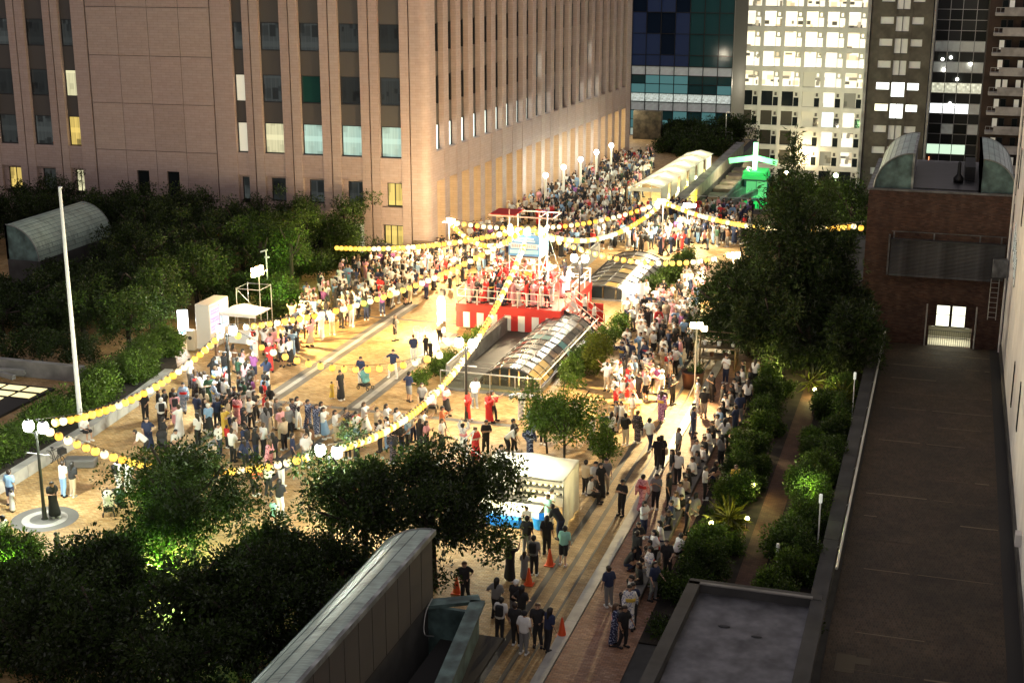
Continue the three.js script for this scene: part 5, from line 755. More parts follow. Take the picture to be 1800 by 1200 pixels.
// ================= food tent in the foreground =================
{
  const t = thing('food_tent', 'white food stall tent with lit interior and cream side wall', 'tent', [-15.8, 0, -53.9]);
  const x0 = -1.9, x1 = 1.75, z0 = -1.2, z1 = 1.2;
  for (const [x, z] of [[x0, z0], [x1, z0], [x0, z1], [x1, z1]]) obj('pole', bar([x, 0, z], [x, 2.3, z], 0.03), M.steel, t);
  const roof = new THREE.PlaneGeometry(x1 - x0 + 0.1, z1 - z0 + 0.1, 12, 8).rotateX(-Math.PI / 2).translate((x0 + x1) / 2, 0, 0), p = roof.attributes.position;
  for (let i = 0; i < p.count; i++) { const u = (p.getX(i) - x0) / (x1 - x0), v = (p.getZ(i) - z0) / (z1 - z0); p.setY(i, 2.32 + 0.42 * Math.min(1, 2.6 * Math.min(u, 1 - u, v, 1 - v)) - 0.05 * Math.sin(u * 9) * Math.sin(v * 7)); } roof.computeVertexNormals();
  obj('canopy', roof, M.canvas, t);
  const side = (w, h) => { const g = new THREE.PlaneGeometry(w, h, 16, 4), q = g.attributes.position; for (let i = 0; i < q.count; i++) q.setZ(i, 0.04 * Math.sin(q.getX(i) * 7) * (0.6 - q.getY(i) / h)); g.computeVertexNormals(); return g; };
  obj('side_wall', side(2.4, 2.25).rotateY(Math.PI / 2).translate(x1 + 0.02, 1.2, 0), new THREE.MeshPhysicalMaterial({ color: rgb(0.72, 0.66, 0.48), transmission: 0.2, thickness: 0, roughness: 0.95, side: THREE.DoubleSide }), t);
  obj('back_wall', side(3.6, 2.25).translate(-0.07, 1.2, z0), M.canvas, t); obj('side_wall', side(2.4, 2.25).rotateY(Math.PI / 2).translate(x0, 1.2, 0), M.canvas, t);
  const tb = glow(1, 0.95, 0.72, 14); const tl = obj('light_tube', [bar([-1.1, 2.12, 0.1], [0.2, 2.12, 0.1], 0.03)], tb, t); lamp([-16.3, 2.0, -53.7], rgb(1, 0.9, 0.55), 9, 0.1); lamp([-15.0, 2.0, -53.4], rgb(1, 0.9, 0.55), 7, 0.1); lamp([-16.2, 1.6, -52.3], rgb(1, 0.9, 0.58), 9, 0.1);
  const tableM = plain(0.7, 0.68, 0.55, 0.5);
  const eq = (name, label, x, y, z, parts, cat) => { const o = thing(name, label, cat, [-15.8 + x, y, -53.9 + z]); parts.forEach(([n, g, m]) => obj(n, g, m, o)); };
  eq('folding_table', 'long table with white cloth at the front of the food tent', -0.4, 0, 0.85, [['tabletop', bb(-1.3, 1.1, 0.7, 0.74, -0.35, 0.35), tableM], ['cloth', bb(-1.3, 1.1, 0.42, 0.7, 0.34, 0.36), M.white], ['leg', [[-1.2, -0.3], [1.0, -0.3], [-1.2, 0.3], [1.0, 0.3]].map(([x, z]) => bar([x, 0, z], [x, 0.7, z], 0.02)), M.steel]], 'table');
  eq('blue_tarpaulin', 'bright blue tarpaulin hanging over crates at the tent front', -0.5, 0, 1.35, [['sheet', [new RoundedBoxGeometry(1.5, 0.42, 0.36, 3, 0.08).translate(-0.3, 0.22, 0)], plain(0.02, 0.28, 0.85, 0.5)]], 'tarpaulin');
  eq('blue_cooler', 'round blue plastic tub beside the table in the food tent', 0.75, 0, 1.1, [['tub', lathe([[0.28, 0], [0.36, 0.5], [0.38, 0.52], [0.34, 0.5], [0.26, 0.06], [0.02, 0.05]], 16), plain(0.02, 0.34, 0.9, 0.4)]], 'tub');
  eq('griddle', 'long steel griddle counter in the middle of the food tent', -0.3, 0, 0.1, [['body', bb(-1.3, 1.2, 0.35, 0.8, -0.25, 0.25), M.greyMetal], ['hotplate', bb(-1.2, 0.2, 0.8, 0.84, -0.2, 0.2), M.black], ['tray', bb(0.25, 1.15, 0.8, 0.86, -0.2, 0.2), tableM], ['leg', [[-1.2, -0.2], [1.1, -0.2], [-1.2, 0.2], [1.1, 0.2]].map(([x, z]) => bar([x, 0, z], [x, 0.35, z], 0.025)), M.steel]], 'counter');
  eq('shelf_rack', 'rack of small food packs along the back of the food tent', 0.1, 0, -0.85, [['shelf', [bb(-0.9, 1.3, 0.7, 0.74, -0.2, 0.2), bb(-0.9, 1.3, 1.05, 1.09, -0.2, 0.2), bb(-0.9, 1.3, 1.4, 1.44, -0.2, 0.2)], M.darkConcrete], ['upright', [[-0.9, 0], [1.3, 0]].map(([x]) => bb(x - 0.03, x + 0.03, 0, 1.5, -0.2, 0.2)), M.darkConcrete], ['food_pack', Array.from({ length: 24 }, (_, i) => ball(-0.75 + (i % 8) * 0.27, 0.8 + 0.35 * Math.floor(i / 8), 0.02, 0.09, 1, 0.7, 1, 8, 6)), plain(0.75, 0.68, 0.5, 0.6)]], 'shelf');
  eq('gas_bottle', 'grey rounded pot at the back left of the food tent', -1.3, 0, -0.7, [['body', lathe([[0.02, 0], [0.24, 0.02], [0.26, 0.6], [0.2, 0.85], [0.06, 0.92], [0.05, 1.0]], 14), M.greyMetal], ['valve', bar([0, 0.98, 0], [0, 1.1, 0], 0.03), M.steel]], 'pot');
  const cone = (x, z, l) => { const o = thing('traffic_cone', l, 'traffic cone', [x, 0, z], 0, 'red traffic cones'); obj('cone', lathe([[0.15, 0.03], [0.14, 0.1], [0.03, 0.7], [0.005, 0.71]], 14), M.orange, o); obj('base', new RoundedBoxGeometry(0.38, 0.035, 0.38, 2, 0.012).translate(0, 0.018, 0), M.orange, o); };
  cone(-13.7, -49.4, 'red traffic cone nearest the food tent, beside the mint shirt'); cone(-14.0, -47.5, 'red traffic cone in front of the queue at the food tent'); cone(-16.4, -46.0, 'red traffic cone half hidden by the large open tree'); cone(-11.7, -43.9, 'red traffic cone at the near end of the white kerb'); cone(-16.9, -58.3, 'orange traffic cone in front of the slender multi-stem tree');
}
// ================= far marquee, ramp, ledge, kiosk =================
{
  const t = thing('marquee', 'long white marquee with flat panelled roof at the far end of the plaza', 'tent', [-26.4, 0, -121]), y = 2.5, N = 6, W = 2.7, L = 21.5, cv = M.canvas;
  for (let i = 0; i < N; i++) { const z0 = -L * i / N, z1 = -L * (i + 1) / N; const s = i * 0.18, s1 = (i + 1) * 0.18; const g = new THREE.BufferGeometry(); const a = [s, y, z0 - 0.02], b = [s + W, y + 0.0, z0 - 0.02], c = [s1 + W, y, z1 + 0.02], d = [s1, y, z1 + 0.02], m0 = [s + W / 2, y + 0.35, z0 - 0.02], m1 = [s1 + W / 2, y + 0.35, z1 + 0.02]; g.setAttribute('position', new THREE.Float32BufferAttribute([...a, ...m0, ...m1, ...a, ...m1, ...d, ...m0, ...b, ...c, ...m0, ...c, ...m1], 3)); g.computeVertexNormals(); obj('roof_panel', g, cv, t); obj('pole', [bar([s, 0, z0], [s, y, z0], 0.04), bar([s + W, 0, z0], [s + W, y, z0], 0.04)], M.steel, t); obj('side_wall', bb(s + W - 0.09, s + W - 0.05, 1.0, 2.45, z1 + 0.1, z0 - 0.1), cv, t); obj('counter', bb(s + W - 0.8, s + W - 0.2, 0, 0.85, z1 + 0.4, z0 - 0.4), i % 2 ? plain(0.6, 0.5, 0.15, 0.6) : M.white, t); lamp([-26.4 + s + W / 2, 2.1, -121 + (z0 + z1) / 2], rgb(1, 0.95, 0.55), 26, 0.1); obj('light_bulb', ball(s + W / 2, 2.1, (z0 + z1) / 2, 0.09), glow(1, 0.95, 0.6, 8), t); }
  obj('end_valance', bb(0, W, 2.15, 2.5, 0.02, 0.05), cv, t);
  const w = thing('ramp_wall', 'long concrete wall with pale coping beside the far stair ramp', 'wall', [-22.4, 0, -124.5]);
  const H = 1.1; for (let i = 0; i < 9; i++) { const z0 = 2 - 4.2 * i; obj('wall_panel', bb(-0.3, 0.3, -6, H, z0 - 4.18, z0), mat({ map: mottle, color: rgb(0.42, 0.37, 0.27), roughness: 0.85 }), w); obj('coping', bb(-0.55, 0.36, H, H + 0.14, z0 - 4.2, z0), M.concrete, w); }
  const yb = plain(0.7, 0.62, 0.06, 0.7); [[0.2, -1.6], [2.0, -1.9]].forEach(([a], i) => {}); obj('banner', bb(0.31, 0.33, -0.9, H - 0.1, -2.0, 1.4), yb, w); obj('banner', bb(0.31, 0.33, -0.9, H - 0.1, -5.6, -2.3), yb, w);
  lamp([-20.6, 0.5, -128], rgb(1, 0.85, 0.4), 30, 0.1); lamp([-19.0, 1.4, -142], rgb(1, 0.9, 0.6), 60, 0.1);
  const s = thing('ramp_stair', 'concrete stair and sloping stringers right of the far ramp wall', 'stair', [-20.4, 0, -126]); obj('stringer', [beam([0.6, 0.3, 0], [2.2, -1.2, -26], 0.5, 0.7), beam([1.8, 0.2, -2], [3.4, -1.2, -22], 0.3, 0.5)], M.concrete, s); for (let i = 0; i < 7; i++) obj('landing', bb(-1.6, 0.6, -0.9, -0.5 + 0.05 * (i % 2), -i * 4 - 3.2, -i * 4 - 1), mat({ map: mottle, color: rgb(0.34, 0.27, 0.2), roughness: 0.85 }), s); obj('side_wall', bb(0.95, 1.2, -4, 0.5, -16, -4), M.concrete, s);
  const ft = thing('far_terrace', 'lower grey terrace floor beyond the ledge at the far right', 'terrace', [-12, -2.4, -140]); obj('floor', bb(-10.7, 3, -0.4, 0, -9, 14.9), M.concrete, ft); ft.userData = { kind: 'structure' };
  const l = thing('ledge', 'low concrete ledge with railing behind the far crowd', 'wall', [-15, 0, -124.9]); obj('wall', bb(-8.2, 6, -0.6, 0.35, -0.5, 0), M.concrete, l); obj('rail_post', Array.from({ length: 8 }, (_, i) => bar([-7 + i * 1.6, 0.35, -0.3], [-7 + i * 1.6, 1.25, -0.3], 0.03)), M.steel, l); obj('handrail', bar([-7, 1.25, -0.3], [4.2, 1.25, -0.3], 0.03), M.steel, l);
  const k = thing('kiosk', 'kiosk glowing bright green with dark scrawled panels behind the far crowd', 'kiosk', [-18.4, -2.39, -139]); const gl = glow(0.02, 0.8, 0.14, 0.32, { color: rgb(0.05, 0.3, 0.1) }), g2 = glow(0.16, 0.8, 0.26, 0.38, { color: rgb(0.1, 0.3, 0.12) }), tealG = plain(0.03, 0.14, 0.16, 0.4);  // green light on the kiosk is put into the glow of its panels
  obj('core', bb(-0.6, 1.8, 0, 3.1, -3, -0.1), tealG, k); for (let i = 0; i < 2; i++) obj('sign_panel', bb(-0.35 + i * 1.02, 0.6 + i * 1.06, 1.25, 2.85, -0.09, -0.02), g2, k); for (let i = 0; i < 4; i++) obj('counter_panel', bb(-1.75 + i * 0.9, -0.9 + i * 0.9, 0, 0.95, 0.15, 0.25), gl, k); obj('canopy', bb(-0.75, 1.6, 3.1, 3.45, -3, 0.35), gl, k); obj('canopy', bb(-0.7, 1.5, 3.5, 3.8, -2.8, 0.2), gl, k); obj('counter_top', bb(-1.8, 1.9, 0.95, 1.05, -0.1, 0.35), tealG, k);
  const rr = rng(8); obj('scrawl', Array.from({ length: 16 }, (_, i) => beam([-0.2 + i * 0.11 + rr() * 0.05, 1.75 + rr() * 0.2, 0], [-0.12 + i * 0.11 + rr() * 0.06, 1.95 + rr() * 0.2, 0], 0.025, 0.03)), M.black, k);
  obj('sign_post', bar([0.35, 3.8, -0.5], [0.35, 6.4, -0.5], 0.08), M.steel, k); obj('sign_flare', [bb(0.15, 0.55, 3.9, 6.6, -0.62, -0.38)], glow(0.2, 1, 0.35, 4), k); obj('arm_flare', beam([-2.2, 4.7, -0.5], [0.14, 5.1, -0.5], 0.2, 0.5), glow(0.05, 1, 0.2, 1.3), k); obj('arm_flare', beam([0.56, 5.1, -0.5], [2.5, 4.7, -0.5], 0.2, 0.5), glow(0.05, 1, 0.2, 1.3), k); lamp([-18.05, 2.4, -138.6], rgb(0.15, 1, 0.35), 9, 0.2); lamp([-17.5, -1.2, -137.6], rgb(0.15, 1, 0.35), 3, 0.1);  // sign bar and arms enlarged to paint the green lens flare
  const fl = thing('street_lamp', 'white street lamp standing before the dark trees beyond the marquee', 'street lamp', [-24.6, 0, -163]); obj('pole', bar([0, 0, 0], [0, 4.2, 0], 0.06), M.steel, fl); obj('lamp_head', [ball(0.2, 4.2, 0, 0.16, 1.6, 0.7, 1), beam([0, 4.1, 0], [0.3, 4.2, 0], 0.06, 0.06)], M.white, fl); obj('gate_frame', [bar([-0.6, 0, 0.4], [-0.6, 2, 0.4], 0.04), bar([0.8, 0, 0.4], [0.8, 2, 0.4], 0.04), bar([-0.6, 2, 0.4], [0.8, 2, 0.4], 0.04)], M.steel, fl);
  const bx2 = thing('stone_block', 'brown stone block wall beyond the far crowd below the glass building', 'wall', [-35.0, 0, -168]); obj('block', bb(-1.6, 1.8, 0, 3.4, -1, 0), mat({ map: mottle2, color: rgb(0.2, 0.16, 0.1), roughness: 0.9 }), bx2);
  const gl2 = thing('lamp_globe_sign', 'white lamp and lit panel at the far corner of the office building', 'lamp', [-38.0, 0, -168]); obj('post', bar([0, 0, 0], [0, 4.6, 0], 0.05), M.steel, gl2); obj('lamp_globe', ball(0, 4.6, 0, 0.35, 1.5, 0.6, 1), glow(1, 1, 0.9, 5), gl2); obj('lit_panel', bb(-0.3, 0.4, 1.6, 3.3, -0.05, 0.05), glow(1, 1, 0.95, 1.6), gl2); lamp([-37.6, 4.2, -166.8], WHITE, 30, 0.2);
  // street lights between the far trees and the white block
  for (const [x, z, l2, c, I] of [[-22.0, -205, 'warm street light before the white office block left of the conifer tip', [1, 0.8, 0.45], 320], [-15.0, -205, 'green tinted street light before the white office block right of the conifer tip', [0.5, 1, 0.4], 160]]) { const o = thing('street_light', l2, 'street light', [x, -20, z]); obj('pole', bar([0, 0, 0], [0, 10.6, 0], 0.09), M.steel, o); obj('lamp_head', ball(0, 10.7, 0, 0.34), glow(...c, 10), o); lamp([x, -9, z + 0.6], rgb(...c), I, 0.2); }
}
// ================= small plaza things =================
{
  const stroller = (x, z, turn, m, label) => { const t = thing('stroller', label, 'stroller', [x, 0, z], turn, 'strollers on the plaza'); obj('seat', [new RoundedBoxGeometry(0.42, 0.5, 0.3, 3, 0.08).rotateX(-0.4).translate(0, 0.62, 0)], m, t); obj('canopy', [clean(new THREE.SphereGeometry(0.27, 12, 8, 0, Math.PI * 2, 0, 1.5).rotateX(0.5).translate(0, 0.82, -0.05))], m, t); obj('frame', [bar([-0.2, 0.12, 0.3], [-0.2, 1.0, -0.42], 0.015), bar([0.2, 0.12, 0.3], [0.2, 1.0, -0.42], 0.015), bar([-0.2, 1.0, -0.42], [0.2, 1.0, -0.42], 0.018), bar([-0.2, 0.12, -0.3], [-0.2, 0.7, 0.0], 0.015), bar([0.2, 0.12, -0.3], [0.2, 0.7, 0.0], 0.015)], M.darkSteel, t); for (const [a, b] of [[-0.23, 0.32], [0.23, 0.32], [-0.23, -0.32], [0.23, -0.32]]) obj('wheel', clean(new THREE.TorusGeometry(0.09, 0.022, 6, 14).rotateY(Math.PI / 2).translate(a, 0.11, b)), M.black, t); obj('basket', bb(-0.18, 0.18, 0.2, 0.34, -0.22, 0.22), M.black, t); };
  stroller(-33.15, -48.7, 0.5, plain(0.66, 0.64, 0.58, 0.8), 'cream stroller with hood right of the ringed lamp'); stroller(-35.0, -56.2, 0.2, plain(0.02, 0.02, 0.022, 0.8), 'black stroller with hood beside the woman in a long navy dress'); stroller(-29.4, -68.0, 1.3, plain(0.12, 0.3, 0.28, 0.8), 'teal stroller pushed by the woman in black on the dance floor'); stroller(-24.6, -65.6, 0.2, plain(0.7, 0.45, 0.42, 0.8), 'pink stroller left of the middle twin lamp');
  const bk = thing('bicycle', 'dark bicycle leaning on the planter wall by the left lamp', 'bicycle', [-38.75, 0, -53.0], 1.2); for (const z of [-0.5, 0.5]) obj('wheel', [clean(new THREE.TorusGeometry(0.31, 0.02, 6, 22).rotateY(Math.PI / 2).translate(0, 0.33, z)), ...Array.from({ length: 6 }, (_, i) => bar([0, 0.33 + 0.3 * Math.sin(i * 0.52), z + 0.3 * Math.cos(i * 0.52)], [0, 0.33 - 0.3 * Math.sin(i * 0.52), z - 0.3 * Math.cos(i * 0.52)], 0.004, 4))], M.black, bk); obj('frame', [bar([0, 0.33, -0.5], [0, 0.8, -0.2], 0.018), bar([0, 0.8, -0.2], [0, 0.3, 0.0], 0.018), bar([0, 0.3, 0], [0, 0.33, -0.5], 0.015), bar([0, 0.78, 0.38], [0, 0.3, 0], 0.02), bar([0, 0.78, 0.38], [0, 0.76, -0.18], 0.018), bar([0, 0.95, 0.34], [0, 0.33, 0.5], 0.018)], M.darkSteel, bk); obj('handlebar', bar([-0.26, 0.97, 0.32], [0.26, 0.97, 0.32], 0.014), M.darkSteel, bk); obj('saddle', ball(0, 0.86, -0.2, 0.1, 0.7, 0.35, 1.2), M.black, bk); obj('basket', bb(-0.16, 0.16, 0.75, 1.0, 0.45, 0.75), M.darkSteel, bk);
  const gb = thing('granite_block', 'grey rounded granite seat by the planter wall near the flagpole', 'seat', [-37.6, 0, -53.3], 0.3); obj('block', new RoundedBoxGeometry(1.5, 0.42, 0.7, 3, 0.1).translate(0, 0.21, 0), M.granite, gb);
  const bn = thing('stone_bench', 'long low stone bench along the garden with people seated on it', 'bench', [-9.75, 0, -60]); for (let i = 0; i < 15; i++) obj('seat_slab', bb(-0.22, 0.22, 0.34, 0.42, 14 - 2 * (i + 1) + 0.02, 14 - 2 * i), M.granite, bn); obj('support', bb(-0.15, 0.15, 0, 0.34, -16, 14), M.darkStone, bn);
  const pot = thing('clay_planter', 'large reddish clay planter tub at the right floodlight', 'planter', [-12.35, 0, -73.6]); obj('tub', lathe([[0.02, 0], [0.5, 0], [0.62, 0.9], [0.66, 0.92], [0.6, 0.94], [0.55, 0.85], [0.02, 0.84]], 20), M.clay, pot); obj('soil', new THREE.CylinderGeometry(0.55, 0.55, 0.04, 18).translate(0, 0.86, 0), M.soil, pot); crown('foliage', [[0, 1.05, 0, 0.45, 0.2, 0.45]], 40, 'box', LEAF.mid, pot, 900, 1, 0.3);
  const bs = thing('plant_stand', 'wooden pole stand with shelves of pots beside the clay planter', 'stand', [-11.6, 0, -77.2]); for (const [x, z] of [[-1, 0], [1.0, 0], [-1, -1.2], [1.0, -1.2]]) obj('post', bar([x, 0, z], [x, 2.3, z], 0.05), M.wood, bs); obj('shelf', [bb(-1.05, 1.05, 0.6, 0.66, -1.25, 0.05), bb(-1.05, 1.05, 1.25, 1.31, -1.25, 0.05)], M.wood, bs); obj('rail', [bar([-1, 1.8, 0], [1, 1.8, 0], 0.03), bar([-1, 2.25, 0], [1, 2.25, 0], 0.03)], M.wood, bs); for (let i = 0; i < 5; i++) obj('pot', lathe([[0.02, 0], [0.1, 0], [0.13, 0.2], [0.14, 0.22]], 10).translate(-0.8 + i * 0.4, i % 2 ? 0.66 : 1.31, -0.5), i % 2 ? M.clay : M.white, bs);
  const ta = (x, z, l, turn = 0) => { const t = thing('folding_table', l, 'table', [x, 0, z], turn); obj('tabletop', bb(-0.9, 0.9, 0.69, 0.73, -0.35, 0.35), plain(0.75, 0.5, 0.16, 0.5), t); obj('leg', [[-0.8, -0.3], [0.8, -0.3], [-0.8, 0.3], [0.8, 0.3]].map(([a, b]) => bar([a, 0, b], [a, 0.69, b], 0.02)), M.steel, t); };
  ta(-16.5, -66.3, 'yellow table in front of the hedge beside the crowd', 1.35); ta(-15.9, -63.2, 'yellow table right of the small leafy tree', 1.1); ta(-14.9, -68.0, 'yellow table under the crowd at the hedge end', 0.3); ta(-16.4, -64.8, 'yellow table between the two others at the hedge', 1.2);
  const bp = thing('bamboo_frame', 'white pole frame with cords in front of the food tent trees', 'frame', [-20.2, 0, -56.6]); obj('pole', [bar([-1.6, 0, 1.2], [0.6, 2.2, -1.0], 0.04), bar([-0.2, 2.0, -0.5], [2.3, 1.0, 0.4], 0.03), bar([2.3, 0, 0.4], [2.3, 1.1, 0.4], 0.03), bar([-1.2, 0, -0.8], [0.4, 1.9, -0.6], 0.04), bar([0.4, 0, 1.0], [0.6, 2.2, -1.0], 0.035)], M.white, bp);
  const dr = thing('drum_stand', 'white drum frame beside the light column at the stage', 'frame', [-29.6, 0, -77.4]); obj('hoop', [0.4, 0.8].flatMap((y) => [-0.35, 0.35].map((x) => clean(new THREE.TorusGeometry(0.26, 0.02, 5, 14).translate(x, y, 0)))), M.white, dr); obj('foot', [bar([-0.5, 0, 0.3], [-0.35, 0.3, 0], 0.02), bar([0.5, 0, 0.3], [0.35, 0.3, 0], 0.02), bar([0, 0, -0.4], [0, 0.5, 0], 0.02)], M.steel, dr);
  const ban = thing('blue_barrel', 'pale blue printed banner sheet held up at the edge of the right crowd', 'banner', [-19.0, 0, -88.6], 0.4); ban.name = 'cloth_banner'; obj('sheet', (() => { const g = new THREE.PlaneGeometry(1.5, 1.2, 10, 6).translate(0, 1.3, 0), p = g.attributes.position; for (let i = 0; i < p.count; i++) p.setZ(i, 0.08 * Math.sin(p.getX(i) * 5)); g.computeVertexNormals(); return g; })(), plain(0.7, 0.75, 0.82, 0.8, 0, { side: THREE.DoubleSide }), ban); obj('print', [bb(-0.3, -0.1, 1.1, 1.2, 0.12, 0.13), bb(0.0, 0.25, 1.05, 1.2, 0.14, 0.15)], plain(0.15, 0.2, 0.35, 0.8), ban); obj('pole', [bar([-0.75, 0, 0], [-0.75, 1.95, 0], 0.02), bar([0.75, 0, 0], [0.75, 1.95, 0], 0.02)], M.white, ban);
}
// ================= people =================
// signed distance to a capsule that tapers from a (radius ra) to b (radius rb)
const capD = (p, q) => { const [ax, ay, az, bx2, by, bz, ra, rb] = q, dx = bx2 - ax, dy = by - ay, dz = bz - az, L = dx * dx + dy * dy + dz * dz || 1e-9; let t = ((p[0] - ax) * dx + (p[1] - ay) * dy + (p[2] - az) * dz) / L; t = t < 0 ? 0 : t > 1 ? 1 : t; const ex = p[0] - ax - dx * t, ey = p[1] - ay - dy * t, ez = p[2] - az - dz * t; return Math.sqrt(ex * ex + ey * ey + ez * ez) - (ra + (rb - ra) * t); };
const smin = (a, b, k) => { const h = Math.max(k - Math.abs(a - b), 0) / k; return Math.min(a, b) - h * h * k * 0.25; };
const field = (bones, k) => (p) => { let d = 9; for (const b of bones) d = smin(d, capD(p, b), k); return d; };
// one continuous skin through the zero of f (surface nets)
function surf(f, lo, hi, cell) {
  const n = lo.map((l, i) => Math.ceil((hi[i] - l) / cell) + 1), [nx, ny, nz] = n, val = new Float32Array(nx * ny * nz), id = (i, j, k) => i + nx * (j + ny * k), P = [0, 0, 0];
  for (let k = 0; k < nz; k++) for (let j = 0; j < ny; j++) for (let i = 0; i < nx; i++) { P[0] = lo[0] + i * cell; P[1] = lo[1] + j * cell; P[2] = lo[2] + k * cell; val[id(i, j, k)] = f(P); }
  const vert = new Int32Array(nx * ny * nz).fill(-1), pos = [], ix = [];
  const E = [[0, 1], [2, 3], [4, 5], [6, 7], [0, 2], [1, 3], [4, 6], [5, 7], [0, 4], [1, 5], [2, 6], [3, 7]];
  for (let k = 0; k < nz - 1; k++) for (let j = 0; j < ny - 1; j++) for (let i = 0; i < nx - 1; i++) {
    const c = []; let m = 0; for (let q = 0; q < 8; q++) { const v = val[id(i + (q & 1), j + ((q >> 1) & 1), k + (q >> 2))]; c.push(v); if (v < 0) m |= 1 << q; }
    if (m === 0 || m === 255) continue;
    let x = 0, y = 0, z = 0, w = 0; for (const [a, b] of E) if ((c[a] < 0) !== (c[b] < 0)) { const t = c[a] / (c[a] - c[b]); x += (a & 1) + ((b & 1) - (a & 1)) * t; y += ((a >> 1) & 1) + (((b >> 1) & 1) - ((a >> 1) & 1)) * t; z += (a >> 2) + ((b >> 2) - (a >> 2)) * t; w++; }
    vert[id(i, j, k)] = pos.length / 3; pos.push(lo[0] + (i + x / w) * cell, lo[1] + (j + y / w) * cell, lo[2] + (k + z / w) * cell);
  }
  const quad = (a, b, c, d, flip) => { if (a < 0 || b < 0 || c < 0 || d < 0) return; flip ? ix.push(a, c, b, a, d, c) : ix.push(a, b, c, a, c, d); };
  for (let k = 1; k < nz - 1; k++) for (let j = 1; j < ny - 1; j++) for (let i = 1; i < nx - 1; i++) {
    const s = val[id(i, j, k)] < 0;
    if (s !== (val[id(i + 1, j, k)] < 0)) quad(vert[id(i, j - 1, k - 1)], vert[id(i, j, k - 1)], vert[id(i, j, k)], vert[id(i, j - 1, k)], !s);
    if (s !== (val[id(i, j + 1, k)] < 0)) quad(vert[id(i - 1, j, k - 1)], vert[id(i - 1, j, k)], vert[id(i, j, k)], vert[id(i, j, k - 1)], !s);
    if (s !== (val[id(i, j, k + 1)] < 0)) quad(vert[id(i - 1, j - 1, k)], vert[id(i, j - 1, k)], vert[id(i, j, k)], vert[id(i - 1, j, k)], !s);
  }
  const g = new THREE.BufferGeometry(); g.setAttribute('position', new THREE.Float32BufferAttribute(pos, 3)); g.setIndex(ix); g.computeVertexNormals(); return g;
}
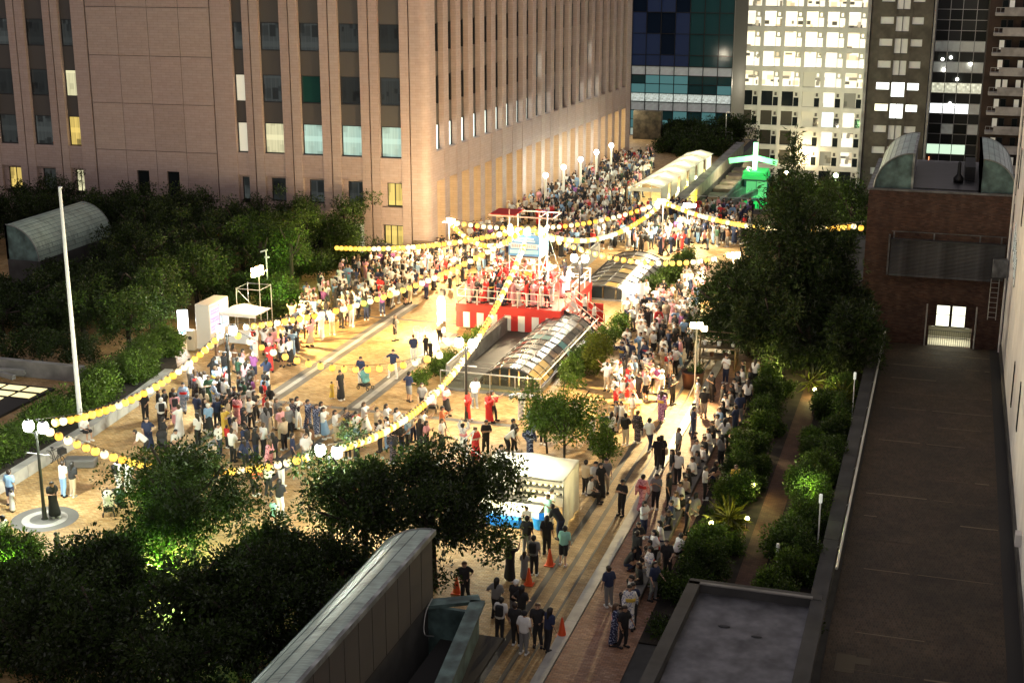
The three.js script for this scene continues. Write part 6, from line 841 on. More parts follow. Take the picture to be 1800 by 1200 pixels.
// poses: joints in metres for a body 1.66 m tall that faces +z; right side has negative x
const arm = (ex, ey, ez, hx, hy, hz) => [[ex, ey, ez], [hx, hy, hz]];
const BASE = { pel: [0, 0.9, 0], che: [0, 1.25, 0], head: [0, 1.53, 0.015], L: arm(0.235, 1.09, -0.03, 0.25, 0.84, 0.06), R: arm(-0.235, 1.09, -0.03, -0.25, 0.84, 0.06), lk: [0.095, 0.48, 0.025], la: [0.105, 0.08, -0.01], rk: [-0.095, 0.48, 0.025], ra: [-0.105, 0.08, -0.01] };
const POSE = {
  stand: {}, lean: { la: [0.1, 0.08, 0.12], lk: [0.1, 0.5, 0.12], head: [0, 1.51, 0.07], L: arm(0.22, 1.1, 0.06, 0.1, 1.1, 0.28), R: arm(-0.22, 1.1, 0.06, -0.06, 1.12, 0.28) },
  phone: { L: arm(0.22, 1.12, 0.1, 0.07, 1.28, 0.3), R: arm(-0.22, 1.12, 0.1, -0.05, 1.28, 0.31), head: [0, 1.52, 0.03] },
  dancel: { L: arm(0.3, 1.22, 0.18, 0.3, 1.4, 0.4), R: arm(-0.2, 1.14, 0.2, 0.04, 1.3, 0.4), la: [0.14, 0.08, 0.14], lk: [0.12, 0.49, 0.12] },
  dancer: { R: arm(-0.3, 1.24, 0.16, -0.34, 1.46, 0.36), L: arm(0.22, 1.12, 0.22, 0.0, 1.24, 0.4), ra: [-0.13, 0.1, -0.2], rk: [-0.1, 0.47, -0.02] },
  dancew: { L: arm(0.38, 1.2, 0.05, 0.55, 1.02, 0.12), R: arm(-0.38, 1.2, 0.05, -0.55, 1.05, 0.12), la: [0.26, 0.08, 0.05], lk: [0.2, 0.48, 0.08], ra: [-0.26, 0.08, 0.0], rk: [-0.2, 0.48, 0.06] },
  up: { L: arm(0.3, 1.5, 0.08, 0.2, 1.74, 0.14), R: arm(-0.3, 1.5, 0.08, -0.2, 1.74, 0.14) },
  armup: { R: arm(-0.3, 1.44, 0.12, -0.28, 1.68, 0.22) },
  wide: { L: arm(0.42, 1.33, 0.06, 0.68, 1.32, 0.14), R: arm(-0.42, 1.33, 0.06, -0.68, 1.32, 0.14) },
  fold: { L: arm(0.24, 1.1, 0.06, -0.06, 1.12, 0.2), R: arm(-0.24, 1.1, 0.08, 0.08, 1.15, 0.2), la: [0.12, 0.08, 0.06], lk: [0.1, 0.49, 0.06] },
  hip: { L: arm(0.36, 1.12, -0.08, 0.17, 0.98, 0.06), R: arm(-0.22, 1.08, 0.06, -0.16, 1.0, 0.26), pel: [0.03, 0.9, 0], la: [0.15, 0.08, 0.02], head: [0.02, 1.52, 0.03] },
  turn: { L: arm(0.22, 1.1, 0.1, 0.14, 1.0, 0.32), R: arm(-0.24, 1.08, -0.02, -0.24, 0.86, 0.1), ra: [-0.13, 0.08, -0.12], rk: [-0.1, 0.48, -0.02], head: [-0.03, 1.52, 0.03], che: [-0.02, 1.25, 0.01] },
  point: { R: arm(-0.26, 1.3, 0.2, -0.3, 1.42, 0.46), la: [0.12, 0.08, 0.1] },
  walk: { la: [0.09, 0.1, 0.24], lk: [0.09, 0.5, 0.16], ra: [-0.09, 0.13, -0.3], rk: [-0.09, 0.47, -0.06], L: arm(0.22, 1.1, -0.12, 0.23, 0.88, -0.16), R: arm(-0.22, 1.1, 0.06, -0.22, 0.92, 0.2) },
  sit: { pel: [0, 0.5, -0.02], che: [0, 0.86, 0.02], head: [0, 1.14, 0.06], L: arm(0.22, 0.72, 0.08, 0.12, 0.58, 0.3), R: arm(-0.22, 0.72, 0.08, -0.1, 0.6, 0.3), lk: [0.11, 0.5, 0.4], la: [0.11, 0.08, 0.4], rk: [-0.11, 0.5, 0.4], ra: [-0.12, 0.08, 0.36] },
  crouch: { pel: [0, 0.3, -0.1], che: [0, 0.63, 0.08], head: [0, 0.88, 0.18], L: arm(0.22, 0.5, 0.16, 0.12, 0.46, 0.36), R: arm(-0.22, 0.5, 0.16, -0.1, 0.46, 0.36), lk: [0.15, 0.44, 0.26], la: [0.12, 0.08, 0.0], rk: [-0.15, 0.44, 0.26], ra: [-0.12, 0.08, 0.0] },
  bend: { che: [0, 1.16, 0.22], head: [0, 1.34, 0.43], L: arm(0.2, 0.94, 0.36, 0.14, 0.78, 0.5), R: arm(-0.2, 0.94, 0.36, -0.14, 0.78, 0.5), pel: [0, 0.88, -0.06] },
};
const mixP = (a, b, t) => a.map((v, i) => v + (b[i] - v) * t);
function skeleton(name) {
  const J = { ...BASE, ...POSE[name] }, up = V(...J.che).sub(V(...J.pel)).normalize(), off = (p, d, x) => [p[0] + up.x * d + x, p[1] + up.y * d, p[2] + up.z * d];
  J.up = up; J.sl = off(J.che, 0.1, 0.165); J.sr = off(J.che, 0.1, -0.165); J.nk = off(J.che, 0.15, 0); J.hl = off(J.pel, -0.03, 0.085); J.hr = off(J.pel, -0.03, -0.085); return J;
}
function bodyGeos(name, cell) {
  const J = skeleton(name), b = (a, c, r, s) => [...a, ...c, r, s], o = (p, x) => [p[0] + x, p[1], p[2]], tor = (e) => [b(o(J.pel, -0.06), o(J.che, -0.07), 0.1 + e, 0.1 + e), b(o(J.pel, 0.06), o(J.che, 0.07), 0.1 + e, 0.1 + e), b(o(J.sl, -0.04), o(J.sr, 0.04), 0.06 + e, 0.06 + e)];
  const fore = (h, e) => { const d = V(...h).sub(V(...e)).normalize(); return [h[0] + d.x * 0.09, h[1] + d.y * 0.09, h[2] + d.z * 0.09]; };
  const toe = (a, k) => { const kn = V(k[0] - a[0], 0, k[2] - a[2]); return [a[0], a[1] - 0.045, a[2] + 0.15]; };
  const legs = (e, to = 1) => [[J.hl, J.lk, J.la], [J.hr, J.rk, J.ra]].flatMap(([h, k, a]) => [b(h, k, 0.085 + e, 0.058 + e), ...(to > 0 ? [b(k, mixP(k, a, to), 0.056 + e, 0.04 + e)] : [])]);
  const arms = (e) => [[J.sl, J.L], [J.sr, J.R]].flatMap(([s, [el, h]]) => [b(s, el, 0.05 + e, 0.041 + e), b(el, h, 0.039 + e, 0.028 + e)]);
  const hd = V(...J.head), hu = hd.clone().sub(V(...J.nk)).normalize();
  const H = { lo: [-0.85, -0.02, -0.5], hi: [0.85, 1.95, 0.75] };
  const box = (bones, m) => { const lo = [9, 9, 9], hi = [-9, -9, -9]; for (const q of bones) for (let i = 0; i < 3; i++) { const r = Math.max(q[6], q[7]) + m; lo[i] = Math.min(lo[i], q[i] - r, q[i + 3] - r); hi[i] = Math.max(hi[i], q[i] + r, q[i + 3] + r); } return [lo, hi]; };
  const make = (bones, k, clip, c = cell) => { const f0 = field(bones, k), f = clip ? (p) => Math.max(f0(p), clip(p)) : f0; return surf(f, ...box(bones, 2.2 * c), c); };
  const along = (p) => (p[0] - J.pel[0]) * J.up.x + (p[1] - J.pel[1]) * J.up.y + (p[2] - J.pel[2]) * J.up.z;
  const out = {};
  const skin = [...tor(0), ...legs(0), ...arms(0), b(J.nk, mixP(J.nk, J.head, 0.6), 0.052, 0.048), b(J.la, toe(J.la, J.lk), 0.04, 0.034), b(J.ra, toe(J.ra, J.rk), 0.04, 0.034), b(J.L[1], fore(...[J.L[1], J.L[0]]), 0.03, 0.026), b(J.R[1], fore(J.R[1], J.R[0]), 0.03, 0.026)];
  // head on a finer grid: skull, jaw, nose, ears
  const hb = [[0, 0.03, -0.015, 0, 0.04, 0.0, 0.092, 0.09], [0, -0.05, 0.03, 0, -0.03, 0.02, 0.062, 0.07], [0, -0.005, 0.1, 0, -0.03, 0.112, 0.012, 0.016], [0.088, -0.01, 0, 0.09, 0.02, -0.005, 0.018, 0.02], [-0.088, -0.01, 0, -0.09, 0.02, -0.005, 0.018, 0.02]].map((q) => q.map((v, i) => i < 6 ? v + J.head[i % 3] : v));
  const lowRes = cell > 0.05, hc = lowRes ? 0.06 : 0.027, headG = make(hb, 0.03, null, hc);
  const fingers = []; if (!lowRes) for (const [h, e, s] of [[J.L[1], J.L[0], 1], [J.R[1], J.R[0], -1]]) { const d = V(...h).sub(V(...e)).normalize(), side = V(0, 0, 1).cross(d).normalize(), tip = V(...fore(h, e)); for (let i = 0; i < 4; i++) { const a = tip.clone().addScaledVector(side, (i - 1.5) * 0.017).addScaledVector(d, 0.005), L = [0.055, 0.065, 0.06, 0.045][i], m = a.clone().addScaledVector(d, L * 0.6), t = m.clone().addScaledVector(d, L * 0.35).add(V(0, -0.012, 0.012)); fingers.push(bar(a.toArray(), m.toArray(), 0.0085, 3, 0.008), bar(m.toArray(), t.toArray(), 0.008, 3, 0.006)); } const w = V(...h).addScaledVector(d, 0.03).addScaledVector(side, -0.028 * s), w2 = w.clone().addScaledVector(side, -0.03 * s).addScaledVector(d, 0.035); fingers.push(bar(w.toArray(), w2.toArray(), 0.01, 4, 0.008)); }
  out.body = merge([make(skin, 0.035), headG, ...fingers]);
  const cut = (t) => [[J.sl, J.L], [J.sr, J.R]].map(([s, [e]]) => b(s, mixP(s, e, t), 0.078, 0.075));
  const e = 0.024;
  out.tee = make([...tor(e), ...cut(0.75)], 0.035, (p) => -0.09 - along(p));
  const hips = [b(o(J.pel, -0.05), mixP(J.pel, o(J.che, -0.05), 0.35), 0.118, 0.112), b(o(J.pel, 0.05), mixP(J.pel, o(J.che, 0.05), 0.35), 0.118, 0.112)];
  const waist = (p) => along(p) - 0.13;
  out.trousers = make([...hips, ...legs(0.02, 0.97)], 0.03, waist); out.shorts = make([...hips, ...legs(0.032, 0)], 0.03, waist);
  const mid = mixP(J.lk, J.rk, 0.5), ank = mixP(J.la, J.ra, 0.5), low = name === 'sit' || name === 'crouch';
  out.skirt = low ? out.trousers : make([...hips, b(o(J.hl, -0.03), o(mixP(J.lk, J.la, 0.35), -0.03), 0.12, 0.15), b(o(J.hr, 0.03), o(mixP(J.rk, J.ra, 0.35), 0.03), 0.12, 0.15), b(J.pel, mixP(mid, ank, 0.3), 0.13, 0.16)], 0.06, waist);
  const robeLegs = low ? legs(0.04, 0.95) : [b(o(J.hl, -0.03), o(J.la, -0.04), 0.115, 0.11), b(o(J.hr, 0.03), o(J.ra, 0.04), 0.115, 0.11), b(J.pel, mixP(mid, ank, 0.8), 0.12, 0.12)];
  const sleeves = [[J.sl, J.L], [J.sr, J.R]].flatMap(([s, [el, h]]) => { const w = mixP(el, h, 0.75), dr = [w[0], w[1] - 0.2, w[2] - 0.02], de = [el[0], el[1] - 0.1, el[2]]; return [b(s, el, 0.075, 0.075), b(el, w, 0.075, 0.07), b(w, dr, 0.05, 0.045), b(el, de, 0.06, 0.05), b(de, dr, 0.045, 0.045)]; });
  out.robe = make([...tor(e), ...hips, ...robeLegs, ...sleeves], 0.04, low ? null : (p) => 0.1 - p[1]);
  out.dress = make([...tor(e), ...cut(0.6), ...hips, ...(low ? legs(0.03, 0.6) : [b(o(J.hl, -0.03), o(mixP(J.lk, J.la, 0.7), -0.03), 0.12, 0.17), b(o(J.hr, 0.03), o(mixP(J.rk, J.ra, 0.7), 0.03), 0.12, 0.17), b(J.pel, mixP(mid, ank, 0.7), 0.13, 0.18)])], 0.05);
  const bf = field([...tor(0.045)], 0.04); out.belt = surf((p) => Math.max(bf(p), Math.abs(along(p) - 0.2) - 0.075), ...box(tor(0.045), 0.06), Math.max(cell, 0.04));
  const rel = (q) => q.map((v, i) => i < 6 ? v + J.head[i % 3] : v), face = (p) => { const x = p[0] - J.head[0], y = p[1] - J.head[1], z = p[2] - J.head[2]; return Math.min(0.045 - y + 0.0, 0.03) < 0 ? -1 : Math.min(z - 0.015 + (0.06 - Math.min(0.06, Math.abs(x))) * 0, 0.045 - y); };
  const cap = (bones, c = lowRes ? 0.07 : 0.034) => { const f0 = field(bones.map(rel), 0.03); return surf((p) => Math.max(f0(p), face(p)), ...box(bones.map(rel), 0.05), c); };
  const skull = [[0, 0.035, -0.02, 0, 0.05, -0.005, 0.108, 0.104]], nape = [0, 0.0, -0.03, 0, -0.045, -0.04, 0.085, 0.06];
  out.short = cap([...skull, nape]); out.long = cap([...skull, nape, [0, 0, -0.06, 0, -0.24, -0.1, 0.085, 0.06], [0.05, 0, -0.03, 0.06, -0.14, -0.02, 0.06, 0.04], [-0.05, 0, -0.03, -0.06, -0.14, -0.02, 0.06, 0.04]]); out.bun = cap([...skull, nape, [0, 0.1, -0.1, 0, 0.11, -0.11, 0.05, 0.045]]);
  out.cap = merge([cap([...skull]), clean(new THREE.CylinderGeometry(0.085, 0.085, 0.014, 12, 1).scale(1, 1, 1.1).translate(J.head[0], J.head[1] + 0.055, J.head[2] + 0.085))]);
  out.face = merge([-1, 1].flatMap((s) => [ball(J.head[0] + s * 0.034, J.head[1] + 0.008, J.head[2] + 0.083, 0.011, 1.3, 0.8, 0.6, 6, 4), clean(new THREE.BoxGeometry(0.034, 0.007, 0.012).translate(J.head[0] + s * 0.034, J.head[1] + 0.034, J.head[2] + 0.087))]).concat([clean(new THREE.BoxGeometry(0.04, 0.008, 0.012).translate(J.head[0], J.head[1] - 0.052, J.head[2] + 0.088))]));
  const shoe = (a) => clean((lowRes ? new THREE.BoxGeometry(0.1, 0.09, 0.27) : new RoundedBoxGeometry(0.1, 0.09, 0.27, 1, 0.03)).translate(a[0], a[1] - 0.04, a[2] + 0.06)); out.shoeL = shoe(J.la); out.shoeR = shoe(J.ra);
  const bk = V(...J.che).addScaledVector(J.up, -0.05).add(V(0, 0, -0.17)); out.backpack = clean(new RoundedBoxGeometry(0.29, 0.42, 0.17, lowRes ? 1 : 2, 0.06).translate(bk.x, bk.y, bk.z));
  const sb = V(...J.hr).add(V(-0.16, 0.02, -0.02)); out.tote = merge([clean(new RoundedBoxGeometry(0.1, 0.28, 0.3, 2, 0.04).translate(sb.x, sb.y, sb.z)), bar([sb.x, sb.y + 0.12, sb.z], J.sr, 0.012, 4)]);
  return out;
}
const ROWS = `
-37.84 -48.29 stand S:b/n s 180 ringlamp 1
-37.33 -47.79 stand D:w u 170 ringlamp .62
-35.25 -47.78 lean D:k s 60 ringlamp 1
-36.20 -49.89 stand T:w/b s 170 ringlamp 1
-35.81 -50.01 stand T:k/c l 175 ringlamp 1
-34.89 -43.97 walk T:w/g s -90 leftedge 1
-32.46 -44.05 walk S:k/k s -80 leftedge .76
-33.11 -49.49 crouch T:e/k s 150 stroller 1
-33.79 -49.55 stand T:c/k s 30 stroller .5
-34.06 -50.96 stand T:w/w s 160 stroller 1 bag
-33.60 -50.97 bend T:w/w l -150 stroller 1
-38.66 -56.29 sit S:w/k s 70 planter 1
-35.67 -56.13 stand D:n l 20 blackpram 1
-35.21 -55.07 bend S:w/k s -60 blackpram 1
-38.03 -59.73 stand T:k/k s 20 planter 1
-37.55 -60.25 stand T:k/k s 120 planter 1
-37.22 -60.25 stand T:k/k s 100 planter 1
-36.92 -60.53 stand T:k/n s 180 leftcrowd 1
-36.88 -61.48 stand R:b s 30 leftcrowd 1
-38.69 -65.33 stand T:w/g s 160 leftcrowd 1
-35.23 -60.14 stand T:n/g s 170 leftcrowd 1
-36.18 -63.05 stand K:e/e l 20 leftcrowd 1
-34.51 -59.47 stand T:k/k l 100 leftcrowd 1
-34.98 -56.43 stand T:k/k s 140 leftcrowd 1
-34.62 -56.78 crouch T:w/k s 60 leftcrowd 1
-32.92 -58.65 dancel D:y s 90 leftcrowd 1
-31.72 -57.43 stand T:w/c s 120 leftcrowd 1
-31.82 -58.57 walk S:k/k s 100 leftcrowd 1
-32.04 -56.44 stand T:w/n s 80 leftcrowd 1
-32.20 -57.53 stand T:r/k s 170 leftcrowd .7
-31.03 -55.89 stand T:w/k s 170 leftcrowd 1 bag
-32.48 -60.45 dancel T:w/k l 90 leftcrowd 1
-32.67 -61.38 dancel T:k/k l 100 leftcrowd 1
-31.99 -58.94 dancer S:k/k s 90 leftcrowd 1
-30.03 -56.27 stand T:k/n l 150 leftcrowd 1
-30.02 -57.07 stand T:w/k s 160 leftcrowd 1
-31.59 -60.63 dancel T:w/k s 90 ring 1
-31.08 -60.62 dancel T:g/c l 85 ring 1
-30.30 -60.77 dancer R:k u 95 ring 1
-30.20 -61.07 dancel T:w/w l 90 ring 1
-29.49 -61.02 dancer R:n s 85 ring 1
-28.81 -60.35 stand R:n l 60 ring 1
-28.71 -60.82 dancel T:w/k l 90 ring 1
-28.26 -60.09 dancel K:w/b l 90 ring 1
-27.53 -59.89 dancel T:w/c l 90 ring 1
-27.19 -60.43 dancer R:k s 90 ring 1
-26.46 -59.80 dancel T:w/b s 80 ring 1
-26.65 -61.46 dancel D:w l 90 ring 1
-25.74 -60.87 dancer S:c/k s 90 ring 1
-25.49 -61.38 dancel T:w/k l 95 ring 1
-28.08 -56.26 stand T:n/k s 120 nearglobes 1
-27.53 -56.27 stand T:w/g l 40 nearglobes 1
-27.56 -52.62 stand T:w/k s 180 neartrees 1
-27.45 -53.71 stand T:k/w s 170 neartrees 1
-26.04 -50.76 stand T:k/w l 175 neartrees 1
-26.04 -50.06 stand S:m/m s 0 neartrees .62
-28.14 -52.51 bend T:o/k s 60 neartrees 1
-29.92 -65.87 stand D:k u 70 floor 1
-30.48 -66.00 stand D:y s 80 floor .58
-29.92 -68.57 stand T:n/w s 0 floor 1
-28.71 -70.35 dancew T:n/w u 0 floor 1
-28.71 -73.56 stand T:n/w s -150 floor 1
-28.42 -74.85 stand T:k/k s -120 floor .8
-31.36 -77.36 stand S:k/k s 90 floor 1
-28.64 -77.81 bend T:c/k s 60 drum 1
-28.08 -74.71 stand D:k s 30 drum .62
-26.33 -66.68 stand S:n/g s 150 middlelamp 1
-24.96 -65.17 stand T:g/k l 20 middlelamp 1
-23.65 -65.10 stand K:p/k l 60 middlelamp 1
-22.38 -64.75 stand R:r u 90 middlelamp 1
-22.68 -66.73 stand T:w/g s -150 middlelamp 1
-21.24 -64.73 dancel R:r s 60 vaultfront 1
-21.13 -65.04 dancel T:c/k l 80 vaultfront 1
-19.81 -65.72 wide R:w u 20 vaultfront 1
-22.14 -60.15 stand T:w/k s 90 nearring 1
-22.73 -61.89 dancel S:o/k s 90 nearring 1
-20.89 -59.89 up R:w s 160 nearring 1
-20.18 -59.48 stand D:r u 60 nearring 1
-20.05 -60.55 stand T:k/k s 30 nearring 1
-18.84 -61.09 dancel T:k/k s 100 nearring 1
-18.42 -63.05 stand T:b/b s 170 nearring 1
-17.81 -60.60 stand R:n s 160 nearring 1
-18.91 -60.58 bend T:w/k l 90 nearring 1
-19.01 -59.37 crouch T:w/w s 70 nearring 1
-18.56 -58.66 crouch R:p l 90 nearring 1
-17.73 -62.58 stand T:k/k s 0 nearring 1
-23.69 -58.87 phone T:k/n l 90 nearring 1
-23.73 -59.74 phone T:b/k s 90 nearring 1
-23.16 -59.92 stand T:k/k l 160 nearring 1
-22.73 -59.64 phone S:p/k l 90 nearring 1
-23.44 -60.99 dancel T:w/k s 90 nearring 1
-23.98 -60.99 dancel T:w/n s 95 nearring 1
-24.79 -61.08 dancer K:w/k l 85 nearring 1
-22.42 -59.50 crouch T:k/w s 60 nearring 1
-14.79 -47.57 armup D:k l 160 queue 1
-14.86 -50.05 stand T:k/g s 180 queue 1
-14.03 -48.33 stand T:g/k s 180 queue 1 bag
-14.09 -50.34 stand T:k/k l 180 queue 1
-13.21 -49.55 stand S:m/k s 180 queue 1
-14.27 -47.83 stand D:g l 180 queue .72
-14.67 -52.57 stand T:m/w s -40 vendor 1
-14.76 -53.23 stand T:w/w c -20 vendor 1
-15.41 -51.80 stand T:w/k s 0 vendor .8
-13.95 -51.89 bend T:k/n s -120 vendor 1
-13.73 -56.01 sit T:w/k s 100 tentside 1
-13.70 -56.84 stand T:w/g s 40 tentside 1
-13.43 -56.78 stand D:k l 60 tentside 1
-13.36 -57.36 stand T:g/c s 20 tentside 1
-14.17 -56.83 stand T:c/k s 160 tentside 1
-12.11 -55.06 stand T:k/k c -20 kerb 1
-15.87 -45.47 stand T:k/k s 30 queue 1
-14.33 -44.42 stand T:g/k l 170 bottom 1
-13.74 -42.97 stand T:w/k s 180 bottom 1 bag
-13.66 -44.44 stand T:k/g c 170 bottom 1
-13.28 -44.10 stand D:k l 160 bottom 1
-13.04 -42.75 stand T:k/k s 180 bottom 1
-12.31 -42.89 stand T:k/k s 10 bottom 1
-11.91 -42.72 stand T:n/k l 150 bottom 1
-12.62 -42.20 stand T:w/g c 170 bottom 1
-9.53 -45.26 walk R:w s 10 bottomright 1
-9.49 -45.45 walk T:n/k s 10 bottomright 1
-9.76 -43.77 stand R:n l 100 bottomright 1
-9.42 -43.70 stand T:k/k s 60 bottomright 1
-11.74 -60.77 walk T:k/k s 180 kerb 1
-11.52 -60.99 walk T:k/k l 180 kerb 1 bag
-12.55 -63.19 walk T:w/n s 160 kerb 1
-10.46 -59.24 stand T:w/k s 170 kerb 1
-13.83 -63.54 phone T:k/c s 160 crowdfront 1 bag
-13.36 -64.10 stand R:k s 160 crowdfront 1
-12.88 -67.50 stand R:v l 170 crowdfront 1
-12.94 -67.94 stand T:k/n s 20 crowdfront 1
-12.85 -70.35 stand T:k/k s 60 crowdfront 1
-14.55 -63.57 stand T:w/k l 150 crowdfront 1
-15.28 -67.68 dancel T:r/k s 80 crowdfront 1
-14.84 -68.29 dancer T:r/w l 90 crowdfront 1
-16.70 -71.49 stand T:w/c s 170 crowdfront 1
-14.89 -63.46 stand T:e/k s 30 crowdfront 1
-11.40 -55.93 walk R:p s 160 kerb 1
-10.98 -66.21 stand T:w/b s 60 benchfront 1
-10.94 -71.44 stand T:k/k s -40 benchfront 1
-10.03 -69.31 stand D:k l -60 benchfront 1
-11.50 -70.28 stand R:w l -90 benchfront 1
-9.97 -60.86 stand T:w/k s 60 benchfront 1
-8.12 -58.28 stand S:w/w s 0 gardenpath .66
-7.78 -58.67 stand D:y l 20 gardenpath .9
-10.33 -56.33 stand T:k/k l 90 benchfront 1
-9.68 -50.26 stand T:w/k l -60 benchfront 1
-10.39 -50.04 stand T:k/k s 150 benchfront 1
-10.49 -50.83 stand T:k/n l 40 benchfront 1
-9.65 -55.89 crouch T:k/k s 0 benchfront 1
-9.56 -48.82 stand R:w l -60 benchfront 1
-16.69 -64.62 phone T:w/k s -120 slimtree 1
-17.26 -64.01 stand T:k/k s 90 slimtree 1
-15.28 -62.51 phone T:w/g s -100 slimtree 1
`;
const SEATS = 'w k s|k k l|w g s|g k s|r k l|w n l|k k s|n g s|w k l|w b s|c k s|k k l|w k s|g n l|w k s|k k s|w c l|k k s|w k s|b k s|k n l|w k s|g k s|k k l|w k s|k c s|w w l|k k s';
// outlines of the crowds on the ground, [x, z] in metres
const AREA = {
  ringL: [[-33.1, -104.1], [-30.2, -98.4], [-31.8, -93.2], [-32.7, -88.6], [-33.6, -85.1], [-34.9, -80.9], [-35.7, -75.6], [-35.1, -71.1], [-35.3, -67.9], [-37.9, -70.2], [-39.2, -73.0], [-38.6, -78.5], [-40.4, -84.2], [-41.0, -91.1], [-38.7, -94.2], [-37.0, -98.0]],
  leftB: [[-39.2, -68.6], [-37.9, -70.2], [-34.7, -66.8], [-32.1, -62.1], [-32.2, -59.8], [-33.3, -59.5], [-35.8, -62.4]],
  nearL: [[-38.0, -64.6], [-30.9, -59.8], [-25.0, -61.6], [-21.8, -59.7], [-23.1, -57.0], [-26.6, -55.9], [-29.0, -53.7], [-31.2, -54.5], [-36.5, -56.8]],
  back: [[-40.3, -93.7], [-37.2, -98.4], [-35.4, -112.0], [-33.5, -106.9], [-34.4, -97.1], [-37.5, -92.3]],
  crowdR: [[-16.8, -71.2], [-17.0, -76.5], [-17.4, -82.6], [-19.2, -86.5], [-19.2, -90.6], [-17.0, -95.7], [-16.0, -99.0], [-14.6, -87.9], [-13.2, -77.9], [-13.0, -72.4], [-13.6, -69.2], [-14.5, -64.4], [-15.7, -66.7]],
  farR: [[-15.7, -124.1], [-22.9, -121.9], [-23.9, -105.8], [-19.3, -105.4], [-14.9, -111.5]],
  farMid: [[-31.7, -112.2], [-23.7, -123.3], [-24.5, -107], [-29.4, -100]],
  far: [[-36.2, -113.1], [-35.2, -127.4], [-34.2, -142.7], [-33.6, -150.1], [-31.4, -153.0], [-29.3, -145.3], [-28.2, -131.4], [-23.5, -123.4], [-32.1, -113.8]],
};
const COL = { w: ['white', [0.72, 0.71, 0.68]], k: ['black', [0.018, 0.018, 0.02]], n: ['navy', [0.02, 0.03, 0.075]], g: ['grey', [0.2, 0.2, 0.2]], b: ['light blue', [0.22, 0.36, 0.55]], r: ['red', [0.55, 0.03, 0.03]], y: ['yellow', [0.72, 0.5, 0.08]], m: ['mint green', [0.3, 0.6, 0.5]], p: ['pink', [0.65, 0.3, 0.33]], o: ['orange', [0.7, 0.2, 0.08]], e: ['dark green', [0.03, 0.08, 0.045]], c: ['beige', [0.5, 0.4, 0.27]], v: ['purple', [0.25, 0.08, 0.25]], t: ['brown', [0.16, 0.08, 0.04]] };
const fabricBump = wornNoise(128, 16, 60, 255, 300); fabricBump.repeat.set(3, 3);
const CLOTH = {}, cloth = (c) => CLOTH[c] ??= plain(...COL[c][1], 0.85);
const SKIN = [plain(0.5, 0.3, 0.2, 0.6), plain(0.58, 0.38, 0.27, 0.6), plain(0.42, 0.24, 0.15, 0.6)], HAIRM = [plain(0.012, 0.01, 0.009, 0.5), plain(0.03, 0.018, 0.012, 0.5), plain(0.09, 0.05, 0.025, 0.5)];
// a printed pattern for some summer robes: small flowers
const flowers = (bg, fg, s) => { const cv = document.createElement('canvas'); cv.width = cv.height = 128; const c = cv.getContext('2d'), r = rng(s); c.fillStyle = bg; c.fillRect(0, 0, 128, 128); c.fillStyle = fg; for (let i = 0; i < 16; i++) { const x = r() * 128, y = r() * 128; for (let k = 0; k < 5; k++) { c.beginPath(); c.arc(x + 6 * Math.cos(k * 1.26), y + 6 * Math.sin(k * 1.26), 4.5, 0, 7); c.fill(); } } const t = new THREE.CanvasTexture(cv); t.colorSpace = THREE.SRGBColorSpace; t.wrapS = t.wrapT = THREE.RepeatWrapping; t.magFilter = THREE.LinearFilter; t.repeat.set(4.5, 4.5); return t; };
const ROBE = { w: mat({ map: flowers('#e6e2dc', '#5b6c9c', 1), roughness: 0.85 }), p: mat({ map: flowers('#d99aa0', '#8d3550', 2), roughness: 0.85 }), n: mat({ map: flowers('#232b4a', '#aab2cc', 3), roughness: 0.85 }), k: mat({ map: flowers('#1d1b20', '#7d6f78', 4), roughness: 0.85 }), v: mat({ map: flowers('#8d5a94', '#e6cfe8', 5), roughness: 0.85 }), b: mat({ map: flowers('#7f98bc', '#dfe6f0', 6), roughness: 0.85 }) };
const GEO = {}, geos = (pose) => GEO[pose] ??= (() => { const g = bodyGeos(pose, 0.043); for (const k in g) { const q = g[k], p = q.attributes.position, uv = new Float32Array(p.count * 2); for (let i = 0; i < p.count; i++) { uv[i * 2] = p.getX(i) * 0.8 + p.getZ(i) * 0.8; uv[i * 2 + 1] = p.getY(i); } q.setAttribute('uv', new THREE.BufferAttribute(uv, 2)); } return g; })();
const POSEWORD = { stand: '', fold: 'arms folded', hip: 'hand on hip', turn: '', point: 'pointing', lean: 'leaning', phone: 'raising a phone', dancel: 'dancing', dancer: 'dancing', dancew: 'in wide stance', up: 'both arms up', armup: 'one arm raised', wide: 'arms spread', walk: 'walking', sit: 'seated', crouch: 'crouching', bend: 'bending' };
const PLACE = { ringlamp: 'by the ringed left lamp', leftedge: 'left of the ringed lamp', stroller: 'near the cream stroller', planter: 'by the planter wall', blackpram: 'by the black stroller', leftcrowd: 'in the left crowd', ring: 'in the front dance line', nearglobes: 'behind the near twin lamp', neartrees: 'above the near trees', floor: 'on the open dance floor', drum: 'by the light column', middlelamp: 'by the middle twin lamp', vaultfront: 'before the near glass vault', nearring: 'in front of the large tree', queue: 'queueing at the food tent', vendor: 'inside the food tent', tentside: 'right of the food tent', kerb: 'on the white kerb', bottom: 'queueing near the traffic cones', bottomright: 'on the lower brick walk', crowdfront: 'fronting the right crowd', benchfront: 'beside the stone bench', gardenpath: 'on the garden path', slimtree: 'by the slender tree', behindbench: 'behind the stone bench', bench: 'on the stone bench', stage: 'on the stage', ringL: 'in the left dance ring', leftB: 'in the left crowd', nearL: 'in the near left crowd', back: 'by the office entrance', crowdR: 'in the right crowd', farR: 'in the far right crowd', farMid: 'behind the stage', far: 'in the far crowd' };
const everyone = [];
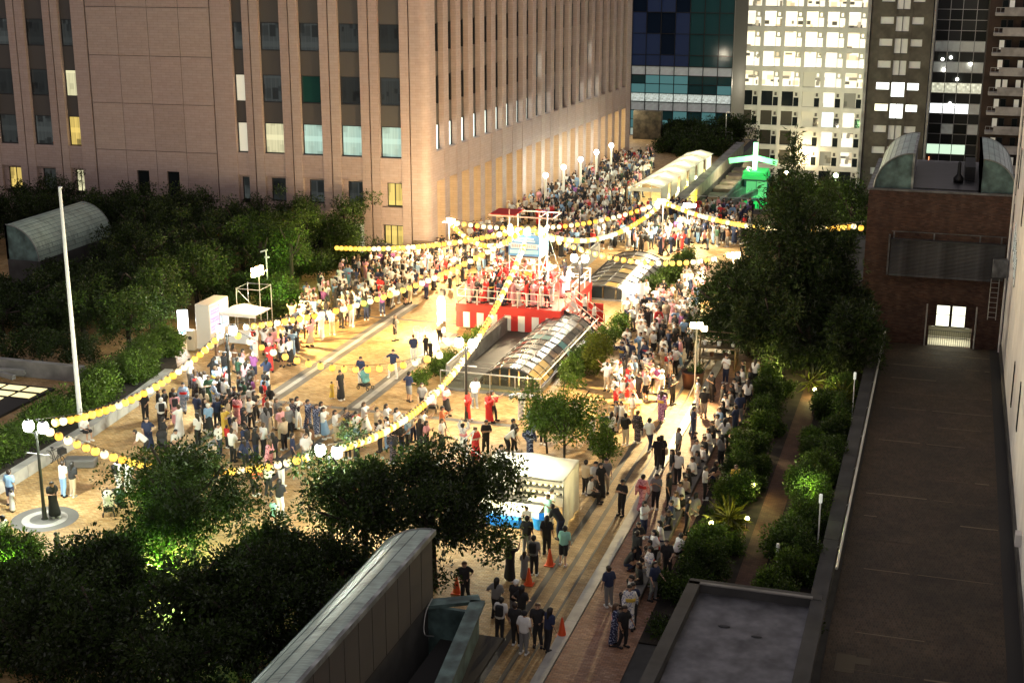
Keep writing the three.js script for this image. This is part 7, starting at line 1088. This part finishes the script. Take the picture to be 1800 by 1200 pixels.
for (const line of ROWS.trim().split('\n')) { const [x, z, pose, fit, hair, head, place, sc, bag] = line.split(' '); everyone.push({ x: +x, z: +z, y: 0, pose, fit, hair, head: +head, place, s: +sc, bag, hero: 1 }); }
const R5 = rng(2024), pick = (s) => s[Math.floor(R5() * s.length)];
everyone.forEach((p) => { if (p.pose === 'stand' && p.x > -60) p.pose = pick(['stand', 'turn', 'hip', 'fold', 'turn', 'stand', 'phone']); if (p.place === 'planter' && p.pose === 'sit') { p.x = -39.35; p.y = 0.1; } });
// people seated along the stone bench
SEATS.split('|').forEach((q, i) => { const [t, b, h] = q.split(' '), z = -46.8 - i * 1.05 - R5() * 0.3, back = i % 4 === 2; everyone.push({ x: -9.8 - (back ? -0.1 : 0), z, y: -0.02, pose: 'sit', fit: `T:${t}/${b}`, hair: h, head: -80 + R5() * 40, place: 'bench', s: 0.97 + R5() * 0.07, hero: 1 }); if (i % 2) everyone.push({ x: -9.15 + R5() * 0.2, z: z + 0.5, y: 0, pose: pick(['crouch', 'turn', 'hip', 'phone', 'crouch']), fit: `T:${pick('kwgknw')}/${pick('kngk')}`, hair: pick('slls'), head: R5() * 360, place: 'behindbench', s: 0.98, hero: 1 }); if (i % 3 === 0) everyone.push({ x: -10.6 - R5() * 0.5, z: z + 0.3, y: 0, pose: pick(['stand', 'crouch', 'stand', 'phone']), fit: `T:${pick('wkgkn')}/${pick('kng')}`, hair: pick('slls'), head: R5() * 360, place: 'benchfront', s: 1, hero: 1 }); });
// dancers on the stage
for (let i = 0; i < 40; i++) { const k = i % 20, row = i < 20 ? 0 : 1, u = (k + 0.5) / 20; let x, z, hd; const m = 0.55 + row * 0.75; if (u < 0.62) { x = -28.75 + m + (6.75 - 2 * m) * (u / 0.62); z = -81.2 - m; hd = 90 + (R5() - 0.5) * 50; } else { x = -28.75 + m + R5() * 0.2; z = -81.2 - m - (8 - 2 * m) * ((u - 0.62) / 0.38); hd = 0 + (R5() - 0.5) * 50; } if (Math.abs(x + 25.45) < 1.2 && z < -84.7) continue; everyone.push({ x: x + (R5() - 0.5) * 0.2, z: z + (R5() - 0.5) * 0.25, y: 1.62, pose: pick(['dancel', 'dancer', 'up', 'dancel', 'stand']), fit: R5() < 0.8 ? `R:${pick('rprwwpkn')}` : `T:${pick('wpr')}/${pick('kwn')}`, hair: pick('uuls'), head: hd, place: 'stage', s: 0.94 + R5() * 0.08, hero: 1 }); }
for (let i = 0; i < 26; i++) { const x = -28.0 + (i % 7) * 0.82 + R5() * 0.3, z = -82.6 - Math.floor(i / 7) * 1.5 - R5() * 0.5; if (Math.abs(x + 25.45) < 1.15 && z < -84.6 && z > -87.2) continue; everyone.push({ x, z, y: 1.62, pose: pick(['dancel', 'dancer', 'up', 'dancel']), fit: `R:${pick('rprwwpkwv')}`, hair: pick('uul'), head: 90 + (R5() - 0.5) * 80, place: 'stage', s: 0.94 + R5() * 0.08, hero: 1 }); }
for (let i = 0; i < 6; i++) everyone.push({ x: -28.3 + i * 1.1 + R5() * 0.3, z: -88.7, y: 1.62, pose: 'dancer', fit: `R:${pick('prwk')}`, hair: 'u', head: -90, place: 'stage', s: 0.96, hero: 1 });
for (const [x, y, z] of [[-21.6, 1.15, -82.8], [-20.9, 0.7, -83.1], [-20.2, 0.25, -82.7]]) everyone.push({ x, y, z, pose: 'walk', fit: pick(['R:p', 'T:w/k', 'R:w']), hair: 's', head: -90, place: 'stage', s: 1, hero: 1 });
// the crowds, filled at random inside the areas where they stand
const inside = (p, x, z) => { let c = false; for (let i = 0, j = p.length - 1; i < p.length; j = i++) if ((p[i][1] > z) !== (p[j][1] > z) && x < (p[j][0] - p[i][0]) * (z - p[i][1]) / (p[j][1] - p[i][1]) + p[i][0]) c = !c; return c; };
function fill(place, poly, gap, pale, poses, heading) {
  const xs = poly.map((p) => p[0]), zs = poly.map((p) => p[1]);
  for (let z = Math.max(...zs); z > Math.min(...zs); z -= gap) for (let x = Math.min(...xs); x < Math.max(...xs); x += gap) {
    const px = x + (R5() - 0.5) * gap * 0.9, pz = z + (R5() - 0.5) * gap * 0.9, q = R5(); if (!inside(poly, px, pz) || q < 0.1 || noise.noise(px * 0.35, 3, pz * 0.35) < -0.34) { R5(); continue; }
    if (everyone.some((o) => o.hero && Math.hypot(o.x - px, o.z - pz) < 0.5)) continue;
    if (px > -24.2 && px < -17.6 && pz < -91 && pz > -105.5) continue;
    if (px > -26.6 && px < -23.2 && pz < -120.8) continue;
    const t = R5() < pale ? pick('wwwwwwcpbwwg') : pick('kkkngknekrtkv'), b = R5() < 0.62 ? pick('kkn') : pick('wgbc'), f = R5();
    everyone.push({ x: px, z: pz, y: 0, pose: pick(poses), fit: f < 0.16 ? `R:${pick('wpnkbr')}` : f < 0.24 ? `D:${pick('kwnp')}` : f < 0.36 ? `S:${t}/${b}` : f < 0.46 ? `K:${t}/${b}` : `T:${t}/${b}`, hair: pick('sssllluc'), head: heading(px, pz), place, s: 0.93 + R5() * 0.13, bag: R5() < 0.22 ? 'bag' : undefined });
  }
}
const toStage = (x, z) => Math.atan2(-25.4 - x, -85 - z) * 180 / Math.PI + (R5() - 0.5) * 90, tang = (x, z) => Math.atan2(-25.4 - x, -85 - z) * 180 / Math.PI + 80 + (R5() - 0.5) * 60, anyway = () => R5() * 360;
const DANCE = ['dancel', 'dancer', 'dancel', 'dancer', 'up', 'stand', 'walk'], WATCH = ['stand', 'fold', 'hip', 'turn', 'phone', 'phone', 'armup', 'walk', 'point', 'turn'];
fill('ringL', AREA.ringL, 0.84, 0.8, DANCE, tang); fill('leftB', AREA.leftB, 0.85, 0.55, WATCH, toStage); fill('back', AREA.back, 0.9, 0.3, WATCH, toStage); fill('crowdR', AREA.crowdR, 0.78, 0.82, [...DANCE, ...WATCH], tang);
fill('nearL', AREA.nearL, 1.3, 0.55, [...WATCH, 'dancel'], tang); fill('farR', AREA.farR, 0.78, 0.6, [...WATCH, 'dancel', 'dancer'], anyway); fill('farMid', AREA.farMid, 0.8, 0.45, [...WATCH, 'dancel'], anyway); fill('far', AREA.far, 0.8, 0.55, ['stand', 'turn', 'hip', 'fold', 'walk', 'phone', 'dancel'], anyway);
everyone.forEach((p) => { p.d = Math.hypot(p.x, p.z, 24 - p.y); }); everyone.sort((a, b) => a.d - b.d);
const partsOf = (p) => { const [k, c] = p.fit.split(':'), [a, b] = c.split('/'); const L = [['body', 'body', SKIN[Math.floor(hash(p.x * 100, p.z * 100) * 3)]], ...['shoeL', 'shoeR'].map((g) => ['shoe', g, hash(p.x * 90, p.z * 70) < 0.4 ? cloth('w') : cloth('k')]), ['hair', { s: 'short', l: 'long', u: 'bun', c: 'cap' }[p.hair], p.hair === 'c' ? cloth(hash(p.x * 10, 3) < 0.5 ? 'w' : 'k') : HAIRM[Math.floor(hash(p.x * 60, p.z * 30) ** 2 * 3)]], ['face', 'face', HAIRM[0]]];
  if (k === 'R') L.push(['robe', 'robe', ROBE[a] ?? cloth(a)], ['belt', 'belt', cloth(a === 'r' ? 'w' : pick2(p, 'rykpn'))]); else if (k === 'D') L.push(['dress', 'dress', cloth(a)]); else L.push(['shirt', 'tee', cloth(a)], [{ T: 'trousers', S: 'shorts', K: 'skirt' }[k], { T: 'trousers', S: 'shorts', K: 'skirt' }[k], cloth(b)]);
  if (p.bag) L.push(hash(p.x * 40, 8) < 0.6 ? ['backpack', 'backpack', cloth('k')] : ['bag', 'tote', cloth('c')]); return L; };
const pick2 = (p, s) => s[Math.floor(hash(p.x * 77, p.z * 33) * s.length)];
const wear = (p) => { const [k, c] = p.fit.split(':'), [a, b] = c.split('/'); return k === 'R' ? `${COL[a][0]} robe` : k === 'D' ? `${COL[a][0]} dress` : a === b ? `${COL[a][0]} shirt and ${{ T: 'trousers', S: 'shorts', K: 'skirt' }[k]}` : `${COL[a][0]} shirt, ${COL[b][0]} ${{ T: 'trousers', S: 'shorts', K: 'skirt' }[k]}`; };
const MAIN = everyone.slice(0, 300), REST = everyone.slice(300);
{
  const by = {}, scr = (p) => V(p.x, p.y, p.z).project(camera).x; camera.updateMatrixWorld(); camera.updateProjectionMatrix();
  MAIN.forEach((p) => { const hairW = { l: 'long hair, ', u: 'hair bun, ', c: 'cap, ', s: '' }[p.hair]; p.label = `${p.s < 0.85 ? 'child' : 'person'} in ${hairW}${wear(p)}${p.bag ? ' with bag' : ''}, ${POSEWORD[p.pose]} ${PLACE[p.place]}`.replace(/,? +(?=(in|on|by|at|near|behind|before|above|beside|right|queue|inside)\b)/, (m) => ' ').replace(/ +/g, ' '); const wc = () => p.label.split(' ').length; if (wc() > 13) p.label = p.label.replace(/(long hair|hair bun|cap), /, ''); if (wc() > 13) p.label = p.label.replace(' with bag', ''); (by[p.label] ??= []).push(p); });
  for (const L of Object.values(by)) if (L.length > 1) { L.sort((a, b) => scr(a) - scr(b)); L.forEach((p, i) => { p.label += i === 0 ? ', leftmost' : i === L.length - 1 ? ', rightmost' : `, ${ordinal(i + 1)} from left`; }); }
  const protos = {};
  MAIN.forEach((p) => { const key = [p.pose, p.fit, p.hair, p.bag].join(); const G = geos(p.pose); let t = protos[key]?.clone(); if (!t) { t = new THREE.Group(); for (const [n, g, m] of partsOf(p)) obj(n, G[g], m, t); protos[key] = t; } t.name = numbered('person'); t.userData = {}; scene.add(t); t.position.set(p.x, p.y, p.z); t.rotation.set((hash(p.x * 31, p.z * 17) - 0.5) * 0.09, p.head * Math.PI / 180, (hash(p.x * 13, p.z * 37) - 0.5) * 0.09); t.scale.setScalar(p.s); tag(t, p.label, 'person', 'people at the festival'); });
  // everyone farther away: one crowd with clothing colours in the vertices
  const GL = {}, gl = (pose) => GL[pose] ??= bodyGeos(pose, 0.07), sets = {}, m4 = new THREE.Matrix4(), q = new THREE.Quaternion(), up = V(0, 1, 0);
  REST.forEach((p) => { const G = gl(p.pose); m4.compose(V(p.x, p.y, p.z), q.setFromAxisAngle(up, p.head * Math.PI / 180), V(p.s, p.s, p.s)); for (const [n, gk, m] of partsOf(p)) { if (n === 'face') continue; const L = sets[p.pose + '.' + gk] ??= { n, g: G[gk], at: [] }; L.at.push([m4.clone(), m.map ? cloth(p.fit.split(':')[1][0]).color : m.color]); } });
  const crowd = thing('crowd', 'dense crowd of festival goers on the stage, the far plaza and the dance rings', 'crowd'), cm = mat({ color: 0xffffff, roughness: 0.8 }); crowd.userData.kind = 'stuff';
  for (const { n, g, at } of Object.values(sets)) { const im = new THREE.InstancedMesh(g, cm, at.length); at.forEach(([mm, c], i) => { im.setMatrixAt(i, mm); im.setColorAt(i, c); }); im.name = n; im.userData.kind = 'stuff'; im.castShadow = im.receiveShadow = true; crowd.add(im); }
  { const T = {}; let n = 0; scene.traverse((o) => { if (o.isMesh && !o.isInstancedMesh) { const g = o.geometry, k = (g.index ? g.index.count : g.attributes.position.count) / 3; n += k; let t = o; while (t.parent !== scene) t = t.parent; const key = t.name.replace(/_[0-9]+$/, ''); T[key] = (T[key] ?? 0) + k; } }); console.log('tris', n, Object.entries(T).sort((a, b) => b[1] - a[1]).slice(0, 14).map((e) => e.join(' ')).join('; ')); }
  console.log('people', everyone.length);
}
renderer.render(scene, camera);
